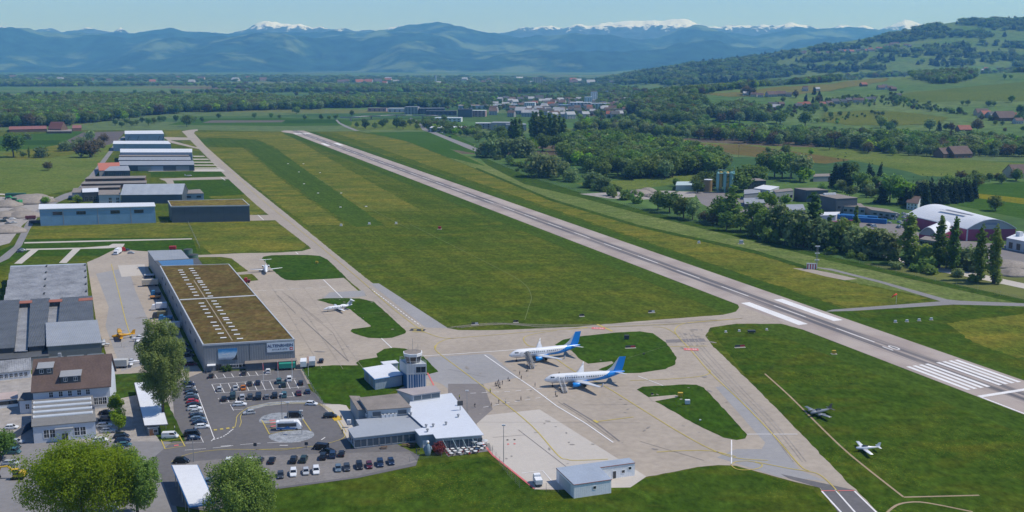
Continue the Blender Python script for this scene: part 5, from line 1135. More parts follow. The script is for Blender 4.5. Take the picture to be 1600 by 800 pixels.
vt = MB(); vt.lathe([(.28,0),(.28,.7),(.45,.75),(.45,1.0),(.1,1.15)], 10); vtm = vt.mesh('roof_vent', M_steel)
for px, py in ((666,668),(677,667),(697,664),(668,675),(716,652),(642,649)): link('roof_vent', vtm, t, f0.loc(px, py, 4.28), 0)
for k in range(4):
    a = f0.loc(690+k*15, 684-k*1.4, 4.1); mb = MB(); mb.tube([a+Vector((0,-.4,0)), a+Vector((1.6,-3.2,-3.9))], .09, 5); mb.build('awning_strut', mat('pale_teal', (.30,.42,.44), .5, .05), t)
p = f0.loc(719,641,4.3); mb = MB(); mb.tube([p, p+Vector((0,0,1.6))], .1, 6); mb.box(p.x-.9,p.x+.9,p.y-.2,p.y+.2,5.9,7.4); mb.build('round_dish', M_dark, t)
# ---- fire station L shape
z = 3.95; pp = [(869.4,731.4),(896.8,757.3),(955.3,749),(937,730.3),(992,722.8),(983,715.6)]
f6 = Fr((896.8,757.3),(955.3,749),(869.4,731.4), z); f7 = Fr((937,730.3),(992,722.8),(925,718), z)
t = thing('service_building', 'white L shaped service building with blue roof and red brown trim by the apron edge', 'building', f6.o, f6.ang)
pts = [f6.loc(x, y, z) for x, y in pp]; mb = MB(); mb.prism([(p.x,p.y) for p in pts], 0, z-.25); mb.build('wall', ribbed('white_cladding', (.76,.78,.80), .6, 0, .1), t)
g = grow([Vector((p.x,p.y,0)) for p in pts], .07); mb = MB(); mb.prism([(p.x,p.y) for p in g], z-.2, z+.06); mb.build('roof', ribbed('blue_grey_roof', (.33,.375,.44), .8, 1, .12), t)
mb = MB()
for i in range(6): a, b = g[i], g[(i+1)%6]; mb.tube([a+Vector((0,0,z-.05)), b+Vector((0,0,z-.05))], .1, 4)
mb.build('fascia', mat('red_brown_trim', (.19,.055,.04), .6, .1), t)
window(t, f6, 'f', .55, 1.9, .8, .8, 1, 1, M_white); panel(t, f6, 'l', .5, .05, 7.5, 3.1, M_lgrey, 'sliding_gate')
a, b = pts[3], pts[4]; d = (b-a).normalized(); ang = math.atan2(d.y, d.x)
for s, zz, w_, h_, nm in ((.42,.05,.95,2.2,'door'),(.67,1.4,.9,.8,'window'),(.86,2.1,.8,.8,'window')):
    q = a+d*((b-a).length*s)+Vector((d.y,-d.x,0))*.012; link(nm, win_mesh(w_, h_, 1, 1, M_white, M_glass), t, (q.x,q.y,zz), ang)

# ---- canopies over parked cars
f8 = Fr((296.4,791),(335.8,786.5),(268.9,726.8), 5.0, (308,726))
def canopy(fr, label, z, trim, cols):
    t = thing('car_canopy', label, 'canopy', fr.o, fr.ang); mb = MB(); mb.prism([(p.x,p.y) for p in fr.c], z-.18, z); mb.build('roof', Rf_white, t)
    g = grow(fr.c, .1); mb = MB()
    for i in range(4): mb.tube([g[i]+Vector((0,0,z-.2)), g[(i+1)%4]+Vector((0,0,z-.2))], .14, 4)
    mb.build('edge_trim', trim, t); A, B, D, E = fr.c
    for k in range(cols):
        s = (k+.5)/cols
        for u, v in ((A, E), (B, D)): q = u.lerp(v, s); m_ = (A+D)/2; q = q+(m_-q)*.06; mb = MB(); mb.tube([(q.x,q.y,0),(q.x,q.y,z-.2)], .11, 6); mb.build('post', M_steel, t)
    return t
canopy(f8, 'long white roofed canopy with blue edge at the bottom of the picture', 5.0, MC['bright_blue'], 5)
f9 = Fr((226,664.5),(262,662.5),(210,598), 3.6, (242,596)); canopy(f9, 'white roofed car canopy in the shade of the tall birch', 3.6, M_dark, 5)
f = Fr((232,669),(247,667),(229,663), 2.6); t = building('kiosk', 'small grey kiosk at the end of the shaded canopy', f, 2.5, M_grey, M_lgrey); panel(t, f, 'f', .3, .1, 1.3, 2.0, mat('copper_panel', (.32,.14,.06), .5, .1), 'door'); window(t, f, 'f', .7, .9, 1.2, 1.0)

# ---- villa with annex
fv = Fr((51,611.5),(171,602),(31,586), 7.8)
dv = Vector((0, 17, 0)); A, B = fv.c[0], fv.c[1]; fv.c = [A, B, B+dv, A+dv]
t = thing('villa', 'white house with big brown tiled roof, two dormers and a lean-to annex', 'house', fv.o, fv.ang)
VW = mat('villa_render', (.60,.63,.68), .85, .05); wall_roof(t, fv, 7.8, VW, Rf_brown, 'gable', .55, .3, 8.3); Lv = B.x
def villa_win(x, z, w_, h_, nx=2, ny=2): link('window', win_mesh(w_, h_, nx, ny, M_white, M_glass, .14), t, (x, -.012, z), 0)
for s in (.18,.305,.425,.545,.66): villa_win(s*Lv+1.2, 5.3, 1.15, 1.7)
for s in (.81,.865,.92): villa_win(s*Lv, 1.5, 1.25, 2.3)
for s in (.1,.5,.9): window(t, fv, 'l', s, 4.9, 1.1, 1.6, 2, 2, M_white)
for (x, w_, y0) in ((.095*Lv+1.4, 4.6, 4.3), (.44*Lv+1.2, 6.2, 1.6)):
    zb = 7.8+y0*8.3/8.5+.3; mb = MB(); mb.box(-w_/2, w_/2, -.4, 3.4, -.6, 1.9); d_ = mb.build('dormer', Rf_dark, t, loc=(x, y0, zb))
    mb = MB(); mb.add([(-w_/2-.25,-.75,1.92),(w_/2+.25,-.75,1.92),(w_/2+.25,3.6,3.0),(-w_/2-.25,3.6,3.0),(-w_/2-.25,-.75,2.1),(w_/2+.25,-.75,2.1),(w_/2+.25,3.6,3.2),(-w_/2-.25,3.6,3.2)], [(3,2,1,0),(4,5,6,7),(0,1,5,4),(1,2,6,5),(2,3,7,6),(3,0,4,7)]); mb.build('dormer_roof', M_grey, d_)
    for k in (-.25, .25): link('dormer_window', win_mesh(1.0, 1.2, 2, 1, M_white, M_glass), d_, (k*w_, -.412, .35), 0)
mb = MB(); mb.box(.3*Lv,.3*Lv+1.0,8.8,9.8,14.5,17.6); mb.build('chimney', M_grey, t)
fa_ = Fr((51,666),(148.5,657.5),(51.6,625.5), 5.6, (143.5,618.5))
c4 = [fv.rot @ (Matrix.Rotation(fa_.ang,3,'Z') @ p+fa_.o-fv.o) for p in fa_.c]
for p in c4[2:]: p.y = min(p.y, -.05)
mb = MB(); mb.prism([(p.x,p.y) for p in c4], 0, 5.4); mb.build('annex_wall', VW, t); g = grow(c4, .35); mb = MB(); mb.prism([(p.x,min(p.y,-.04)) for p in g], 5.41, 5.62); mb.build('annex_roof', mat('annex_felt', (.20,.195,.185), .9, .15, 1), t)
A, B, D, E = c4
for k in range(4):
    s = .30+.185*k; a, b = A.lerp(E, s), B.lerp(D, s); a = a.lerp(b, .02); b = a.lerp(b, .97); d = b-a
    mb = MB(); L_ = d.length; rgs = [[(x, .62*math.cos(q), .05+.62*math.sin(q)) for q in (0,.5,1.05,1.57,2.1,2.64,3.14)] for x in (0, L_)]; mb.loft(rgs, 0)
    o = mb.build('roof_light', mat('roof_light_glass', (.52,.56,.60), .25, .08, 2), t, loc=(a.x,a.y,5.62), rz=math.atan2(d.y,d.x))
    for x in (.0, L_): mb = MB(); mb.lathe([(.66,-.12),(.66,.12)], 10); q = mb.build('end_cap', M_white, o, loc=(x,0,.1)); q.rotation_euler = (0, math.pi/2, 0)
La = (B-A).length; d = (B-A).normalized(); an_ = math.atan2(d.y, d.x)
for s in (.21,.30,.70,.79): q = A+d*(s*La)+Vector((d.y,-d.x,0))*.012; link('window', win_mesh(1.6, 2.5, 2, 2, M_white, M_glass, .14), t, (q.x,q.y,1.5), an_)
q = A+d*(.5*La)+Vector((d.y,-d.x,0))*.012; link('door', win_mesh(1.8, 2.4, 2, 1, M_white, M_glass), t, (q.x,q.y,.1), an_); mb = MB(); mb.box(-2.6,2.6,-1.5,-.02,4.2,4.45); mb.build('awning', M_grey, t, loc=(q.x,q.y,0), rz=an_)
mb = MB(); mb.box(-4.5,-.03,1.0,9,0,4.6); mb.build('side_wing', VW, t); mb = MB(); mb.box(-4.8,-.03,.7,9.3,4.603,4.8); mb.build('side_wing_roof', Rf_dark, t); link('window', win_mesh(1.1,1.7,2,2,M_white,M_glass,.12), t, (-2.2,.988,1.6), 0)
# ---- low white house, carriage and old works halls on the left
f = Fr((-30,585),(47.5,577),(-30,568), 3.2, (47,559)); t = building('row_house', 'long low white house with grey roof left of the villa', f, 3.0, M_offwhite, Rf_etern, roof='gable', rise=2.2, ov=.4)
for k in range(7): window(t, f, 'f', .3+k*.1, .9, 1.0, 1.4, 2, 2, M_white)
f = Fr((-14,626),(27,621.5),(-14,616), 3.1); t = building('site_cabin', 'white cabin like an old railway carriage with pinkish roof', f, 2.9, M_white, mat('pink_roof', (.45,.36,.33), .8, .1), cat='cabin')
for k in range(6): window(t, f, 'f', .2+k*.14, 1.2, 1.5, 1.1, 1, 1, M_dark)
mb = MB(); mb.box(0,40*.7,-.12,.12,0,2.3); o = mb.build('boundary_wall', mat('dark_blue_wall', (.05,.07,.11), .7, .1), loc=P(3,700), rz=R(86)); tag(o, 'dark blue boundary wall along the lane at the left edge', 'wall')
def sawtooth():
    fr = Fr((5,471),(137,463),(16.5,415), 8.0, (134.5,411)); t = thing('works_hall', 'wide old works hall with five stepped grey roof bays', 'hall', fr.o, fr.ang)
    A, B, D, E = fr.c; mb = MB(); mb.prism([(p.x,p.y) for p in fr.c], 0, 6.6); mb.build('wall', M_grey, t)
    for k in range(5):
        s0, s1 = k/5, (k+1)/5; a, b, c, d = A.lerp(E,s0), B.lerp(D,s0), B.lerp(D,s1), A.lerp(E,s1); mb = MB()
        ym = .72; e0, e1 = a.lerp(d, ym), b.lerp(c, ym); lo, hi = 6.6, 8.3
        vs = [(a.x,a.y,lo),(b.x,b.y,lo),(e1.x,e1.y,hi),(e0.x,e0.y,hi),(d.x,d.y,lo+.05),(c.x,c.y,lo+.05)]
        mb.add(vs, [(0,1,2,3),(3,2,5,4),(1,5,2),(0,3,4)]); mb.build('roof_bay', Rf_etern, t)
        for q in (.48, .99): p = e0.lerp(e1, q); v = MB(); v.box(-.35,.35,-2.6,.2,-.9,.25); v.build('roof_gutter', M_dark, t, loc=(p.x,p.y,hi))
    g = MB(); g.tube([E+Vector((0,0,7.2)), D+Vector((0,0,7.2))], .7, 4); g.build('parapet', mat('pale_parapet', (.42,.48,.55), .7, .05), t)
sawtooth()
def long_hall(FL, FR, BL, BR, z, label, rise=2.2, rm=Rf_etern_d, wm=M_dark, axis='y'):
    rise = .9
    fr = Fr(FL, FR, BL, z, BR); return building('works_hall', label, fr, z, wm, rm, None, 'hall', roof='shed', rise=.5, ov=.3)
long_hall((-16,546),(21.5,543.5),(-8,473),(30.5,471), 6.5, 'dark roofed works hall at the left picture edge', 1.5)
long_hall((45,542),(69,540),(49,470),(77.5,468.5), 6.5, 'dark roofed works hall second from the left', 1.5)
long_hall((91,515),(146,511),(96,468),(143,465), 6.5, 'dark roofed works hall next to the tarmac', 1.5)
f = Fr((24,549),(42,548),(31,478), 5.2, (46,477)); t = building('works_link', 'narrow lower roof with skylight strip between two dark halls', f, 5.0, M_dark, Rf_etern, None, 'hall')
f = Fr((75,478+30),(92,507),(78,475), 5.0, (95,473)); building('works_link', 'short narrow roof with strips between the middle dark halls', f, 4.9, M_dark, Rf_etern, None, 'hall')
for k, (a, b) in enumerate((((31,474),(49,473)),((77,472),(96,471)),((123.5,470),(144,468.5)))):
    f = Fr((a[0],a[1]),(b[0],b[1]),(a[0]+.5,a[1]-3.5), 7.4); building('brick_gable', f'{["left","middle","right"][k]} short brick wall between the stepped hall and the dark halls', f, 7.2, M_dark, mat('brick_red', (.32,.12,.08), .9, .2), None, 'wall')
fg = Fr((74,541),(158,535),(72.5,504.5), 7.6, (151,500)); t = building('workshop', 'pale grey sheet roofed workshop behind the brown roofed house', fg, 7.4, mat('workshop_wall', (.16,.17,.175), .7, .1), Rf_grey, None, 'workshop', ov=.3)
for s in (.12, .5, .88): panel(t, fg, 'f', s, .1, 6, 3.2, M_lgrey, 'sliding_door')
f = Fr((-20,563),(76,556),(-20,552), 4.5, (76,546)); building('low_link_building', 'dark flat roofed strip building behind the low white house', f, 4.3, M_grey, Rf_dark)

# ---- hangar row along the far taxiway
f = Fr((61.3,327),(242,322.5),(62,319.6), 12.0, (240,317)); t = building('hangar', 'blue clad hangar with white roof and long dark windows', f, 11.8, W_teal, Rf_white, None, 'hangar', ov=.5, rt=.5)
for x in (88.5,125,178.5,216): window(t, f, 'f', (x-61)/181, 7.6, 6.2, 2.2, 3, 1, M_dark)
for x in (97,151,203): panel(t, f, 'f', (x-61)/181, .05, .5, 11.6, M_grey, 'down_pipe', .1)
mb = MB(); mb.box(0,f.c[1].x,-.05,-.004,9.9,10.1); mb.build('cladding_joint', M_grey, t)
f = Fr((267.5,322.3),(389.5,320.5),(262.5,313.5), 12.0, (379,311)); t = building('hangar', 'slate grey hangar with yellow brown planted roof', f, 11.8, W_slate, Rf_sedum2, None, 'hangar', ov=-.3, rt=.1)
g1, g0 = grow(f.c, .25), grow(f.c, -.3); pb = MB()
for i in range(4):
    a, b, c, d = g1[i], g1[(i+1)%4], g0[(i+1)%4], g0[i]; pb.add([(v.x,v.y,z) for z in (11.3, 12.1) for v in (a,b,c,d)], [(3,2,1,0),(4,5,6,7),(0,1,5,4),(2,3,7,6)])
pb.build('parapet', M_lgrey, t)
for k in range(1,6): panel(t, f, 'f', k/6, .05, .15, 11, M_dark, 'panel_joint', .03)
f = Fr((189,304.5),(284,303.5),(185,287), 7.5); A, B = f.c[0], f.c[1]; f.c = [A,B,B+Vector((-1,26,0)),A+Vector((-1,26,0))]
t = building('hangar', 'grey hangar with steep pale panelled roof and dark front', f, 7.5, W_slate, ribbed('pale_panel_roof', (.36,.39,.43), 7.0, 0, .5), None, 'hangar', roof='gable', rise=7.0, ov=.5)
f = Fr((287,302.5),(318,302),(285,297.5), 5.5, (312,295.5)); t = building('hangar_annex', 'low pale annex with brown roof right of the steep roofed hangar', f, 5.3, W_lblue, Rf_gravel); 
for s in (.25,.75): window(t, f, 'f', s, 2.0, 3.5, 1.4, 2, 1, M_dark)
f = Fr((154,304.5),(188,304),(155,297), 7.5); t = building('office_building', 'pale grey office with brown flat roof and two tall window stacks', f, 7.3, M_lgrey, Rf_gravel)
for s in (.52,.86):
    for z in (.8,3.2): window(t, f, 'f', s, z, 2.4, 1.8, 2, 2, M_white)
f = Fr((129,300.5),(153.5,299.5),(129,294.5), 8.0); t = building('workshop', 'workshop with white roof and dark garage doors', f, 7.8, M_dark, Rf_white, None, 'workshop')
for s in (.2,.5,.8): window(t, f, 'f', s, .5, 2.6, 3.8, 2, 2, M_grey)
f = Fr((112.5,301),(128.5,300.5),(115,294), 6.5); building('workshop', 'small grey workshop with olive flat roof', f, 6.3, M_grey, Rf_gravel, None, 'workshop')
for (FL, FR, BL, h_, lb) in (((133,279.5),(226,278),(137,276),5,'first of three low brown sheds in stacked rows'),((127,287.5),(228,285.5),(130,284),5,'second of three low brown sheds in stacked rows'),((126,294),(187,292.5),(128,291),5,'nearest of three low brown sheds in stacked rows')):
    f = Fr(FL, FR, BL, h_); t = building('long_shed', lb, f, h_-.2, mat('rust_wall', (.16,.085,.055), .8, .2), Rf_gravel, 'low brown sheds', 'shed')
    for s in (.15,.38,.6,.82): panel(t, f, 'f', s, .1, 9, 3.4, M_dark if s in (.38,.82) else MC['rust_wall'], 'garage_door')
f = Fr((155,266.5),(187,265),(153,256), 6.0, (186.5,255)); t = building('red_roofed_house', 'house with flat red roof beside the taxiway hangars', f, 5.8, M_grey, mat('bright_red_tiles', (.46,.155,.10), .85, .12), None, 'house', roof='shed', rise=.8)
f = Fr((163,267),(203,266.5),(172,260), 6.5, (200,259)); t = building('workshop', 'grey flat workshop with glass front before the red roofed house', f, 6.3, M_dark, Rf_grey, None, 'workshop')
for s in (.25,.55,.85): window(t, f, 'f', s, .8, 5, 3.2, 3, 2, M_grey, M_bglass)
for k, (FL, FR, BL, BR, h_, wm, rm, lb) in enumerate((((188,238),(300,238),(188,232.5),(300,232.5),11,W_lblue,Rf_white,'long hangar with bright white roof in the middle of the row'),
    ((186,244),(295,243.5),(188,238.8),(296,238.8),8,M_dark,Rf_gravel,'brown roofed lean-to under the bright white hangar roof'),((185,250),(298,250),(186.5,245.3),(297,245),7,M_dark,Rf_grey,'grey roofed hangar bay in front of the brown lean-to'),((187,258),(303.5,257.5),(186,251.5),(302,251.3),6.5,W_slate,Rf_grey,'nearest grey roofed hangar bay with sliding doors'))):
    f = Fr(FL, FR, BL, h_, BR); t = building('hangar', lb, f, h_-.2, wm, rm, None, 'hangar')
    if k == 3:
        for j in range(5): panel(t, f, 'f', .16+.17*j, .1, 14, 5, [W_slate, M_grey, W_lblue][j % 3], 'hangar_door', .08)
    if k == 2:
        for j in range(9): p = f.c[0].lerp(f.c[1], .3+.06*j); q = MB(); q.box(-.6,.6,-.4,.4,0,.35); q.build('roof_light', M_white, t, loc=(p.x, p.y+4, h_+.02))
f = Fr((176.5,224.7),(267,224.7),(177.5,220), 9.5, (262,220)); t = building('hangar', 'pale blue hangar with white roof second from the far end', f, 9.2, W_lblue, Rf_white, None, 'hangar')
mb = MB(); mb.box(0, f.c[1].x, -.06, -.004, 2.8, 3.1); mb.build('cladding_joint', M_grey, t)
f = Fr((195,209.2),(256,208.8),(195,204.2), 11, (253,203.7)); t = building('hangar', 'furthest hangar of the row with struts on its pale front', f, 10.7, W_lblue, Rf_white, None, 'hangar')
for s in (.06,.3,.84,.95): p = f.c[0].lerp(f.c[1], s); mb = MB(); mb.tube([(p.x,p.y-.3,1),(p.x+3,p.y-.3,7.5)], .3, 4); mb.build('strut', M_dark, t)
for s in (.15,.37,.57,.8): panel(t, f, 'f', s, .05, .4, 10, M_grey, 'down_pipe')
# ---- farm behind the pasture
f = Fr((14,202.5),(73,201.3),(15,198.5), 4.5); building('farm_barn', 'long low farm barn with red brown roof', f, 4.3, M_wood, mat('farm_tiles', (.24,.10,.08), .9, .12), None, 'barn', roof='gable', rise=3)
f = Fr((75,201),(95,201.3),(75,196.5), 6); A, B = f.c[0], f.c[1]; f.c = [A,B,B+Vector((0,18,0)),A+Vector((0,18,0))]; building('farm_barn', 'tall farm barn with steep dark red roof', f, 5.8, M_wood, mat('dark_red_tiles', (.16,.065,.055), .9, .12), None, 'barn', roof='gable', rise=11)
f = Fr((74,205.3),(112,205),(75,202), 3.5); building('farm_shed', 'grey pink lean-to before the tall barn', f, 3.3, M_wood, Rf_gravel, None, 'shed')
f = Fr((113,200.5),(127,200),(114,196.5), 5); building('farm_house', 'small farmhouse with red roof right of the barns', f, 4.8, M_wood, MC['farm_tiles'], None, 'house', roof='gable', rise=3)

# ---- arched hall and neighbours on the right
M_crim = ribbed('crimson_cladding', (.27,.045,.115), .6, 0, .15)
def barrel(name, label, FL, FR, BL, BR, z, rise, wm, gm, rm, lettering=None):
    fr = Fr(FL, FR, BL, z, BR); A, B, D, E = fr.c; t = thing(name, label, 'hall', fr.o, fr.ang); mb = MB(); mb.prism([(p.x,p.y) for p in fr.c], 0, z); mb.build('wall', wm, t)
    n = 18; arc = [(i/n, math.sin(math.pi*(.14+.72*i/n))-math.sin(math.pi*.14)) for i in range(n+1)]; k = 1/(1-math.sin(math.pi*.14))
    R0 = [A.lerp(B, u)+Vector((0,0,z+.02+v*k*rise)) for u, v in arc]; R1 = [E.lerp(D, u)+Vector((0,0,z+.02+v*k*rise)) for u, v in arc]
    mb = MB(); mb.loft([[tuple(p) for p in R0],[tuple(p) for p in R1]], 0, True); mb.build('gable_and_vault', gm, t)
    d = (A-E).normalized()*.9; S0 = [p+d for p in R0]; S1 = [p-d for p in R1]; mb = MB(); top0 = [p+Vector((0,0,.5)) for p in S0]; top1 = [p+Vector((0,0,.5)) for p in S1]; lo0 = [p+Vector((0,0,.05)) for p in S0]; lo1 = [p+Vector((0,0,.05)) for p in S1]
    mb.loft([[tuple(p) for p in lo0+top0[::-1]],[tuple(p) for p in lo1+top1[::-1]]], 0, True); mb.build('roof', rm, t)
    return t, fr
W_grey_b = ribbed('grey_gable_cladding', (.33,.35,.38), .8, 0, .12)
t, fr = barrel('arched_hall', 'large hall with white arched roof and crimson walls', (1509.5,358.5),(1587,357.7),(1416.8,336.5),(1497,331), 7.6, 6.2, M_crim, W_grey_b, Rf_white)
p, a, L = fr.at('f', .5, .05)
for k, (s, w_) in enumerate(((5.3, 1.1),(2.8, 2.0))):
    mb = MB(); mb.box(-5.5,5.5,-.1,0,0,w_*.8); mb.build('gable_sign', mat('gable_sign_blue', (.20,.24,.33), .6, .1), t, loc=(p.x,p.y,7.6+s), rz=a)
c = sum((q for q in fr.c), Vector((0,0,0)))/4; mb = MB()
for k in range(2): mb.box(-16+k*2,12,-1.2+k*4,.6+k*4,0,.06)
mb.build('roof_lettering', mat('faded_lettering', (.42,.43,.47), .6, .2), t, loc=(c.x-4,c.y-2,14.4), rz=R(100))
panel(t, fr, 'f', .03, .05, 1.0, 7.5, M_lgrey, 'corner_panel')
barrel('arched_hall', 'small hall with white arched roof in front of the large one', (1436,366),(1465,370),(1462,355),(1490,359), 5.0, 5.0, M_crim, W_grey_b, Rf_white)
f = Fr((1437,373.5),(1463,377),(1446,369), 7.0); t = building('office_building', 'grey office with ribbon windows below the small arched hall', f, 6.8, M_grey, Rf_gravel)
for z in (1.0,4.2):
    for s in (.17,.5,.83): window(t, f, 'f', s, z, 3.0, 1.5, 2, 1, M_dark)
f = Fr((1573,371.5),(1622,381),(1592,363.5), 7.0); t = building('office_building', 'pale flat roofed office at the right picture edge', f, 6.8, M_lgrey, Rf_white)
for s in (.15,.4,.65,.9): window(t, f, 'f', s, 1.0, 2.6, 3.6, 2, 2, M_dark)
p = f.c[3].lerp(f.c[0], .6); mb = MB(); mb.box(2,5,1,4,7.03,10); mb.build('roof_plant', M_offwhite, t, loc=(p.x,p.y,0))
IND = [((1168,282.5),(1197,282),(1157,279),8,M_dark,Rf_gravel,'dark brown hall behind the concrete plant','hall'),((1178,294),(1203,297),(1193,288.8),6,M_lgrey,Rf_white,'white roofed workshop with yellow edge','workshop'),
 ((1260,297.3),(1294,297),(1241,293.7),10,W_slate,Rf_gravel,'dark slate hall further back in the estate','hall'),((1307,310.5),(1340,309),(1275,303.8),12,W_slate,Rf_gravel,'big dark slate hall with brown roof and white roof units','hall'),
 ((1212,300.5),(1240,297.5),(1208,297),9,M_grey,Rf_gravel,'grey office block beside the slate halls','office'),((1215,328.5),(1258,327.5),(1213,320),4.5,M_grey,Rf_grey,'long low building with grey hipped roof','building'),
 ((1164,318.5),(1195,317.5),(1162,309.5),4,M_dark,Rf_grey,'low grey roofed shed behind the hedge','shed'),((1163,303),(1188,301),(1163,296.5),5,M_grey,Rf_grey,'grey double shed left of the white workshop','shed'),
 ((1271,276),(1296,275.3),(1273,271.8),5,M_grey,Rf_gravel,'grey house with red shutters beyond the estate','house'),((1056,289.5),(1104,289),(1058,283.7),5,mat('pale_green_wall',(.35,.43,.42),.7,.1),mat('pale_green_roof',(.45,.55,.54),.6,.06),'long shed with pale green roof by the tanks','shed'),
 ((1316,322),(1352,324),(1310,316),6,M_grey,Rf_gravel,'low grey annex in front of the big slate hall','building'),((1362,328),(1400,333),(1350,322),5,M_grey,Rf_gravel,'flat grey shop building behind the car yard','building'),((1278,336.5),(1306,336),(1285,331.5),4,M_lgrey,Rf_white,'small pale store with boxes on its roof','store'),
 ((1365,274+14),(1385,287),(1366,283),6,M_dark,Rf_brown,'dark roofed house between the spruces','house')]
for FL, FR, BL, h_, wm, rm, lb, cat in IND:
    f = Fr(FL, FR, BL, h_); t = building('estate_'+cat.replace(' ', '_'), lb, f, h_-.2, wm, rm, None, cat)
    if cat in ('hall','office','building','workshop'):
        for s in (.15,.4,.65,.88): window(t, f, 'f', s, h_*.35, max(1.5, f.c[1].x*.13), min(2.2, h_*.3), 2, 1, M_grey)
    if 'roof units' in lb:
        for k in range(6): p = f.c[3].lerp(f.c[2], .25+.09*k); q = MB(); q.box(-1,1,-6,-4,0,1.4); q.build('roof_unit', M_white, t, loc=(p.x,p.y,12.02))
f = Fr((1417,316),(1434,318),(1423,310), 5.5); t = building('house', 'white house with brown roof among trees left of the arched hall', f, 5.3, M_offwhite, Rf_brown, None, 'house', roof='gable', rise=4, ov=.5)
for s in (.2,.5,.8):
    for z in (.9,3.3): window(t, f, 'f', s, z, 1.1, 1.4, 2, 1)
# concrete plant
q = P(1106,299); t = thing('storage_silo', 'squat yellow brown tank beside the concrete plant', 'tank', q); mb = MB(); mb.lathe([(3.7,0),(3.7,10.4)], 20); mb.build('shell', mat('ochre_steel', (.30,.21,.10), .6, .15), t); mb = MB(); mb.lathe([(3.8,10.4),(3.8,10.8),(.1,11.2)], 20); mb.build('lid', M_offwhite, t)
M_teal = mat('teal_steel', (.20,.40,.38), .5, .1); M_och = mat('yellow_silo', (.45,.33,.08), .5, .12)
q = P(1130,301); t = thing('concrete_plant', 'concrete plant of teal and yellow silos with pipes', 'silo', q)
for k, (x, y, r_, m_) in enumerate(((-5.5,-1,1.4,M_teal),(-2.6,1.5,1.9,M_och),(.6,-1.5,1.5,M_teal),(3.2,1.0,2.1,M_och),(6.4,-.6,1.7,M_teal),(8.6,2,1.4,M_teal))):
    mb = MB(); mb.lathe([(r_*.2,2.5),(r_,5.2),(r_,17.5+k%3*.6),(r_*.3,18.8)], 14, 0, (x,y,0)); mb.build('silo', m_, t)
    mb = MB()
    for i in range(4): mb.tube([(x+r_*.8*math.cos(i*1.57),y+r_*.8*math.sin(i*1.57),0),(x+r_*.8*math.cos(i*1.57),y+r_*.8*math.sin(i*1.57),5.3)], .14, 4)
    mb.build('silo_legs', M_teal, t)
mb = MB(); mb.tube([(-5.5,-1,18.8),(-5.5,-1,20.6),(-2,1,20.2),(3,1,19.8)], .25, 6); mb.tube([(8.6,2,18),(8.6,2,20.5)], .2, 6); mb.tube([(9.8,3.5,0),(9.8,3.5,24)], .14, 5); mb.build('pipework', M_teal, t)
mb = MB(); mb.box(-6,9.5,-3,3,17.2,17.4); mb.box(-6,9.5,-3,-2.9,18.3,18.4); mb.build('platform', M_teal, t)
for k, (px, py, L_, cw) in enumerate(((1330,343.5,22,(.03,.17,.42)),(1342,343,26,(.03,.16,.40)),(1358,348,24,(.02,.14,.38)))):
    q = P(px, py); mb = MB(); mb.box(-L_/2,L_/2,-1.4,1.4,0,3.4); 
    for i in range(int(L_)): mb.box(-L_/2+i+.3,-L_/2+i+.6,-1.48,-1.4,.2,3.2)
    o = mb.build('lorry_trailer', mat(f'trailer_blue{k}', cw, .5, .1), loc=q, rz=R(-28)); tag(o, f'{["left","middle","right"][k]} one of three bright blue box trailers in the estate', 'trailer', 'blue box trailers')
for k, (px, py) in enumerate(((1303,352),(1327,350))):
    q = P(px, py); mb = MB(); mb.box(-6,6,-1.3,1.3,0,2.8); 
    for i in range(12): mb.box(-5.8+i,-5.5+i,-1.37,-1.3,.1,2.7)
    o = mb.build('container', mat('crimson_container', (.22,.03,.07), .5, .15), loc=q, rz=R(5)); tag(o, ['left crimson container behind the hedge trees','right crimson container behind the hedge trees'][k], 'container', 'crimson containers')

# ---- far buildings: wall, roof and, where it can be told apart, windows
BK = {}
def far_building(name, px, py, wm_, dm, h_, wall, roof, label, group=None, cat='building', rise=0, ang=None, wins=0):
    q = G(px, py)
    if q is None: return
    a = R(rng.uniform(-25, 25)) if ang is None else R(ang)
    t = thing(name, label, cat, q-Vector((0,0,.3)), a, group)
    k = (round(wm_),round(dm),round(h_,1),wall.name,round(rise,1),roof.name)
    if k not in BK:
        mb = MB(); x, y = wm_/2, dm/2; mb.prism([(-x,-y),(x,-y),(x,y),(-x,y)], 0, h_)
        if rise: mb.add([(-x,-y,h_),(-x,y,h_),(-x,0,h_+rise)], [(0,2,1)]); mb.add([(x,-y,h_),(x,y,h_),(x,0,h_+rise)], [(0,1,2)])
        r = MB(); o = .5
        if rise:
            for s in (-1, 1):
                vs = [(-x-o,s*(y+o),h_-o*rise/y),(x+o,s*(y+o),h_-o*rise/y),(x+o,0,h_+rise+.05),(-x-o,0,h_+rise+.05)]; vs += [(p,q_,z+.3) for p,q_,z in vs]; fs = [(3,2,1,0),(4,5,6,7),(0,1,5,4),(1,2,6,5),(2,3,7,6),(3,0,4,7)]
                r.add(vs, fs if s < 0 else [f[::-1] for f in fs])
        else: r.box(-x-.3,x+.3,-y-.3,y+.3,h_+.003,h_+.45)
        BK[k] = (mb.mesh('wall', wall), r.mesh('roof', roof))
    link('wall', BK[k][0], t); link('roof', BK[k][1], t)
    if wins:
        wmh = win_mesh(max(1.3, wm_*.08), 1.6, 1, 1, M_grey)
        for fl in range(max(1, int(h_/3.2))):
            for i in range(wins): link('window', wmh, t, (-wm_/2+wm_*(i+.5)/wins, -dm/2-.012, 1+fl*3.1), 0)
    return t
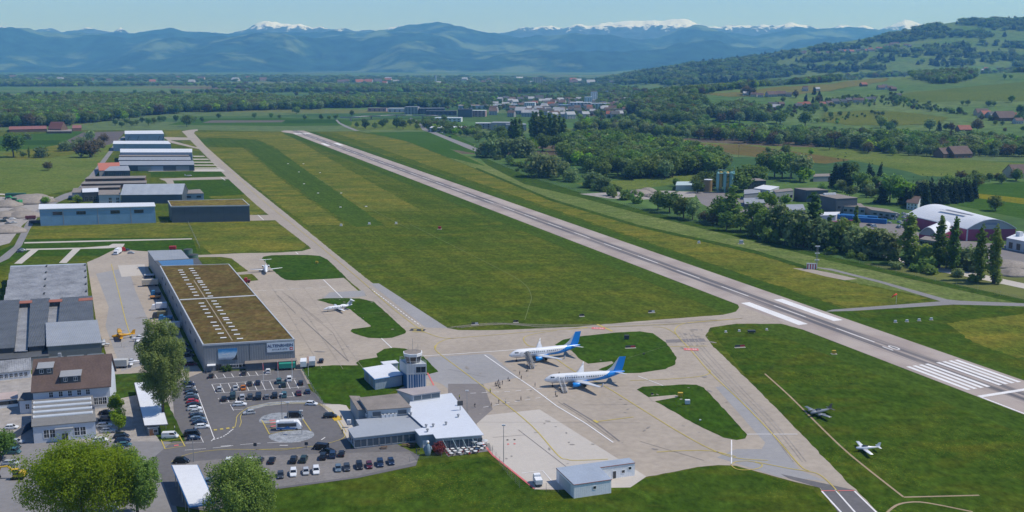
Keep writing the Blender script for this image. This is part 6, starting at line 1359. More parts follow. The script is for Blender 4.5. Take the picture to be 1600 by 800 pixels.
MID = [(702,205,62,40,7,M_lgrey,Rf_white,'white roofed hall with dark doors beside the main road',6),(701,190,52,22,8,M_offwhite,Rf_white,'long white roofed store behind the main road trees',6),(755,201,26,18,10,M_grey,Rf_white,'grey depot left of the big grey halls',3),(790,203,46,32,13,M_grey,Rf_grey,'big grey hall with pale roof left half',0),(806,204,34,30,11,M_grey,Rf_grey,'big grey hall right half beside the poplars',0),
 (727,183,30,24,17,W_slate,Rf_dark,'dark blue office cube in the far estate',0),(745,182,40,20,13,mat('pinkish_wall',(.40,.27,.26),.8,.1),Rf_white,'pinkish block behind the dark cube',5),(738,170,70,24,9,M_lgrey,mat('pinkroof',(.55,.40,.36),.8,.1),'long store with pink roof at the wood edge',6),(765,170,40,20,9,M_grey,Rf_white,'pale roofed store at the wood edge',4),(790,169,66,24,10,M_lgrey,Rf_white,'long pale factory right of the wood edge store',6),(828,171,26,20,17,M_offwhite,Rf_white,'white apartment cube in the town',5),
 (644,178,30,22,16,M_grey,Rf_grey,'grey office tower by the motorway bridge',4),(690,181,66,24,11,W_slate,Rf_dark,'long dark office behind the motorway',7),(675,178,56,18,13,W_slate,Rf_grey,'dark glazed block left of the long dark office',6),(622,175,46,18,9,M_lgrey,Rf_white,'white store behind the motorway ramp',4),(590,174,44,16,8,mat('pinkish_wall',(.4,.27,.26),.8,.1),Rf_gravel,'brownish store at the left of the motorway ramp',4),(745,147.5,70,24,10,W_slate,Rf_grey,'dark factory far behind the woods',0),(755,148.5,52,20,10,M_lgrey,Rf_white,'white roofed factory far behind the woods',0),
 (840,133.5,46,30,40,mat('cream_tower',(.55,.47,.36),.8,.05),Rf_dark,'cream high rise block alone above the far trees',4),(681,130.5,9,9,44,M_offwhite,Rf_dark,'slender white tower above the far wood',0),(437,142,40,18,8,M_lgrey,Rf_white,'white barn in the far fields',0),(780,134,60,20,14,mat('ochre_wall',(.55,.40,.2),.8,.1),Rf_grey,'ochre industrial block far in the valley',0),
 (928,162,16,14,34,M_white,Rf_red,'tall white mill with red top in the town',3),(919,164,20,14,22,M_white,Rf_white,'white silo block beside the mill',3),(935,170,54,22,14,M_offwhite,Rf_white,'white factory below the mill',6),(907,170,52,24,16,M_lgrey,Rf_white,'pale factory left of the mill',6),(885,170,60,40,10,M_grey,mat('blue_roof',(.18,.25,.33),.5,.1),'hall with bluish rounded roof in the town',0),(866,170,70,24,8,M_dark,Rf_white,'long white roofed store in the town',0),(948,152,10,10,22,M_offwhite,Rf_dark,'small church tower right of the mill',0),(967,166,26,18,12,M_white,Rf_grey,'white house block near the wooded nose',3),(890,176,50,22,8,M_white,Rf_white,'white low halls before the town roofs',0),(962,178,26,20,11,mat('cream_tower',(.55,.47,.36),.8,.05),Rf_brown,'cream house at the right town edge',4)]
for px, py, w_, d_, h_, wl, rf, lb, wn in MID: far_building('town_building', px, py, w_, d_, h_, wl, rf, lb, None, 'building', 0, rng.uniform(-8, 12), wn)
def village(lst, where, hh=5.5):
    """houses of one hamlet; labels tell them by wall, roof and place in the row"""
    wl = {'w': (mat('town_white', (.42,.42,.42), .85, .1), 'white walled'), 'c': (mat('cream_render',(.50,.42,.31),.85,.08), 'cream walled'), 'g': (M_grey, 'grey walled'), 'd': (M_wood, 'dark timber')}
    rl = {'r': (Rf_red, 'red roof'), 'b': (Rf_brown, 'brown roof'), 'd': (Rf_dark, 'dark roof'), 'p': (mat('pale_town_roof', (.36,.37,.39), .7, .1), 'pale roof')}
    lst = sorted(lst, key=lambda v: v[0]); cnt = {}
    for px, py, w_, k in lst:
        key = k; cnt[key] = cnt.get(key, 0)+1
    seen = {}
    for px, py, w_, k in lst:
        seen[k] = seen.get(k, 0)+1; wa, ra = wl[k[0]], rl[k[1]]
        lb = f'{wa[1]} house with {ra[1]} {where}'+('' if cnt[k] == 1 else f', {nth(seen[k]-1)} from left')
        far_building('house', px, py, w_, w_*.8, hh, wa[0], ra[0], lb, 'houses '+where, 'house', w_*.32, None, 3 if w_ > 10 else 0)
village([(1178,151,14,'cb'),(1188,152,13,'wb'),(1165,149,12,'wp'),(1175,148.5,16,'db'),(1205,151,22,'gb'),(1220,150,20,'gb'),(1232,151,13,'gd')], 'in the upper left hillside hamlet')
village([(1207,168,18,'wd'),(1213,171,15,'wp'),(1220,166,12,'db'),(1251,167,13,'wr'),(1260,166,13,'wr'),(1247,169,14,'dd'),(1285,166,12,'cr'),(1295,165,14,'wb'),(1304,162,16,'gd'),(1318,162,12,'wd'),(1325,160,14,'dd'),(1338,160,14,'wb'),(1345,160,12,'cb'),(1355,159,13,'gd'),(1363,158,14,'gd'),(1200,170,12,'wb')], 'in the village row on the hillside')
village([(1349,135,16,'dr'),(1258,142.5,12,'wd'),(1277,142,10,'wp'),(1376,140,16,'gb'),(1382,138,14,'gd'),(1390,140,12,'wb'),(1395,142,14,'db'),(1404,152,10,'wd'),(1258,140,11,'gb')], 'scattered on the upper meadow')
village([(1505,207,20,'dr'),(1533,180,22,'cb'),(1539,183,20,'cr'),(1549,184,18,'gd'),(1568,188,34,'db'),(1578,186,20,'cr'),(1551,186,8,'wp'),(1590,193,14,'wb')], 'of the hillside farm at the right')
village([(1382,232,22,'wb'),(1475,250,20,'db'),(1495,251,26,'db'),(1592,277,24,'cb'),(1540,109,16,'wr'),(1536,111.5,14,'wp')], 'standing alone near trees on the right')
hv = []
r = random.Random(5)
for i in range(34):
    px = 1255+i*5.1+r.uniform(-3,3); py = 82-(px-1255)*.055+r.uniform(-4.5,4.5); hv.append((px, py, r.choice((16,20,24)), r.choice(('wd','wb','wr','gd','cb'))))
village(hv, 'in the far hill village')
tv = []
for i in range(100):
    px = r.choice((r.uniform(832,990),r.uniform(770,990))); py = r.uniform(159,187)-(abs(px-920)*.03); tv.append((px, py, r.choice((12,15,18)), r.choice(('wb','wr','wp','gb','wd','gp','gd','wp','cb'))))
village(tv, 'among the town trees', 9)
tv = []
for i in range(40):
    px = r.uniform(-10,1000); py = r.uniform(121.5,129)+(px*.005); tv.append((px, py, r.choice((26,34,44)), r.choice(('wp','wp','wd','wr','cb'))))
village(tv, 'far off on the valley floor', 9)
tv = []
for i in range(16):
    px = r.uniform(770,860); py = r.uniform(157,180); tv.append((px, py, r.choice((14,18,24)), r.choice(('wp','wb','gp','gd'))))
village(tv, 'near the far factories', 9)
# motorway bridge with its traffic signs of life
mb = MB()
pts = [(548,183),(580,181),(620,179.5),(660,180),(700,180.5)]
wp = [P(x, y, 7) for x, y in pts]; strip(mb, wp, 14, 7.0); strip(mb, [p+Vector((0,-7,0)) for p in wp], .4, 7.9)
for p in wp:
    mb.box(p.x-.8,p.x+.8,p.y-5,p.y+5,0,6.9)
    mb.box(p.x-20,p.x+20,p.y-7.4,p.y-7.0,5.8,8.0)
o = mb.build('motorway_bridge', mat('bridge_concrete', (.36,.35,.34), .9, .1), None); tag(o, 'grey motorway bridge crossing the valley behind the orchard', 'bridge')

# ================================================================ vehicles
def paintm(name, c): return mat('car_'+name, c, .25, 0, spec=.6)
CARC = {'white': (.72,.73,.74), 'silver': (.42,.44,.46), 'grey': (.16,.17,.18), 'black': (.012,.013,.015), 'dark blue': (.015,.03,.07), 'dark grey': (.045,.05,.055), 'red': (.42,.02,.03), 'teal': (.05,.13,.15), 'orange and black': (.50,.16,.02), 'blue grey': (.12,.17,.22), 'dark green': (.02,.04,.03), 'dark red': (.09,.012,.02), 'pale blue': (.30,.38,.45)}
CAR = {'hatchback': (4.1,1.75,1.48,.95,[.0,.26,.42,.94,1.0]), 'estate car': (4.7,1.82,1.48,.98,[0,.25,.40,.95,1]), 'saloon': (4.7,1.82,1.44,.96,[0,.25,.40,.74,.88]), 'off-roader': (4.6,1.88,1.72,1.12,[0,.24,.36,.95,1]), 'van': (5.0,1.95,1.98,1.25,[0,.14,.25,.985,1])}
CM = {}
def car_meshes(kind):
    if kind in CM: return CM[kind]
    L, W, Ht, belt, (a, hood, ws, rear, tail) = CAR[kind]; y = W/2
    def ring(x, zt, wd, zl=.22, ov=.0): return [(x,-wd*.96,zl),(x,-wd,zl+.22),(x,-wd,zt*.72+.05),(x,-wd*.93,zt-.03),(x,-wd*.8,zt),(x,wd*.8,zt),(x,wd*.93,zt-.03),(x,wd,zt*.72+.05),(x,wd,zl+.22),(x,wd*.96,zl)]
    X = lambda t: L*(.5-t)                              # front at +x
    b = MB()
    b.loft([ring(X(0),.55,y*.78,.34),ring(X(.025),.68,y*.9,.25),ring(X(.09),.78,y*.97),ring(X(hood*.8),belt*.93,y),ring(X(hood),belt*.97,y),ring(X(.5),belt,y),ring(X(min(rear,.9)),belt*1.0,y),ring(X(.965),belt*.98,y*.95),ring(X(1),belt*.78,y*.84,.32)])
    hw = .80 if kind != 'van' else .9
    xs0, xs1, xr1, xr0 = X(hood-.01), X(ws), X(rear-.14 if kind in ('hatchback','off-roader') else rear-.16 if kind == 'estate car' else rear-.05 if kind == 'van' else rear-.1), X(min(.985, tail if kind == 'saloon' else .975))
    zb, zt = belt-.03, Ht
    g = MB()                                            # glasshouse
    lo = [(xs0,-y*.9,zb),(xs0,y*.9,zb),(xr0,y*.9,zb),(xr0,-y*.9,zb)]; up = [(xs1,-y*hw*.94,zt-.07),(xs1,y*hw*.94,zt-.07),(xr1,y*hw*.94,zt-.07),(xr1,-y*hw*.94,zt-.07)]
    g.loft([lo, up])
    rf = MB(); rr = lambda k, z: [(xs1+.12*k,-y*hw*k,z),(xs1+.12*k,y*hw*k,z),(xr1-.12*k,y*hw*k,z),(xr1-.12*k,-y*hw*k,z)]
    b.loft([rr(.97,zt-.072),rr(1.0,zt-.04),rr(.86,zt)])
    for sy in (-1, 1):                                  # pillars
        for (p, q) in ((lo[0 if sy<0 else 1], up[0 if sy<0 else 1]),(lo[3 if sy<0 else 2], up[3 if sy<0 else 2])): b.tube([Vector(p)+Vector((0,sy*.015,0)), Vector(q)+Vector((0,sy*.015,0))], .055, 4)
        m0 = Vector(lo[0]).lerp(Vector(lo[3]), .48); m1 = Vector(up[0]).lerp(Vector(up[3]), .42)
        b.tube([(m0.x,sy*abs(m0.y)+sy*.012,m0.z),(m1.x,sy*abs(m1.y)+sy*.012,m1.z)], .045, 4)
        b.box(xs0-.35,xs0-.15,sy*y-.0 if sy>0 else sy*y-.16,sy*y+.16 if sy>0 else sy*y,belt-.05,belt+.1)
    if kind == 'van':
        for sy in (-1,1): b.box(X(.985)+.02, X(.5), sy*y*.93-.02, sy*y*.93+.02, belt-.05, Ht-.12)
    wl = MB(); wl.lathe([(.01,-.11),(.33,-.11),(.335,.09),(.22,.11)], 14, 0); wl.lathe([(.22,.105),(.2,.115),(.01,.12)], 12, 1)
    hl = MB(); hl.box(-.04,.05,-.2,.2,-.07,.07); tl = MB(); tl.box(-.04,.04,-.14,.14,-.08,.1)
    CM[kind] = (b, g.mesh('windows', glassmat('car_glass', (.012,.016,.02), .05)), wl.mesh('wheel', [M_black, M_steel], False), hl.mesh('headlight', mat('lamp_glass', (.7,.72,.75), .1, 0)), tl.mesh('tail_light', mat('tail_lamp', (.30,.01,.01), .2, 0)), {})
    return CM[kind]
def car(kind, colour, px, py, deg, label, group=None, z=0.0, name='parked_car', cat='car'):
    b, g, wl, hl, tl, cc = car_meshes(kind); q = P(px, py); L, W = CAR[kind][:2]
    if colour not in cc: cc[colour] = b.mesh('body', paintm(colour.replace(' ', '_'), CARC[colour]), False)
    t = thing(name, label, cat, (q.x, q.y, z), R(deg), group); link('body', cc[colour], t); link('windows', g, t)
    for sx in (.30, -.29):
        for sy in (-1, 1): o = link('wheel', wl, t, (L*sx+.03, sy*(W/2-.1), .33)); o.rotation_euler = (-sy*math.pi/2, 0, 0)
    for sy in (-1, 1): link('headlight', hl, t, (L*.462, sy*W*.34, .66)); link('tail_light', tl, t, (-L*.482, sy*W*.38, .78))
    return t
def row(lst, deg, where, group):
    """parked cars listed left to right; a label gives colour, body and place in the row"""
    n = len(lst)
    for i, (px, py, kind, col) in enumerate(lst):
        same = [j for j, v in enumerate(lst) if v[2:4] == (kind, col)]
        lb = f'{col} {kind} {where}' + (f', {nth(i)} of row' if len(same) > 1 else '')
        car(kind, col, px, py, deg+rng.uniform(-2, 2), lb, group)
H_, E_, S_, O_, V_ = 'hatchback', 'estate car', 'saloon', 'off-roader', 'van'
F0 = 13.8
row([(295,603,O_,'dark blue'),(297,609.5,H_,'grey'),(299,615,S_,'black'),(299.5,620,H_,'blue grey'),(300,624.5,E_,'dark grey'),(301,629.5,H_,'red'),(303,634.5,S_,'black'),(304,640.5,E_,'white'),(307,646,H_,'silver'),(308,651.5,S_,'black'),(310,657,E_,'blue grey'),(312,662.5,S_,'dark blue'),(316,669,E_,'white')], F0, 'in the side row by the birch', 'cars in the side row of the car park')
row([(299,678,H_,'black'),(301,681.5,V_,'black'),(303,687,H_,'dark blue')], F0, 'in the short row before the taxi bay', 'cars before the taxi bay')
row([(330,590,H_,'black'),(381,585.5,H_,'dark grey'),(419,582,H_,'white')], 100, 'in the row along the hangar front', 'cars along the hangar front')
row([(343,610,H_,'silver'),(368,608.5,S_,'silver'),(380,608,S_,'orange and black'),(390,602,H_,'dark grey'),(403,600.5,H_,'dark blue'),(436,598,O_,'teal'),(443,604,O_,'dark green'),(452,594.5,O_,'white'),(470,600.5,H_,'black')], 104, 'in the middle double row', 'cars in the middle rows')
row([(350,625.5,H_,'black'),(364,622,V_,'dark green'),(378.5,622.5,E_,'silver'),(391,623,O_,'dark grey'),(404,622.5,V_,'black'),(417,622.5,H_,'grey'),(429.5,620.5,O_,'black'),(444,619.5,O_,'teal'),(467,616.5,S_,'dark red'),(481,614.5,H_,'dark blue')], 104, 'in the front row facing the drive', 'cars in the front row')
for a in ((E_,'white',374.5,634,8,'white estate car parked across the end of the front row'),(H_,'silver',389.5,647,200,'silver hatchback driving along the yellow kerb line'),(H_,'white',487,633,-8,'white hatchback driving at the upper bend of the loop'),(O_,'black',516,652.5,10,'black car stopped by the yellow mat at the terminal'),(V_,'black',461,652,2,'black van beside the bus'),(V_,'white',266,684,6,'white van with blue nose on the taxi bay'),
  (O_,'black',284,723,5,'black off-roader parked across behind the white canopy'),(V_,'black',501,702,165,'black van standing askew by the kerb line'),(S_,'black',512,707.5,160,'black saloon wedged behind the askew van'),(H_,'blue grey',326,754,100,'blue grey hatchback beside the white canopy'),(S_,'dark grey',347,752,100,'dark saloon half hidden by the bushy tree'),
  (H_,'white',18.5,670,8,'white hatchback alone in the left yard'),(E_,'silver',25,693,5,'silver estate car first of the left kerb row'),(O_,'dark green',20,701,5,'dark green car second of the left kerb row'),(V_,'teal',19,709,5,'teal van third of the left kerb row'),(E_,'silver',17,726,5,'silver estate car in front of the yellow digger'),(E_,'silver',60,735,12,'silver car half hidden under the big bright tree'),(V_,'white',179,797,80,'white van cut by the bottom edge'),
  (E_,'white',163,667,10,'white estate car beside the two young trees'),(E_,'silver',169,675.5,10,'silver estate car beside the two young trees'),(S_,'black',166,647,12,'black saloon in the tree shade near the villa corner'),(E_,'dark grey',166,657.5,12,'dark car in the shade below the saloon'),(E_,'white',157,690,10,'white car behind the top of the big bright tree'),(O_,'black',190,684,10,'black off-roader at the end of the annex row'),(E_,'dark blue',192,690.5,10,'dark blue estate car at the annex row'),(H_,'teal',195,697.5,10,'pale teal hatchback near the bright tree edge'),(H_,'dark grey',184,703,10,'grey hatchback behind the dark green tree'),
  (S_,'black',34,391,40,'black saloon on the grass by the bend'),(H_,'dark grey',31,394.5,25,'dark hatchback in front of the saloon on the grass'),(H_,'silver',36,392.5,30,'silver hatchback between two dark cars on the grass'),
  (H_,'silver',205,396.5,10,'silver car by the white lorry'),(S_,'dark grey',199,392,80,'dark car beside the small red tractor'),
  (V_,'dark blue',285,541,14,'blue van with white front in the hangar shade'),(E_,'dark grey',291,550,14,'first dark car in the hangar shade'),(E_,'black',294,557,14,'second dark car in the hangar shade'),(O_,'dark red',299,571,14,'red car with blue roof at the hangar corner'),(S_,'pale blue',271,524,16,'pale car at the far end of the shaded row'),
  (H_,'black',502,566,95,'black car next to the two campers'),(V_,'white',142,0,0,None)):
    if a[5]: car(*a)
row([(358,722,E_,'white'),(375,722,H_,'dark red'),(390.5,722,S_,'white'),(407,722,H_,'dark grey'),(425,722,S_,'black'),(459,721.5,O_,'black'),(475,720.5,O_,'dark green')], 92, 'in the back row of the gravel lot', 'cars in the back row of the gravel lot')
row([(505,716,O_,'black'),(520,713.5,O_,'dark blue'),(534,711.5,H_,'black')], 95, 'in the small group right of the back row', 'cars right of the back row')
row([(396,744,H_,'dark blue'),(413,744.5,O_,'white'),(438.5,745,H_,'dark grey'),(458.5,741.5,O_,'white'),(478,739.5,H_,'silver'),(494,738,O_,'white'),(528.5,734.5,H_,'blue grey'),(542,733,E_,'dark grey'),(561.5,730.5,O_,'black'),(577,729.5,H_,'dark red'),(594,726.5,O_,'dark blue'),(611,724,H_,'dark blue')], -78, 'in the front row along the lawn', 'cars along the lawn')
# car yard and works lorries far right: bodies only a few pixels long
for i in range(78):
    px = 1378+rng.uniform(0,50); py = 330+rng.uniform(0,24)+(px-1382)*.12
    if i > 54: px = 1200+rng.uniform(0,170); py = 334+rng.uniform(0,10)+(px-1200)*.11
    c = rng.choice(('white','silver','grey','black','white','pale blue'))
    b, g, wl, hl, tl, cc = car_meshes(H_)
    if c not in cc: cc[c] = b.mesh('body', paintm(c.replace(' ', '_'), CARC[c]))
    q = P(px, py); t = thing('parked_car', f'{c} car '+('in the dense car yard left of the arched hall' if i < 55 else 'parked on the estate yard behind the hedge trees'), 'car', q, R(rng.choice((20,110))+rng.uniform(-5,5)), f'{c} cars '+('of the car yard' if i < 55 else 'on the estate yard')); link('body', cc[c], t); link('windows', g, t)
row([(4,339,H_,'white'),(10,342,E_,'dark grey'),(16,337,H_,'pale blue'),(20,343,E_,'white'),(27.5,336,H_,'red'),(6,347,V_,'dark green'),(13,350,S_,'grey'),(22,349,H_,'silver')], 30, 'in the gravel pit at the left', 'cars in the gravel pit')
# cars on the main road and the bridge
for i, (px, py, k, c) in enumerate(((682,204,V_,'dark grey'),(690,208,H_,'white'),(703,214.5,V_,'dark green'),(694,210,H_,'silver'),(668,200,H_,'black'),(656,192,H_,'white'))):
    car(k, c, px, py, 140, f'{c} {k} on the main road, {nth(i)} listed near the bridge' if False else f'{c} {k} driving on the valley main road', 'traffic on the valley main road')
def lorry(label, px, py, deg, L, cabc, boxc, cat='lorry', hgt_=3.4, name='lorry', cab=True, wd=2.45):
    q = P(px, py); t = thing(name, label, cat, q, R(deg)); x0 = -L/2; x1 = L/2-(2.1 if cab else 0); y = wd/2
    mb = MB(); mb.box(x0,x1,-y,y,.95,hgt_); mb.build('cargo_box', boxc, t); mb = MB(); mb.box(x0+.1,L/2-.2,-y*.8,y*.8,.55,.93); mb.build('chassis', M_dark, t)
    if cab:
        mb = MB(); mb.loft([[(x1+.1,-y*.97,.5),(x1+.1,y*.97,.5),(x1+.1,y*.95,2.75),(x1+.1,-y*.95,2.75)],[(L/2-.35,-y*.97,.5),(L/2-.35,y*.97,.5),(L/2-.55,y*.92,2.7),(L/2-.55,-y*.92,2.7)],[(L/2,-y*.95,.5),(L/2,y*.95,.5),(L/2-.02,y*.95,1.5),(L/2-.02,-y*.95,1.5)]]); c = mb.build('cab', cabc, t)
        mb = MB(); mb.add([(L/2+.0,-y*.85,1.5),(L/2+.0,y*.85,1.5),(L/2-.5,y*.82,2.55),(L/2-.5,-y*.82,2.55)], [(0,1,2,3)]); mb.build('windscreen', M_glass, c)
    wl = MB(); wl.lathe([(.02,-.15),(.48,-.15),(.48,.13),(.2,.15),(.02,.15)], 12); w_ = wl.mesh('wheel', M_black)
    for sx in ((-.32, -.2, .36) if L > 7 else (-.28, .34)):
        for sy in (-1,1): o = link('wheel', w_, t, (L*sx, sy*(y-.2), .48)); o.rotation_euler = (-sy*math.pi/2,0,0)
    return t
M_lblue = mat('lorry_blue', (.04,.17,.34), .35, .05); M_box = mat('lorry_box', (.48,.48,.46), .6, .06)
lorry('lorry with blue cab and pale grey box behind the villa', 182.5,575, 186, 8.2, M_lblue, M_box)
lorry('white lorry standing at the far end of the left tarmac', 184,397, -88, 8.0, M_white, M_white)
lorry('white box lorry in the hangar shade', 249,484, 195, 7, M_white, M_white)
lorry('olive covered lorry beside the hangar', 250,497, 195, 6.5, M_dark, mat('olive_tarp', (.16,.15,.09), .9, .15), hgt_=3.2)
lorry('beige covered stage trailer beside the hangar', 235,447, 15, 8, M_dark, mat('beige_tarp', (.52,.47,.38), .9, .1), 'trailer', 3.6, 'trailer', False)
lorry('big pale trailer body in front of the long hangar wall', 267,515, 195, 8, M_grey, M_lgrey, 'trailer', 3.4, 'trailer', False)
lorry('blue flat lorry in the hangar shade', 259,501, 195, 6, M_lblue, M_lblue, hgt_=2.0)
lorry('small blue tow truck by the hangar wall', 244,462, 195, 5, M_lblue, M_dark, hgt_=1.6)
lorry('grey flat trailer with orange load by the hangar wall', 243,467, 195, 5, M_grey, mat('orange_load', (.5,.22,.04), .6, .1), 'trailer', 1.5, 'trailer', False)
lorry('pale car trailer next to the blue tow truck', 233,433, 195, 5, M_lgrey, M_lgrey, 'trailer', 1.6, 'trailer', False)
lorry('left white camper van beside the hangar front', 474.5,573, 100, 6.6, M_white, M_white, 'camper', 3.0, 'camper_van', True, 2.3)
lorry('right pale boat trailer caravan beside the white camper', 488,571, 100, 6.6, M_lgrey, M_lgrey, 'caravan', 2.7, 'caravan', False, 2.3)
lorry('green goods container in front of the hangar annex', 449,577.5, 12, 6.0, M_dark, mat('container_green', (.03,.28,.20), .5, .1), 'container', 2.7, 'container', False)
lorry('small white service van beside the white L shaped building', 840,757, 100, 4.6, M_white, M_white, 'van', 2.2, 'service_van', True, 1.9)
lorry('small red tractor with trailer on the left tarmac edge', 192.5,393, 20, 3.0, M_red, M_red, 'tractor', 1.8, 'tractor', True, 1.6)
lorry('dark red tow tractor with white roof on the hangar apron', 386,442, 190, 3.6, M_red, mat('tug_red', (.22,.04,.05), .5, .1), 'tug', 1.7, 'tow_tractor', True, 1.7)
lorry('red fire trailer beyond the long hangar', 270,391, 10, 4, M_red, M_red, 'trailer', 2.6, 'trailer', False)
lorry('dark red farm trailer by the blue hangar', 48,343, 20, 7, M_red, mat('trailer_dark_red', (.13,.03,.04), .6, .15), 'trailer', 2.8, 'trailer', False)
lorry('dark loaded trailer beside the blue hangar wall', 57,349, 8, 9, M_red, M_dark, 'trailer', 2.2, 'trailer', False)
lorry('dark green skip container at the gravel heaps', 25,310, 4, 16, M_dark, mat('skip_green', (.03,.12,.08), .6, .15), 'container', 4.5, 'container', False, 4)
# ---- midibus
q = P(451,671); t = thing('bus', 'small white bus with blue waves waiting at the stop', 'bus', q, R(6)); mb = MB()
mb.loft([[(-3.7,-1.15,.4),(-3.7,1.15,.4),(-3.7,1.1,2.9),(-3.7,-1.1,2.9)],[(2.9,-1.15,.4),(2.9,1.15,.4),(2.9,1.1,2.9),(2.9,-1.1,2.9)],[(3.5,-1.1,.4),(3.5,1.1,.4),(3.2,1.05,2.6),(3.2,-1.05,2.6)],[(4.2,-1.0,.45),(4.2,1.0,.45),(4.1,1.0,1.15),(4.1,-1.0,1.15)]]); mb.build('body', M_white, t)
mb = MB()
for sy in (-1,1): mb.box(-3.3,2.6,sy*1.16-.02,sy*1.16+.02,1.3,2.45)
mb.add([(3.56,-.95,1.35),(3.56,.95,1.35),(3.27,.95,2.5),(3.27,-.95,2.5)], [(0,1,2,3)]); mb.build('windows', M_glass, t)
mb = MB()
for sy in (-1,1): mb.add([(-3.5,sy*1.185,.55),(2.7,sy*1.185,.5),(2.0,sy*1.185,.95),(.8,sy*1.19,1.0),(-.2,sy*1.185,1.5),(-1.4,sy*1.185,1.0),(-3.5,sy*1.185,1.25)], [tuple(range(7)) if sy < 0 else tuple(reversed(range(7)))])
mb.build('blue_wave_graphic', mat('bus_blue', (.03,.14,.38), .35, 0), t); mb = MB(); mb.box(-2.6,1.8,-.9,.9,2.905,3.1); mb.build('roof_pod', M_offwhite, t)
for x in (-2.3, 2.6):
    for sy in (-1,1): w_ = MB(); w_.lathe([(.02,-.12),(.42,-.12),(.42,.12),(.2,.14),(.02,.14)], 12); o = w_.build('wheel', M_black, t, loc=(x,sy*1.02,.42)); o.rotation_euler = (-sy*math.pi/2,0,0)
# ---- diggers
def digger(label, px, py, deg, body, s=1.0):
    q = P(px, py); t = thing('excavator', label, 'excavator', q, R(deg)); t.scale = (s,s,s)
    for sy in (-1,1): mb = MB(); mb.loft([[(-1.5,sy*.9-.25,.25),(-1.5,sy*.9+.25,.25),(-1.5,sy*.9+.25,.6),(-1.5,sy*.9-.25,.6)],[(-1.2,sy*.9-.25,0),(-1.2,sy*.9+.25,0),(-1.2,sy*.9+.25,.8),(-1.2,sy*.9-.25,.8)],[(1.2,sy*.9-.25,0),(1.2,sy*.9+.25,0),(1.2,sy*.9+.25,.8),(1.2,sy*.9-.25,.8)],[(1.5,sy*.9-.25,.25),(1.5,sy*.9+.25,.25),(1.5,sy*.9+.25,.6),(1.5,sy*.9-.25,.6)]]); mb.build('track', M_black, t)
    mb = MB(); mb.box(-1.7,.9,-1.0,1.0,.9,1.35); mb.box(-1.8,-.5,-1.0,1.0,1.35,2.0); mb.build('body', body, t)
    mb = MB(); mb.box(-.35,.9,.1,1.0,1.36,2.7); c = mb.build('cab', M_glass, t); mb = MB(); mb.box(-.4,.95,.05,1.05,2.703,2.8); mb.build('cab_roof', body, c)
    mb = MB(); mb.tube([(.8,-.3,1.3),(2.4,-.3,3.2),(4.0,-.3,3.0)], [.25,.28,.2], 6); mb.build('boom', body, t); mb = MB(); mb.tube([(4.0,-.3,3.1),(4.9,-.3,1.2)], [.2,.15], 6); mb.build('arm', body, t)
    mb = MB(); mb.loft([[(4.7,-.8,1.3),(4.7,.2,1.3),(5.1,.2,1.2),(5.1,-.8,1.2)],[(4.3,-.7,.3),(4.3,.1,.3),(4.9,.1,.1),(4.9,-.7,.1)]]); mb.build('bucket', M_dark, t)
digger('yellow mini digger on the yard at the left edge', 29,748, 184, M_yellow, 1.15)
digger('green excavator working in the gravel pit', 26,321, 170, mat('digger_green', (.05,.33,.12), .5, .08), 2.3)
M_dirt = mat('earth_heap', (.27,.235,.20), .95, .3, .6, bump=.5)
for i, (px, py, r_, h_) in enumerate(((12,322,14,5),(45,316,22,6.5),(58,312,14,5),(38,338,16,4),(10,338,15,4),(6,362,16,4.5),(30,330,9,3),(1575,415,14,3),(1585,428,12,3),(1000,303,12,4),(1012,301,10,4.5),(1020,307,9,3),(990,310,10,3))):
    q = P(px, py); n = 22; rings = []
    for k in range(6): rings.append([((r_*(1-k/6.5)*(1+.25*noise.noise(Vector((math.cos(6.28*j/n)*1.7+i*5, math.sin(6.28*j/n)*1.7, k*.4)))))*math.cos(6.28*j/n), (r_*(1-k/6.5)*(1+.25*noise.noise(Vector((math.cos(6.28*j/n)*1.7+i*5, math.sin(6.28*j/n)*1.7, k*.4)))))*math.sin(6.28*j/n)*.75, h_*(1-(1-k/5)**1.6)-.05) for j in range(n)])
    mb = MB(); mb.loft(rings); o = mb.build('earth_heap', M_dirt, None, True, q); wh = 'in the gravel pit at the left' if px < 100 else 'by the lane at the right' if px > 1500 else 'in the recycling yard by the hedge'
    tag(o, f'pale earth heap {wh}, {nth(i if px < 100 and px < 1500 and i < 7 else i-7 if px > 1500 else i-9)} in the group', 'earth heap', 'earth heaps '+wh)

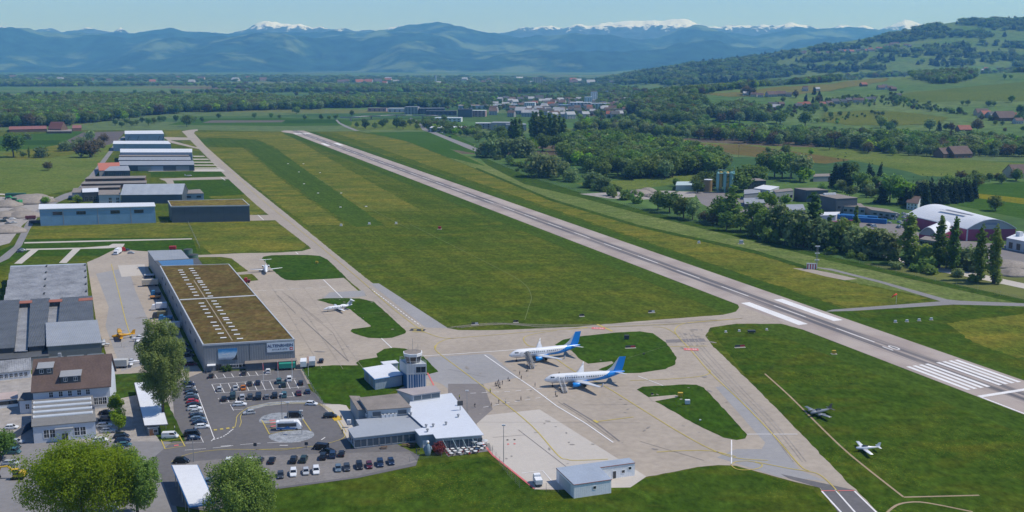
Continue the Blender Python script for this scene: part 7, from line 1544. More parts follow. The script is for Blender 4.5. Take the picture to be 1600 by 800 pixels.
# ================================================================ aircraft
def livery():
    m = bpy.data.materials.new('airliner_livery'); m.use_nodes = True; nt = m.node_tree; b = nt.nodes['Principled BSDF']; b.inputs['Roughness'].default_value = .28; b.inputs['Specular IOR Level'].default_value = .6
    tc = N(nt, 'ShaderNodeTexCoord'); sx = N(nt, 'ShaderNodeSeparateXYZ'); nt.links.new(tc.outputs['Object'], sx.inputs[0])
    mr = N(nt, 'ShaderNodeMapRange'); mr.inputs[1].default_value = 0; mr.inputs[2].default_value = 30; nt.links.new(sx.outputs[0], mr.inputs[0])
    cv = N(nt, 'ShaderNodeFloatCurve'); c = cv.mapping.curves[0]; c.points[0].location = (0,0); c.points[1].location = (1,1)
    for p in ((.30,.02),(.40,.10),(.55,.155),(.68,.235),(.78,.38),(.86,.62)): c.points.new(*p)
    cv.mapping.update(); nt.links.new(mr.outputs[0], cv.inputs['Value'])
    z = N(nt, 'ShaderNodeMath', operation='MULTIPLY_ADD'); nt.links.new(cv.outputs[0], z.inputs[0]); z.inputs[1].default_value = 8.0; z.inputs[2].default_value = 1.15
    d = N(nt, 'ShaderNodeMath', operation='SUBTRACT'); nt.links.new(z.outputs[0], d.inputs[0]); nt.links.new(sx.outputs[2], d.inputs[1])
    st_ = N(nt, 'ShaderNodeMapRange'); st_.inputs[1].default_value = -.02; st_.inputs[2].default_value = .02; nt.links.new(d.outputs[0], st_.inputs[0])
    mx = N(nt, 'ShaderNodeMix', data_type='RGBA'); nt.links.new(st_.outputs[0], mx.inputs[0]); mx.inputs[6].default_value = (.78,.79,.80,1); mx.inputs[7].default_value = (.008,.235,.70,1); nt.links.new(mx.outputs[2], b.inputs['Base Color']); return m
M_air = mat('aircraft_white', (.76,.77,.79), .3, 0, spec=.6); M_ablue = mat('aircraft_blue', (.008,.25,.70), .3, 0, spec=.6); M_agrey = mat('aircraft_grey', (.46,.49,.53), .35, .03); M_metal = mat('bare_metal', (.5,.5,.52), .3, .05, metal=.9)
M_lw = mat('wing_grey', (.55,.57,.60), .4, .04)
def airfoil(x0, c, y, z, th=.11, n=6):
    t = [i/n for i in range(n+1)]; up = [(x0+c*u, y, z+th*c*(1.4845*u**.5-.63*u-1.758*u*u+1.4215*u**3-.5*u**4)) for u in t]; lo = [(x0+c*u, y, z-.6*th*c*(1.4845*u**.5-.63*u-1.758*u*u+1.4215*u**3-.5*u**4)) for u in t]
    return up+lo[-2:0:-1]
def fus(mb, prof, n=24, mi=0):
    """prof: x, centre z, half width, half height"""
    mb.loft([[(x, w_*math.cos(2*math.pi*k/n), z+h*math.sin(2*math.pi*k/n)) for k in range(n)] for x, z, w_, h in prof], mi)
def wheel_set(t, x, y, r, pair=.0, ztop=1.6, name='landing_gear'):
    mb = MB(); mb.tube([(x,y,r),(x,y,ztop)], r*.25, 6)
    for o in ((-pair, pair) if pair else (0,)):
        rg = []
        for yy in (-.13, .13): rg.append([(x+r*math.cos(6.28*k/12), y+o+yy*max(.5,r*2), r+r*math.sin(6.28*k/12)) for k in range(12)])
        mb.loft(rg)
    return mb.build(name, M_black, t)
AIR0 = None
def airliner(px0, py0, px1, py1, label):
    global AIR0
    a, b = P(px0, py0), P(px1, py1); ang = math.atan2(b.y-a.y, b.x-a.x)
    if AIR0:
        t = copy_tree(AIR0); t.location = a; t.rotation_euler = (0,0,ang); t['label'] = label; return t
    t = thing('airliner', label, 'airliner', a, ang, 'twin jet airliners on the apron'); AIR0 = t; LV = livery(); zc = 3.05
    pr = [(0,zc-.42,.03,.03),(.12,zc-.40,.30,.27),(.4,zc-.36,.58,.52),(.9,zc-.27,.86,.82),(1.6,zc-.14,1.12,1.13),(2.4,zc-.04,1.32,1.42),(3.4,zc,1.46,1.62),(4.6,zc,1.505,1.675)]
    pr += [(x,zc,1.505,1.675) for x in (8,11,14,17,19)]+[(20.5,zc+.03,1.49,1.63),(22.5,zc+.18,1.36,1.46),(24.5,zc+.42,1.12,1.2),(26.5,zc+.70,.78,.86),(28.2,zc+.93,.46,.5),(29.3,zc+1.06,.25,.27),(29.8,zc+1.12,.12,.13)]
    mb = MB(); fus(mb, pr, 32); mb.build('fuselage', LV, t, True)
    mb = MB(); fus(mb, [(9.3,2.05,.3,.2),(10.2,2.0,1.35,.62),(12,1.98,1.6,.7),(15,1.98,1.6,.7),(17,2.05,1.2,.55),(18,2.2,.3,.2)], 16); mb.build('wing_fairing', LV, t, True)
    for sy in (-1, 1):
        mb = MB(); st_ = [(9.6,5.6,1.2,1.85,.13),(11.6,4.0,4.0,2.1,.12),(15.1,2.15,9.6,2.62,.11),(16.5,1.35,12.3,2.86,.10),(16.95,1.0,12.75,3.05,.09),(17.3,.7,13.0,3.6,.08),(17.7,.4,13.15,4.6,.07)]
        rg = [airfoil(x, c, sy*y, z, th) for x, c, y, z, th in st_]; mb.loft(rg if sy > 0 else [r[::-1] for r in rg]); mb.build('wing', M_lw, t, True)
        mb = MB(); fus(mb, [(9.35,1.55,.62,.62),(9.25,1.55,.74,.74),(9.6,1.55,.83,.84),(10.6,1.56,.85,.86),(11.6,1.58,.72,.74),(12.4,1.6,.5,.52)], 20); e = mb.build('engine', M_ablue, t, True, (0,sy*4.1,0))
        mb = MB(); fus(mb, [(9.34,1.55,.6,.6),(9.36,1.55,.05,.05)], 16); mb.build('engine_intake', M_black, e); mb = MB(); mb.loft([[(9.24,.73*math.cos(6.28*k/20),1.55+.73*math.sin(6.28*k/20)) for k in range(20)],[(9.24,.63*math.cos(6.28*k/20),1.55+.63*math.sin(6.28*k/20)) for k in range(20)]], 0, False); mb.build('intake_lip', M_metal, e)
        mb = MB(); fus(mb, [(12.2,1.6,.42,.42),(13.1,1.62,.2,.2)], 12); mb.build('exhaust_cone', M_dark, e)
        mb = MB(); mb.loft([[(9.9,sy*4.1-.12,2.2),(9.9,sy*4.1+.12,2.2),(10.4,sy*4.1+.12,2.5),(10.4,sy*4.1-.12,2.5)],[(12.9,sy*4.1-.1,1.95),(12.9,sy*4.1+.1,1.95),(13.2,sy*4.1+.1,2.2),(13.2,sy*4.1-.1,2.2)]]); mb.build('pylon', M_lw, t)
        mb = MB(); rg = [airfoil(x, c, sy*y, z, .1) for x, c, y, z in ((25.6,2.7,.5,4.05),(27.2,1.7,3.0,4.35),(28.3,1.05,5.0,4.6))]; mb.loft(rg if sy > 0 else [r[::-1] for r in rg]); mb.build('tailplane', M_lw, t, True)
        wheel_set(t, 14.3, sy*2.6, .5, .32, 2.0, 'main_gear')
        mb = MB()
        for k in range(21):
            x = 5.7+k*.83+(.5 if k > 10 else 0)
            if x > 23.6: break
            w_ = lerp_tab([(4,1.505),(19,1.505),(22.5,1.36),(24.5,1.12)], x); zz = zc+.42; y = sy*(w_*math.sqrt(max(0,1-(.42/1.675)**2))+.012)
            mb.box(x-.17,x+.17,min(y+sy*.03,y-sy*.1),max(y+sy*.03,y-sy*.1),zz-.25,zz+.25)
        o = mb.build('cabin_window_row', M_glass, t); o['kind'] = 'stuff'
        mb = MB(); mb.box(4.2,5.0,sy*1.49-.03,sy*1.49+.03,zc-.75,zc+1.05); mb.build('cabin_door', M_agrey if sy > 0 else M_air, t)
        mb = MB(); mb.add([(2.0,sy*1.05,zc+.66),(2.75,sy*1.20,zc+.62),(2.75,sy*1.06,zc+1.04),(2.2,sy*.78,zc+1.02)], [(0,1,2,3) if sy < 0 else (3,2,1,0)]); mb.add([(2.85,sy*1.22,zc+.62),(3.45,sy*1.32,zc+.66),(3.35,sy*1.16,zc+1.08),(2.85,sy*1.08,zc+1.05)], [(0,1,2,3) if sy < 0 else (3,2,1,0)])
        o = mb.build('cockpit_side_window', M_glass, t); o.scale = (1,1.08,1)
        o = link('lettering', text_mesh("PEOPLE'S", 1.15, mat('livery_letter_grey', (.42,.50,.60), .4, 0), .0), t, (9.6, sy*1.5, zc+.83)); o.rotation_euler = (math.pi/2-.48*1, 0, 0 if sy < 0 else math.pi); o.location.y = sy*1.34
    mb = MB(); mb.add([(1.75,-.95,zc+.60),(2.15,-.74,zc+.98),(2.15,.74,zc+.98),(1.75,.95,zc+.60),(1.62,0,zc+.64)], [(0,4,3,2,1)]); o = mb.build('windscreen', M_glass, t); o.scale = (.985,1,1.02)
    def fin_ring(z, x0, x1, th): c = x1-x0; return [(x0,0,z),(x0+c*.25,-th,z),(x1,0,z),(x0+c*.25,th,z)]
    mb = MB(); mb.loft([fin_ring(4.35,21.4,28.6,.16),fin_ring(4.9,23.2,28.9,.16),fin_ring(6.2,24.9,29.3,.13),fin_ring(9.75,27.6,30.1,.08)])
    def fin_mat():
        m = bpy.data.materials.new('fin_livery'); m.use_nodes = True; nt = m.node_tree; b = nt.nodes['Principled BSDF']; b.inputs['Roughness'].default_value = .3
        tc = N(nt, 'ShaderNodeTexCoord'); sx = N(nt, 'ShaderNodeSeparateXYZ'); nt.links.new(tc.outputs['Object'], sx.inputs[0])
        e = N(nt, 'ShaderNodeMath', operation='MULTIPLY_ADD'); nt.links.new(sx.outputs[2], e.inputs[0]); e.inputs[1].default_value = -.42; e.inputs[2].default_value = -23.55
        q = N(nt, 'ShaderNodeMath', operation='ADD'); nt.links.new(sx.outputs[0], q.inputs[0]); nt.links.new(e.outputs[0], q.inputs[1])
        st_ = N(nt, 'ShaderNodeMapRange'); st_.inputs[1].default_value = -.03; st_.inputs[2].default_value = .03; nt.links.new(q.outputs[0], st_.inputs[0])
        mx = N(nt, 'ShaderNodeMix', data_type='RGBA'); nt.links.new(st_.outputs[0], mx.inputs[0]); mx.inputs[6].default_value = (.50,.55,.60,1); mx.inputs[7].default_value = (.008,.235,.70,1); nt.links.new(mx.outputs[2], b.inputs['Base Color']); return m
    mb.build('fin', fin_mat(), t); wheel_set(t, 3.0, 0, .32, .2, 1.6, 'nose_gear')
    return t
airliner(850.5,605, 962,598, 'nearer airliner with white body and blue tail, open stairs at its door')
airliner(795.5,566, 902,555, 'further airliner with white body and blue tail, covered stairs at its door')
def bizjet(label, px, py, deg, L=14.4, name='business_jet', span=14.3, z0=1.55, accents=M_agrey):
    q = P(px, py); s = L/14.4; t = thing(name, label, 'aircraft', q, R(deg)); t.scale = (s,s,s); zc = z0
    mb = MB(); fus(mb, [(0,zc-.2,.02,.02),(.3,zc-.15,.24,.22),(1.2,zc-.03,.52,.5),(2.3,zc+.05,.74,.76),(3.4,zc+.1,.8,.86),(8.5,zc+.1,.8,.86),(10.5,zc+.2,.66,.68),(12.5,zc+.42,.38,.4),(14.2,zc+.6,.1,.1)], 20); mb.build('fuselage', M_air, t, True)
    for sy in (-1,1):
        mb = MB(); rg = [airfoil(x, c, sy*y, z, .12) for x, c, y, z in ((6.3,2.4,.4,zc-.5),(6.8,1.6,3.2,zc-.32),(7.4,1.0,7.1,zc-.08))]; mb.loft(rg if sy > 0 else [r[::-1] for r in rg]); mb.build('wing', M_air, t, True)
        mb = MB(); fus(mb, [(8.9,zc+.55,.36,.36),(9.2,zc+.55,.42,.42),(10.6,zc+.55,.4,.4),(11.4,zc+.57,.25,.25)], 14); e = mb.build('engine', M_air, t, True, (0,sy*1.25,0)); mb = MB(); fus(mb, [(8.88,zc+.55,.34,.34),(8.9,zc+.55,.02,.02)], 12); mb.build('engine_intake', M_black, e)
        mb = MB(); mb.box(9.3,10.8,sy*.6,sy*.95,zc+.5,zc+.62) if sy > 0 else mb.box(9.3,10.8,-.95,-.6,zc+.5,zc+.62); mb.build('pylon', M_air, t)
        mb = MB(); rg = [airfoil(x, c, sy*y, z, .1) for x, c, y, z in ((13.3,1.4,.05,zc+2.75),(13.9,.8,2.6,zc+2.8))]; mb.loft(rg if sy > 0 else [r[::-1] for r in rg]); mb.build('tailplane', M_air, t, True)
        mb = MB()
        for k in range(6): mb.box(4.2+k*.75,4.5+k*.75,sy*.79-.02,sy*.79+.02,zc+.2,zc+.5)
        o = mb.build('cabin_window_row', M_glass, t); o['kind'] = 'stuff'
        mb = MB(); mb.box(1.9,2.9,sy*.64-.05,sy*.64+.05,zc+.3,zc+.55); mb.build('cockpit_window', M_glass, t); wheel_set(t, 7.6, sy*1.6, .28, 0, zc-.3, 'main_gear')
    mb = MB(); mb.loft([[(10.8,0,zc+.6),(11.6,-.1,zc+.6),(13.8,0,zc+.6),(11.6,.1,zc+.6)],[(13.0,0,zc+2.8),(13.4,-.06,zc+2.8),(14.6,0,zc+2.8),(13.4,.06,zc+2.8)]]); mb.build('fin', accents, t); wheel_set(t, 2.2, 0, .22, 0, zc-.3, 'nose_gear'); return t
a, b = P(505,488), P(548,483); bizjet('small white business jet parked by the grass island', 505,488, math.degrees(math.atan2(b.y-a.y, b.x-a.x)))
a, b = P(415.5,429), P(411,418); bizjet('white jet with long straight wings seen head on near the hangar', 416,430, 104, 18, accents=M_air)
def prop(label, px, py, deg, body, twin=False, L=8.3, span=11, accent=None, biplane=False, high=False, name='light_aircraft'):
    q = P(px, py); s = L/8.0; t = thing(name, label, 'aircraft', q, R(deg)); t.scale = (s,s,s); zc = 1.25; accent = accent or body
    mb = MB(); fus(mb, [(0,zc,.12,.12),(.15,zc,.36,.34),(1.2,zc+.02,.5,.48),(2.0,zc+.1,.58,.6),(3.4,zc+.12,.58,.64),(4.6,zc+.08,.42,.42),(7.6,zc+.2,.1,.14)], 16); mb.build('fuselage', body, t, True)
    mb = MB(); fus(mb, [(1.7,zc+.5,.36,.1),(2.2,zc+.62,.44,.3),(3.3,zc+.62,.44,.3),(4.2,zc+.42,.2,.08)], 12); mb.build('canopy', M_glass, t, True)
    for sy in (-1,1):
        for lev in ((zc-.35, zc+1.05) if biplane else (zc+.62,) if high else (zc-.35,)):
            mb = MB(); rg = [airfoil(x, c, sy*y, z, .13) for x, c, y, z in ((1.9,1.7,.3,lev),(2.0,1.5,2.8,lev+.18),(2.2,1.1,span/2/s,lev+.36))]; mb.loft(rg if sy > 0 else [r[::-1] for r in rg]); mb.build('wing', body, t, True)
        if biplane: mb = MB(); mb.tube([(2.4,sy*2.6,zc-.2),(2.4,sy*2.6,zc+1.2)], .06, 5); mb.tube([(2.9,sy*2.6,zc-.2),(2.9,sy*2.6,zc+1.2)], .06, 5); mb.build('strut', M_dark, t)
        mb = MB(); rg = [airfoil(x, c, sy*y, z, .1) for x, c, y, z in ((6.7,1.0,.05,zc+.28),(6.95,.7,1.7,zc+.32))]; mb.loft(rg if sy > 0 else [r[::-1] for r in rg]); mb.build('tailplane', accent, t, True)
        if twin:
            mb = MB(); fus(mb, [(.9,zc-.1,.1,.1),(1.0,zc-.1,.3,.3),(2.2,zc-.1,.34,.32),(3.6,zc-.15,.12,.12)], 12); e = mb.build('engine', body, t, True, (0,sy*2.1,0)); mb = MB(); mb.box(.85,.88,-.95,.95,zc-.16,zc-.04); mb.build('propeller', M_dark, e)
        wheel_set(t, 2.6, sy*1.3, .22, 0, zc-.3, 'main_wheel')
    if not twin: mb = MB(); mb.box(-.06,-.03,-.95,.95,zc-.06,zc+.06); mb.build('propeller', M_dark, t)
    mb = MB(); mb.loft([[(6.0,0,zc+.25),(6.8,-.06,zc+.25),(7.7,0,zc+.25),(6.8,.06,zc+.25)],[(7.2,0,zc+1.7),(7.5,-.04,zc+1.7),(8.0,0,zc+1.7),(7.5,.04,zc+1.7)]]); mb.build('fin', accent, t); wheel_set(t, .8, 0, .18, 0, zc-.3, 'nose_wheel'); return t
a, b = P(1267,652), P(1304,645); prop('dark silver twin engined aeroplane parked on the grass', 1266,652, math.degrees(math.atan2(b.y-a.y,b.x-a.x)), mat('silver_grey_plane', (.20,.22,.25), .3, .05), True, 9.2, 11.8, M_dark)
a, b = P(1338,703), P(1378,702); prop('white single engined aeroplane parked on the grass', 1337,706, math.degrees(math.atan2(b.y-a.y,b.x-a.x)), M_air, False, 7.6, 10.6)
prop('yellow biplane on the left tarmac', 175,531, 25, mat('plane_yellow', (.62,.33,.02), .35, .05), False, 9.5, 11.5, None, True)
prop('white aeroplane half hidden behind the birch', 205,534, 15, M_air, False, 8.5, 11, M_white)
prop('grey aeroplane in front of the yellow biplane', 172,541, 200, M_lgrey, False, 7.0, 9, None, False, True)
prop('small silver aeroplane on the far taxiway', 300,276, 186, M_lgrey, False, 7.5, 10, None, False, False)
prop('small pale glider plane behind the blue lorry', 194,571, 20, M_air, False, 7.5, 9)
# ---- airstairs
def stairs(label, px, py, px2, py2, covered):
    a, b = P(px, py), P(px2, py2); d = a-b; L = 6.2; ang = math.atan2(d.y, d.x); t = thing('airstair', label, 'airstair', (b.x,b.y,0), ang)
    top = 2.45
    for sy in (-1,1): mb = MB(); mb.add([(0,sy*.75-.05,.25),(0,sy*.75+.05,.25),(L,sy*.75+.05,top),(L,sy*.75-.05,top),(0,sy*.75-.05,.55),(0,sy*.75+.05,.55),(L,sy*.75+.05,top+.3),(L,sy*.75-.05,top+.3)], [(3,2,1,0),(4,5,6,7),(0,1,5,4),(1,2,6,5),(2,3,7,6),(3,0,4,7)]); mb.build('stringer', M_lgrey, t)
    for k in range(13): mb = MB(); x = L*k/13; mb.box(x,x+.42,-.7,.7,.30+(top-.25)*k/13,.36+(top-.25)*k/13); mb.build('step', M_steel, t)
    mb = MB(); mb.box(L,L+1.2,-.8,.8,top+.1,top+.2); mb.build('platform', M_steel, t)
    for sy in (-1,1): mb = MB(); mb.tube([(0,sy*.75,1.3),(L,sy*.75,top+1.2),(L+1.1,sy*.75,top+1.2)], .05, 5); mb.tube([(0,sy*.75,.4),(0,sy*.75,1.3)], .05, 5); mb.tube([(L*.5,sy*.75,1.4),(L*.5,sy*.75,2.3)], .05, 5); mb.tube([(L,sy*.75,top),(L,sy*.75,top+1.2)], .05, 5); mb.build('handrail', M_offwhite, t)
    mb = MB(); mb.tube([(.5,-.6,.3),(4.6,-.6,.3),(L,-.6,top)], .09, 5); mb.tube([(.5,.6,.3),(4.6,.6,.3),(L,.6,top)], .09, 5); mb.build('undercarriage_frame', M_dark, t)
    for x in (.9, 4.6):
        for sy in (-1,1): mb = MB(); mb.lathe([(.02,-.1),(.3,-.1),(.3,.1),(.02,.1)], 10); o = mb.build('wheel', M_black, t, loc=(x,sy*.75,.3)); o.rotation_euler = (math.pi/2,0,0)
    if covered:
        for k in range(7):
            x = .5+k*(L+.3)/6; z = .4+(top-.1)*min(1,x/L); mb = MB(); mb.tube([(x,-.85,z),(x-.1,-.85,z+1.9),(x-.1,-.4,z+2.35),(x-.1,.4,z+2.35),(x-.1,.85,z+1.9),(x,.85,z)], .07, 5); mb.build('canopy_hoop', M_grey, t)
        mb = MB(); rg = []
        for x in (.4, L, L+1.2): z = .4+(top-.1)*min(1,x/L); rg.append([(x,-.8,z+1.2),(x,-.8,z+1.85),(x,-.38,z+2.28),(x,.38,z+2.28),(x,.8,z+1.85),(x,.8,z+1.2)])
        mb.loft(rg, 0, False, False); mb.build('canopy_cover', mat('canopy_film', (.20,.19,.175), .25, .2, 2, spec=.6), t)
stairs('open white boarding stairs at the nearer airliner', 873,601, 883,615, False)
stairs('boarding stairs with hooped canopy at the further airliner', 817,562, 832,577, True)
for px, py, lb in ((823,573,'tow bar lying by the nose of the further airliner'),(867,613,'tow bar lying by the nose of the nearer airliner')):
    q = P(px, py); mb = MB(); mb.tube([(0,0,.3),(4,0,.3)], .08, 6); mb.tube([(.3,-.4,.2),(.3,.4,.2)], .2, 8); o = mb.build('tow_bar', M_steel, loc=q, rz=R(10)); tag(o, lb, 'tow bar')

# ================================================================ people
def person_mesh(step, arm, seed):
    """one continuous body: joints as connected vertices with a radius each, skinned and smoothed, then painted by height"""
    J = {'pel':(0,0,.95,.15,.11),'bel':(0,0,1.12,.145,.10),'che':(0,.01,1.32,.165,.11),'nek':(0,.0,1.49,.058,.055),'chin':(0,.02,1.56,.07,.075),'hed':(0,.015,1.66,.082,.095),'top':(0,.0,1.75,.05,.06)}
    E_ = [('pel','bel'),('bel','che'),('che','nek'),('nek','chin'),('chin','hed'),('hed','top')]
    for s, n_ in ((-1,'l'),(1,'r')):
        f = step*s; J['hip'+n_]=(s*.10,0,.90,.095,.10); J['kne'+n_]=(s*.105,f*.16+.02,.50,.065,.068); J['ank'+n_]=(s*.11,f*.30-.04*abs(step),.09,.042,.045); J['toe'+n_]=(s*.12,f*.30+.14,.035,.038,.03)
        g = -f*arm; J['sho'+n_]=(s*.19,0,1.42,.062,.062); J['elb'+n_]=(s*.24,g*.12-.02,1.14,.045,.045); J['wri'+n_]=(s*.25,g*.26+.05,.90,.030,.032); J['han'+n_]=(s*.25,g*.30+.08,.83,.036,.022); J['fin'+n_]=(s*.245,g*.32+.10,.76,.018,.014)
        J['thu'+n_]=(s*.215,g*.29+.12,.83,.012,.012)
        E_ += [('pel','hip'+n_),('hip'+n_,'kne'+n_),('kne'+n_,'ank'+n_),('ank'+n_,'toe'+n_),('che','sho'+n_),('sho'+n_,'elb'+n_),('elb'+n_,'wri'+n_),('wri'+n_,'han'+n_),('han'+n_,'fin'+n_),('han'+n_,'thu'+n_)]
    ks = list(J); me = bpy.data.meshes.new('p'); me.from_pydata([J[k][:3] for k in ks], [(ks.index(a), ks.index(b)) for a, b in E_], []); me.update()
    o = bpy.data.objects.new('p', me); C.objects.link(o); o.modifiers.new('skin', 'SKIN'); sl = me.skin_vertices[0] if me.skin_vertices else None
    for i, k in enumerate(ks): sl.data[i].radius = J[k][3:]; sl.data[i].use_root = (k == 'pel')
    sb = o.modifiers.new('sub', 'SUBSURF'); sb.levels = 1; sb.render_levels = 1
    dg = bpy.context.evaluated_depsgraph_get(); dg.update(); m2 = bpy.data.meshes.new_from_object(o.evaluated_get(dg)); bpy.data.objects.remove(o); return m2
PM = [person_mesh(.9,.9,1), person_mesh(.15,.2,2), person_mesh(-.9,.8,3)]
M_skin = mat('skin', (.42,.25,.18), .6, 0); M_hair = mat('dark_hair', (.03,.022,.018), .6, 0)
def person(px, py, deg, pose, top, bottom, label, hi=False, z=0.0, bag=False):
    q = P(px, py, z); me = PM[pose].copy(); me.name = 'person'; me.materials.clear()
    for m_ in (M_skin, mat('cloth_'+top, CL[top], .9, 0), mat('cloth_'+bottom, CL[bottom], .9, 0), M_black): me.materials.append(m_)
    for p in me.polygons:
        c = p.center; zz = c.z
        p.material_index = 3 if zz < .10 else 2 if zz < .96 and abs(c.x) < .19 else 1 if zz < 1.5 and not (zz < .9 and abs(c.x) > .19) else 0
        p.use_smooth = True
    o = link('person', me, None, q, R(deg)); tag(o, label, 'person', None)
    h = MB(); h.lathe([(.088,1.665),(.1,1.70),(.085,1.755),(.04,1.785),(.005,1.79)], 10, 0, (0,-.012,0)); h.build('hair', M_hair, o, True)
    if bag: b_ = MB(); b_.box(.30,.52,-.55,-.15,.05,.62); b_.tube([(.41,-.5,.6),(.3,-.1,.95)], .02, 4); x = b_.build('suitcase', M_dark, None, loc=q, rz=R(deg)); tag(x, 'wheeled suitcase pulled by the '+label[len('person '):] if label.startswith('person ') else 'wheeled suitcase', 'suitcase')
    return o
CL = {'black':(.015,.015,.017),'navy':(.02,.03,.06),'grey':(.12,.12,.13),'white':(.6,.6,.6),'hi_vis_yellow':(.55,.58,.03),'jeans':(.05,.08,.14),'beige':(.35,.29,.21),'red':(.35,.03,.03)}
PPL = [(774,604,60,0,'black','black','person in dark clothes at the left edge of the walking cluster',1),(777,602,60,2,'navy','black','person in navy leading the walking cluster',0),(779,599.5,60,1,'black','jeans','person in black and jeans at the back of the walking cluster',0),(781,603,60,0,'grey','black','person in grey in the middle of the walking cluster',0),(779,607,60,2,'black','black','person in black in front of the walking cluster',1),(785,601.5,60,0,'black','navy','person in dark clothes just right of the walking cluster',0),
 (794,596,60,0,'grey','grey','person in grey walking alone between cluster and airliner',1),(812,586.5,60,1,'black','black','person in black standing left of the white apron line',0),(814.5,593.5,60,1,'black','black','person in black standing on the white apron line',0),(825,580.5,240,0,'navy','black','person at the foot of the covered stairs',1),(836,605,60,1,'grey','jeans','person waiting by the white line before the nearer airliner',0),
 (766,614,200,1,'hi_vis_yellow','black','person in yellow high visibility vest beside the yellow line',0),(742,637,60,0,'black','black','person in black walking on the dark tarmac by the terminal',0),(768,636.5,60,1,'grey','beige','person in light trousers near the terminal corner',0),(779.5,631,60,1,'black','black','person in black standing right at the yellow line',0),(790,631,60,0,'white','jeans','person in white top and jeans right of the yellow line',0),(814,626.5,60,2,'black','black','person in black walking behind towards the stairs',0),
 (868,620.5,60,1,'black','black','person standing at the foot of the open stairs',1),(873.5,588,60,0,'black','black','person in black at the top of the open stairs',0),(718,624,120,1,'hi_vis_yellow','navy','person in yellow vest behind the terminal corner',0),
 (533,656,180,1,'navy','black','person in navy beside the yellow mat at the terminal',0),(535,678,200,0,'black','jeans','person walking along the yellow kerb near the terminal',0),(273,672.5,100,1,'white','jeans','person in white top leaning by the white van',0),(651,709,30,0,'navy','jeans','person in blue walking on the lawn by the statue',0),(655,708.5,30,1,'black','beige','person in beige trousers on the lawn by the statue',0)]
for px, py, deg, pose, a, b, lb, bg_ in PPL: person(px, py, deg, pose, a, b, lb, z=2.6 if 'top of the open' in lb else 0.0, bag=bool(bg_))
# ---- mat, dining terrace, statue, benches
q = P(526,654); mb = MB(); mb.box(-1.3,1.3,-2.2,2.2,.13,.16); o = mb.build('entrance_mat', M_yellow, loc=q, rz=R(25)); tag(o, 'yellow mat on the kerb at the terminal entrance', 'mat')
tb = MB(); tb.lathe([(.55,.72),(.58,.75),(.02,.76)], 14, 0); tb.lathe([(.03,0),(.03,.73)], 6, 1); tb.lathe([(.25,0),(.25,.04),(.02,.05)], 10, 1); tbm = tb.mesh('table', [M_white, M_steel])
ch = MB(); ch.box(-.22,.22,-.22,.22,.42,.46); ch.box(-.22,.22,.19,.23,.46,.86)
for x in (-.19,.19):
    for y in (-.19,.19): ch.box(x-.02,x+.02,y-.02,y+.02,0,.42)
chd = ch.mesh('chair', M_dark); chl = ch.mesh('chair', M_lgrey); chr_ = ch.mesh('chair', M_red)
ti = 0
for r_i, (y0, xs) in enumerate(((699.5,(737,743,749,755)),(703.5,(699,707,716,724,733,741,748,756)),(707,(702,711,720,729,737,745,753)),(710.5,(705,718,731,743)))):
    for px in xs:
        q = P(px, y0-(px-700)*.09+1.5); ti += 1
        o = link('cafe_table', tbm, None, q); tag(o, f'round white cafe table in terrace {["back","second","third","front"][r_i]} row, {nth(xs.index(px))} from the left', 'table', 'round white terrace tables')
        for k in range(4):
            a = .6+k*1.57; m_ = (chd, chl, chr_)[(ti*3+k) % 7 // 3]; o = link('cafe_chair', m_, None, q+Vector((math.cos(a)*.85, math.sin(a)*.85, 0)), a-math.pi/2)
            tag(o, f'{"dark" if m_ is chd else "pale grey" if m_ is chl else "red"} chair at a round white table in the {["back","second","third","front"][r_i]} terrace row', 'chair', f'{"dark" if m_ is chd else "grey" if m_ is chl else "red"} terrace chairs, {["back","second","third","front"][r_i]} row')
sheet('terrace_floor', [(690,700),(765,693),(768,705),(700,714)], mat('terrace_paving', (.25,.23,.22), .9, .15, 1), 5)
for i, (px, py) in enumerate(((741,700),(750,703.5),(757,699))):
    q = P(px, py); t = thing('parasol', f'{["left","middle","right"][i]} white parasol on the terrace', 'parasol', q); mb = MB(); mb.tube([(0,0,0),(0,0,2.6)], .04, 6); mb.build('pole', M_steel, t); mb = MB(); mb.lathe([(1.1,2.2),(.6,2.4),(.03,2.6)], 8); mb.build('canopy', M_lgrey, t)
q = P(668.5,711); t = thing('statue', 'tall blue grey painted statue with white head on the lawn', 'statue', q); mb = MB(); mb.lathe([(.75,0),(.95,.5),(1.0,1.4),(.9,2.2),(.7,2.9),(.45,3.4),(.3,3.6)], 16); mb.build('body', mat('statue_paint', (.22,.30,.36), .5, .25, 3), t, True)
mb = MB(); mb.lathe([(.05,3.5),(.42,3.7),(.5,4.05),(.38,4.4),(.05,4.55)], 14); mb.build('head', M_white, t, True); mb = MB(); mb.tube([(.2,-.4,4.0),(.3,-.85,3.95)], [.15,.05], 8); mb.build('beak', M_yellow, t)
for sy in (-1,1): mb = MB(); mb.tube([(sy*.85,0,2.7),(sy*1.15,-.15,1.9),(sy*1.0,-.35,1.3)], [.25,.22,.08], 8); mb.build('wing', MC['statue_paint'], t, True)
for i, (px, py) in enumerate(((600,701),(633,697),(643,698))):
    q = P(px, py); t = thing('picnic_bench', f'wooden picnic bench before the terminal, {nth(i)} from the left', 'bench', q, R(10), 'picnic benches')
    for k, (y, z, w_) in enumerate(((0,.75,.7),(-.65,.45,.28),(.65,.45,.28))): mb = MB(); mb.box(-1,1,y-w_/2,y+w_/2,z-.05,z); mb.build('table_top' if k == 0 else 'seat', M_wood, t)
    for x in (-.7,.7): mb = MB(); mb.box(x-.05,x+.05,-.7,.7,.33,.39); mb.box(x-.05,x+.05,-.08,.08,0,.7); mb.build('leg_frame', M_wood, t)
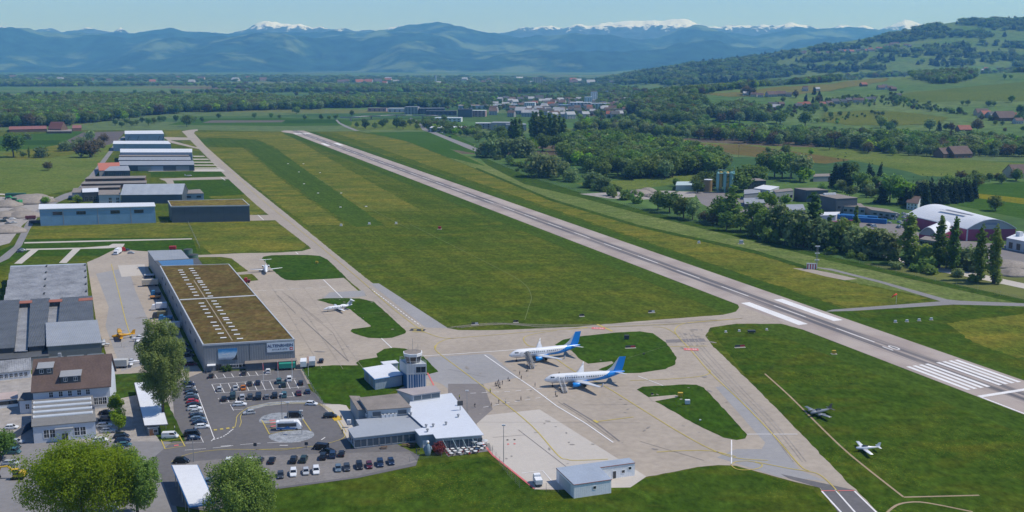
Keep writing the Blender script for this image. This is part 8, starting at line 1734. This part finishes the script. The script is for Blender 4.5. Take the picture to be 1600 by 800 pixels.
q = P(545.5,668); mb = MB(); mb.box(-.6,.6,-.4,.4,1.4,2.6); mb.tube([(0,0,0),(0,0,1.5)], .1, 6); o = mb.build('vending_box', M_white, loc=q); tag(o, 'white box on a post at the terminal corner', 'box')
for i, (px, py, s) in enumerate(((351,580,1.2),(357,579,1.3),(394,601-26,.9))): pass
for i, (px, py) in enumerate(((351,581),(357.5,580))):
    q = P(px, py); c, rr_ = crown_blobs('bush', 80+i, 2.4, 2.6); o = link('bush', leaf_cloud('bush', c, rr_, 900, .18, L_dark, 90+i), None, q); tag(o, ['left dark bush in the planter by the hangar entrance','right dark bush in the planter by the hangar entrance'][i], 'bush')
bol = MB(); bol.lathe([(.22,0),(.22,1.3),(.05,1.4)], 10); bolm = bol.mesh('bollard', M_dark)
for i, (px, py) in enumerate(((322,584),(330.5,579.5),(344,578),(323,580))): o = link('waste_bin', bolm, None, P(px, py)); tag(o, 'slim black bin before the hangar entrance', 'bin', 'black bins by the hangar entrance')

# ================================================================ airfield furniture, posts and fences
def lamp_post(px, py, h_, label, arm=1.6):
    q = P(px, py); t = thing('lamp_post', label, 'lamp post', q); mb = MB(); mb.tube([(0,0,0),(0,0,h_)], [.13,.07], 7); mb.build('pole', M_steel, t); mb = MB(); mb.box(-.5,.5,-.35,.35,h_-.35,h_-.05); mb.build('lamp_head', M_lgrey, t)
lamp_post(787,722,11.5,'tall lamp mast on the pale concrete pad'); lamp_post(730,653,9.5,'lamp mast beside the terminal dish'); lamp_post(441,656,9,'slim lamp mast in the upper stone bed'); lamp_post(472,679,8,'slim lamp mast in the lower stone bed'); lamp_post(451,668,8.5,'slim lamp mast behind the bus'); lamp_post(303,722,8,'lamp post beside the white canopy')
for i, (px, py) in enumerate(((412,600),(435,597),(457,592),(482,588))):
    q = P(px, py); t = thing('flag_pole', f'flag pole with furled red flag between parked cars, {nth(i)} from the left', 'flag pole', q, 0, 'flag poles in the car park'); mb = MB(); mb.tube([(0,0,0),(0,0,8)], .06, 6); mb.build('pole', M_white, t); mb = MB(); mb.loft([[(0,-.05,7.9),(.1,.05,7.9),(.05,.1,7.9)],[(0,-.1,6.5),(.24,.06,6.3),(.06,.1,6.4)],[(0,-.06,5.0),(.14,.05,4.7),(.06,.08,4.9)]]); mb.build('flag', mat('flag_red', (.55,.14,.15), .8, .1), t)
for i, (px, py) in enumerate(((399,704.5),(479,703))):
    q = P(px, py); t = thing('traffic_sign', f'{["left","right"][i]} dark square sign by the kerb line', 'sign', q); mb = MB(); mb.tube([(0,0,0),(0,0,2.2)], .05, 6); mb.build('post', M_steel, t); mb = MB(); mb.box(-.5,.5,-.06,-.02,1.5,2.5); mb.build('sign_plate', M_dark, t)
def fence(pts, h_, label, step=3.0, mesh_=True, name='fence'):
    wp = [P(x, y) for x, y in pts]; o0 = wp[0]; t = thing(name, label, 'fence', o0); n_ = 0
    post = MB(); post.tube([(0,0,0),(0,0,h_)], .05, 5); pm = post.mesh('post', M_steel); wires = MB()
    for a, b in zip(wp, wp[1:]):
        L = (b-a).length; k = max(1, int(L/step))
        for i in range(k): link('post', pm, t, a.lerp(b, i/k)-o0)
        for j in range(5): wires.tube([a-o0+Vector((0,0,h_*(.15+.2*j))), b-o0+Vector((0,0,h_*(.15+.2*j)))], .018, 3)
    link('post', pm, t, wp[-1]-o0); w_ = wires.build('wire', M_steel, t); w_['kind'] = 'stuff'; return t
fence([(764,704),(775,718),(793,742),(812,762),(835,766),(872,770)], 2.4, 'green wire fence along the pale concrete pad', 3)
fence([(470,578),(490,612),(508,640)], 2.0, 'wire fence between the car park and the lawn', 4); fence([(640,722),(655,718),(690,714),(770,704)], 1.6, 'low fence along the terrace and lawn', 4)
fence([(294,349),(303,369),(312,388)], 2.2, 'dark fence running down the yellow flowered lawn', 6); fence([(40,355),(150,352),(262,348)], 1.6, 'low kerb fence in front of the blue hangar', 12)
fence([(160,546),(190,543),(214,540)], 2.0, 'iron fence below the parked aeroplanes', 4)
sgn = MB(); 
def guide_sign(px, py, label, w_=4.2, col=None):
    q = P(px, py); t = thing('taxi_sign', label, 'sign', q, R(10)); mb = MB(); mb.box(-w_/2,w_/2,-.12,.12,.3,1.15); mb.build('sign_board', M_dark, t); mb = MB(); mb.box(w_*.02,w_*.46,-.14,-.122,.38,1.07); mb.build('red_field', col or M_red, t)
    for x in (-w_*.4,w_*.4): mb = MB(); mb.box(x-.05,x+.05,-.05,.05,0,.3); mb.build('leg', M_steel, t)
    mb = MB(); mb.box(-w_*.55,w_*.55,-.7,.4,.02,.13); mb.build('concrete_base', A_conc2, t)
guide_sign(985,544,'dark red taxiway sign on the island beyond the airliners'); guide_sign(1156,543,'dark red sign on the grass beside the runway entry'); guide_sign(742,507.5,'pale low sign on the big infield edge', 3, M_offwhite); guide_sign(1018,488.5,'pale low sign on the infield near the runway', 3, M_offwhite)
for i, (px, py) in enumerate(((806,504),(909,494.5))): guide_sign(px, py, ['small sign on the infield above the further airliner','small sign on the infield edge in the middle'][i], 2.2, M_black)
def box_marker(px, py, label, col, s=1.0):
    q = P(px, py); t = thing('marker_box', label, 'marker', q); mb = MB(); mb.box(-.6*s,.6*s,-.4*s,.4*s,.3,1.2*s); mb.build('housing', col, t); mb = MB(); mb.box(-.95*s,.95*s,-.7*s,.7*s,.02,.1); mb.build('concrete_base', A_conc2, t); mb = MB(); mb.tube([(0,0,.1),(0,0,.35)], .1, 5); mb.build('stem', M_dark, t)
for px, py, lb, c, s in ((1303,553,'orange box on the grass beside the runway',M_yellow,1.2),(1134,519.5,'first small white lamp in the line on the upper island grass',M_white,.7),(1155,518,'second small white lamp in the line on the upper island grass',M_white,.7),(1198,516,'third small white lamp in the line on the upper island grass',M_white,.7),(1074,632,'white weather box on the triangular grass island',M_offwhite,1.4),(1063,620.5,'yellow box at the end of the island path',M_yellow,1.4),(1019,617,'small black lamp on the tip of the triangular island',M_black,.6),(1094,658,'small white light low on the triangular island',M_white,.5),
   (495,412,'orange box on the grass island near the jet',M_yellow,1.2),(979,530.5,'dark weather instrument on the island beyond the airliners',M_dark,1.6),(1006,554.5,'small dark lamp right on the island beyond the airliners',M_dark,.6),(687,358,'red and white wind marker lying in the infield',M_red,1.6),(619,350,'white plate marker right at the mown strip end',M_white,1.2),(577,350.5,'white plate marker middle at the mown strip end',M_white,1.2),(533,353,'white plate marker left at the mown strip end',M_white,1.2),(1399,504,'first of four white approach lamps on the right meadow',M_offwhite,.9),(1417,503,'second of four white approach lamps on the right meadow',M_offwhite,.9),(1436,501.5,'third of four white approach lamps on the right meadow',M_offwhite,.9),(1455,500,'fourth of four white approach lamps on the right meadow',M_offwhite,.9),(1158,381,'grey cabinet in the pale meadow strip',M_lgrey,2),(1092,380,'small white cabinet in the dandelion strip',M_offwhite,1.2)):
    box_marker(px, py, lb, c, s)
for i, (px, py) in enumerate(((450,256),(474,256),(500,270),(475,287+.5),(467,269),(533,302),(497,302),(572,323),(532,324))):
    q = P(px, py); mb = MB(); mb.box(-.8,.8,-.8,.8,.05,.4); mb.box(-.6,.6,-.6,.6,.402,.46); o = mb.build('edge_marker', M_white, loc=q); tag(o, f'white plate edging the mown grass strip, {nth(i)} in order from the far end', 'marker', 'white plates edging the mown strip')
# parked radar trolley on the island, windsock, glide path station
q = P(1174,520.5); t = thing('light_unit', 'dark approach light unit on the grass by the runway', 'light unit', q); mb = MB(); mb.box(-1.6,1.6,-.8,.8,.6,1.3); mb.build('housing', M_dark, t); 
for x in (-1.2,1.2): mb = MB(); mb.tube([(x,0,0),(x,0,.6)], .1, 5); mb.build('leg', M_steel, t)
q = P(1400,475); t = thing('windsock', 'red windsock on a thin pole by the service track', 'windsock', q); mb = MB(); mb.tube([(0,0,0),(0,0,5)], .07, 6); mb.build('pole', M_white, t); mb = MB(); mb.tube([(0,0,4.9),(-1.4,-.3,4.3),(-2.6,-.6,3.3)], [.45,.36,.2], 10); mb.build('sock', mat('sock_red', (.65,.06,.03), .7, .1), t, True)
q = P(1268,420); t = thing('glide_path_station', 'red and white striped cabin with ladder mast beside the runway', 'station', q, R(-8)); mb = MB(); mb.box(-2.6,2.6,-1.4,1.4,.1,2.9); mb.build('cabin', M_white, t)
for k in range(4): mb = MB(); mb.box(-2.6+k*1.4,-2.0+k*1.4,-1.46,-1.403,.12,2.88); mb.build('red_stripe', M_red, t)
mb = MB(); mb.box(-2.75,2.75,-1.55,1.55,2.903,3.05); mb.build('roof', M_grey, t)
q = P(1275.5,420.5); t = thing('antenna_mast', 'lattice mast with three white cross arms beside the striped cabin', 'mast', q); mb = MB()
for x in (-.35,.35):
    for y in (-.35,.35): mb.tube([(x,y,0),(x,y,13)], .07, 4)
for k in range(12): mb.tube([(-.35,-.35,k*1.08),(.35,-.35,k*1.08+1)], .05, 4); mb.tube([(-.35,.35,k*1.08),(-.35,-.35,k*1.08+1)], .05, 4)
mb.build('lattice', M_steel, t)
for z in (5.2, 9, 13): mb = MB(); mb.box(-1.3,1.3,-.3,.3,z-.2,z+.25); mb.build('cross_arm', M_white, t)
for i, (px, py, h_) in enumerate(((1154,250,15),(1234,281,22),(1518,262,14),(1344+120,320,22),(1295,300,20),(1470,210,12))):
    q = G(px, py); t = thing('power_pole', f'thin wooden power pole in the right fields, {nth(i)} of the line', 'power pole', q, 0, 'power poles'); mb = MB(); mb.tube([(0,0,0),(0,0,h_)], [.22,.14], 6); mb.build('pole', M_wood, t); mb = MB(); mb.box(-1.6,1.6,-.1,.1,h_-1.2,h_-.95); mb.build('cross_arm', M_wood, t)
fence([(745,241),(830,278),(1000,328),(1130,359),(1290,399),(1400,426),(1600,470)], 2.2, 'long dark boundary fence along the ditch beyond the runway', 12)

# ================================================================ haze
hm = bpy.data.materials.new('haze'); hm.use_nodes = True; nt = hm.node_tree; nt.nodes.remove(nt.nodes['Principled BSDF'])
pv = nt.nodes.new('ShaderNodeVolumePrincipled'); pv.inputs['Color'].default_value = (.18,.49,1.0,1); pv.inputs['Absorption Color'].default_value = (.58,.85,1,1); pv.inputs['Density'].default_value = HAZE_DENSITY; pv.inputs['Anisotropy'].default_value = 0.1
nt.links.new(pv.outputs[0], nt.nodes['Material Output'].inputs['Volume'])
hb = MB(); hb.box(-24000,24000,-3200,24800,-3.2,1160); ho = hb.build('haze', hm); ho['kind'] = 'stuff'; ho.display_type = 'WIRE'
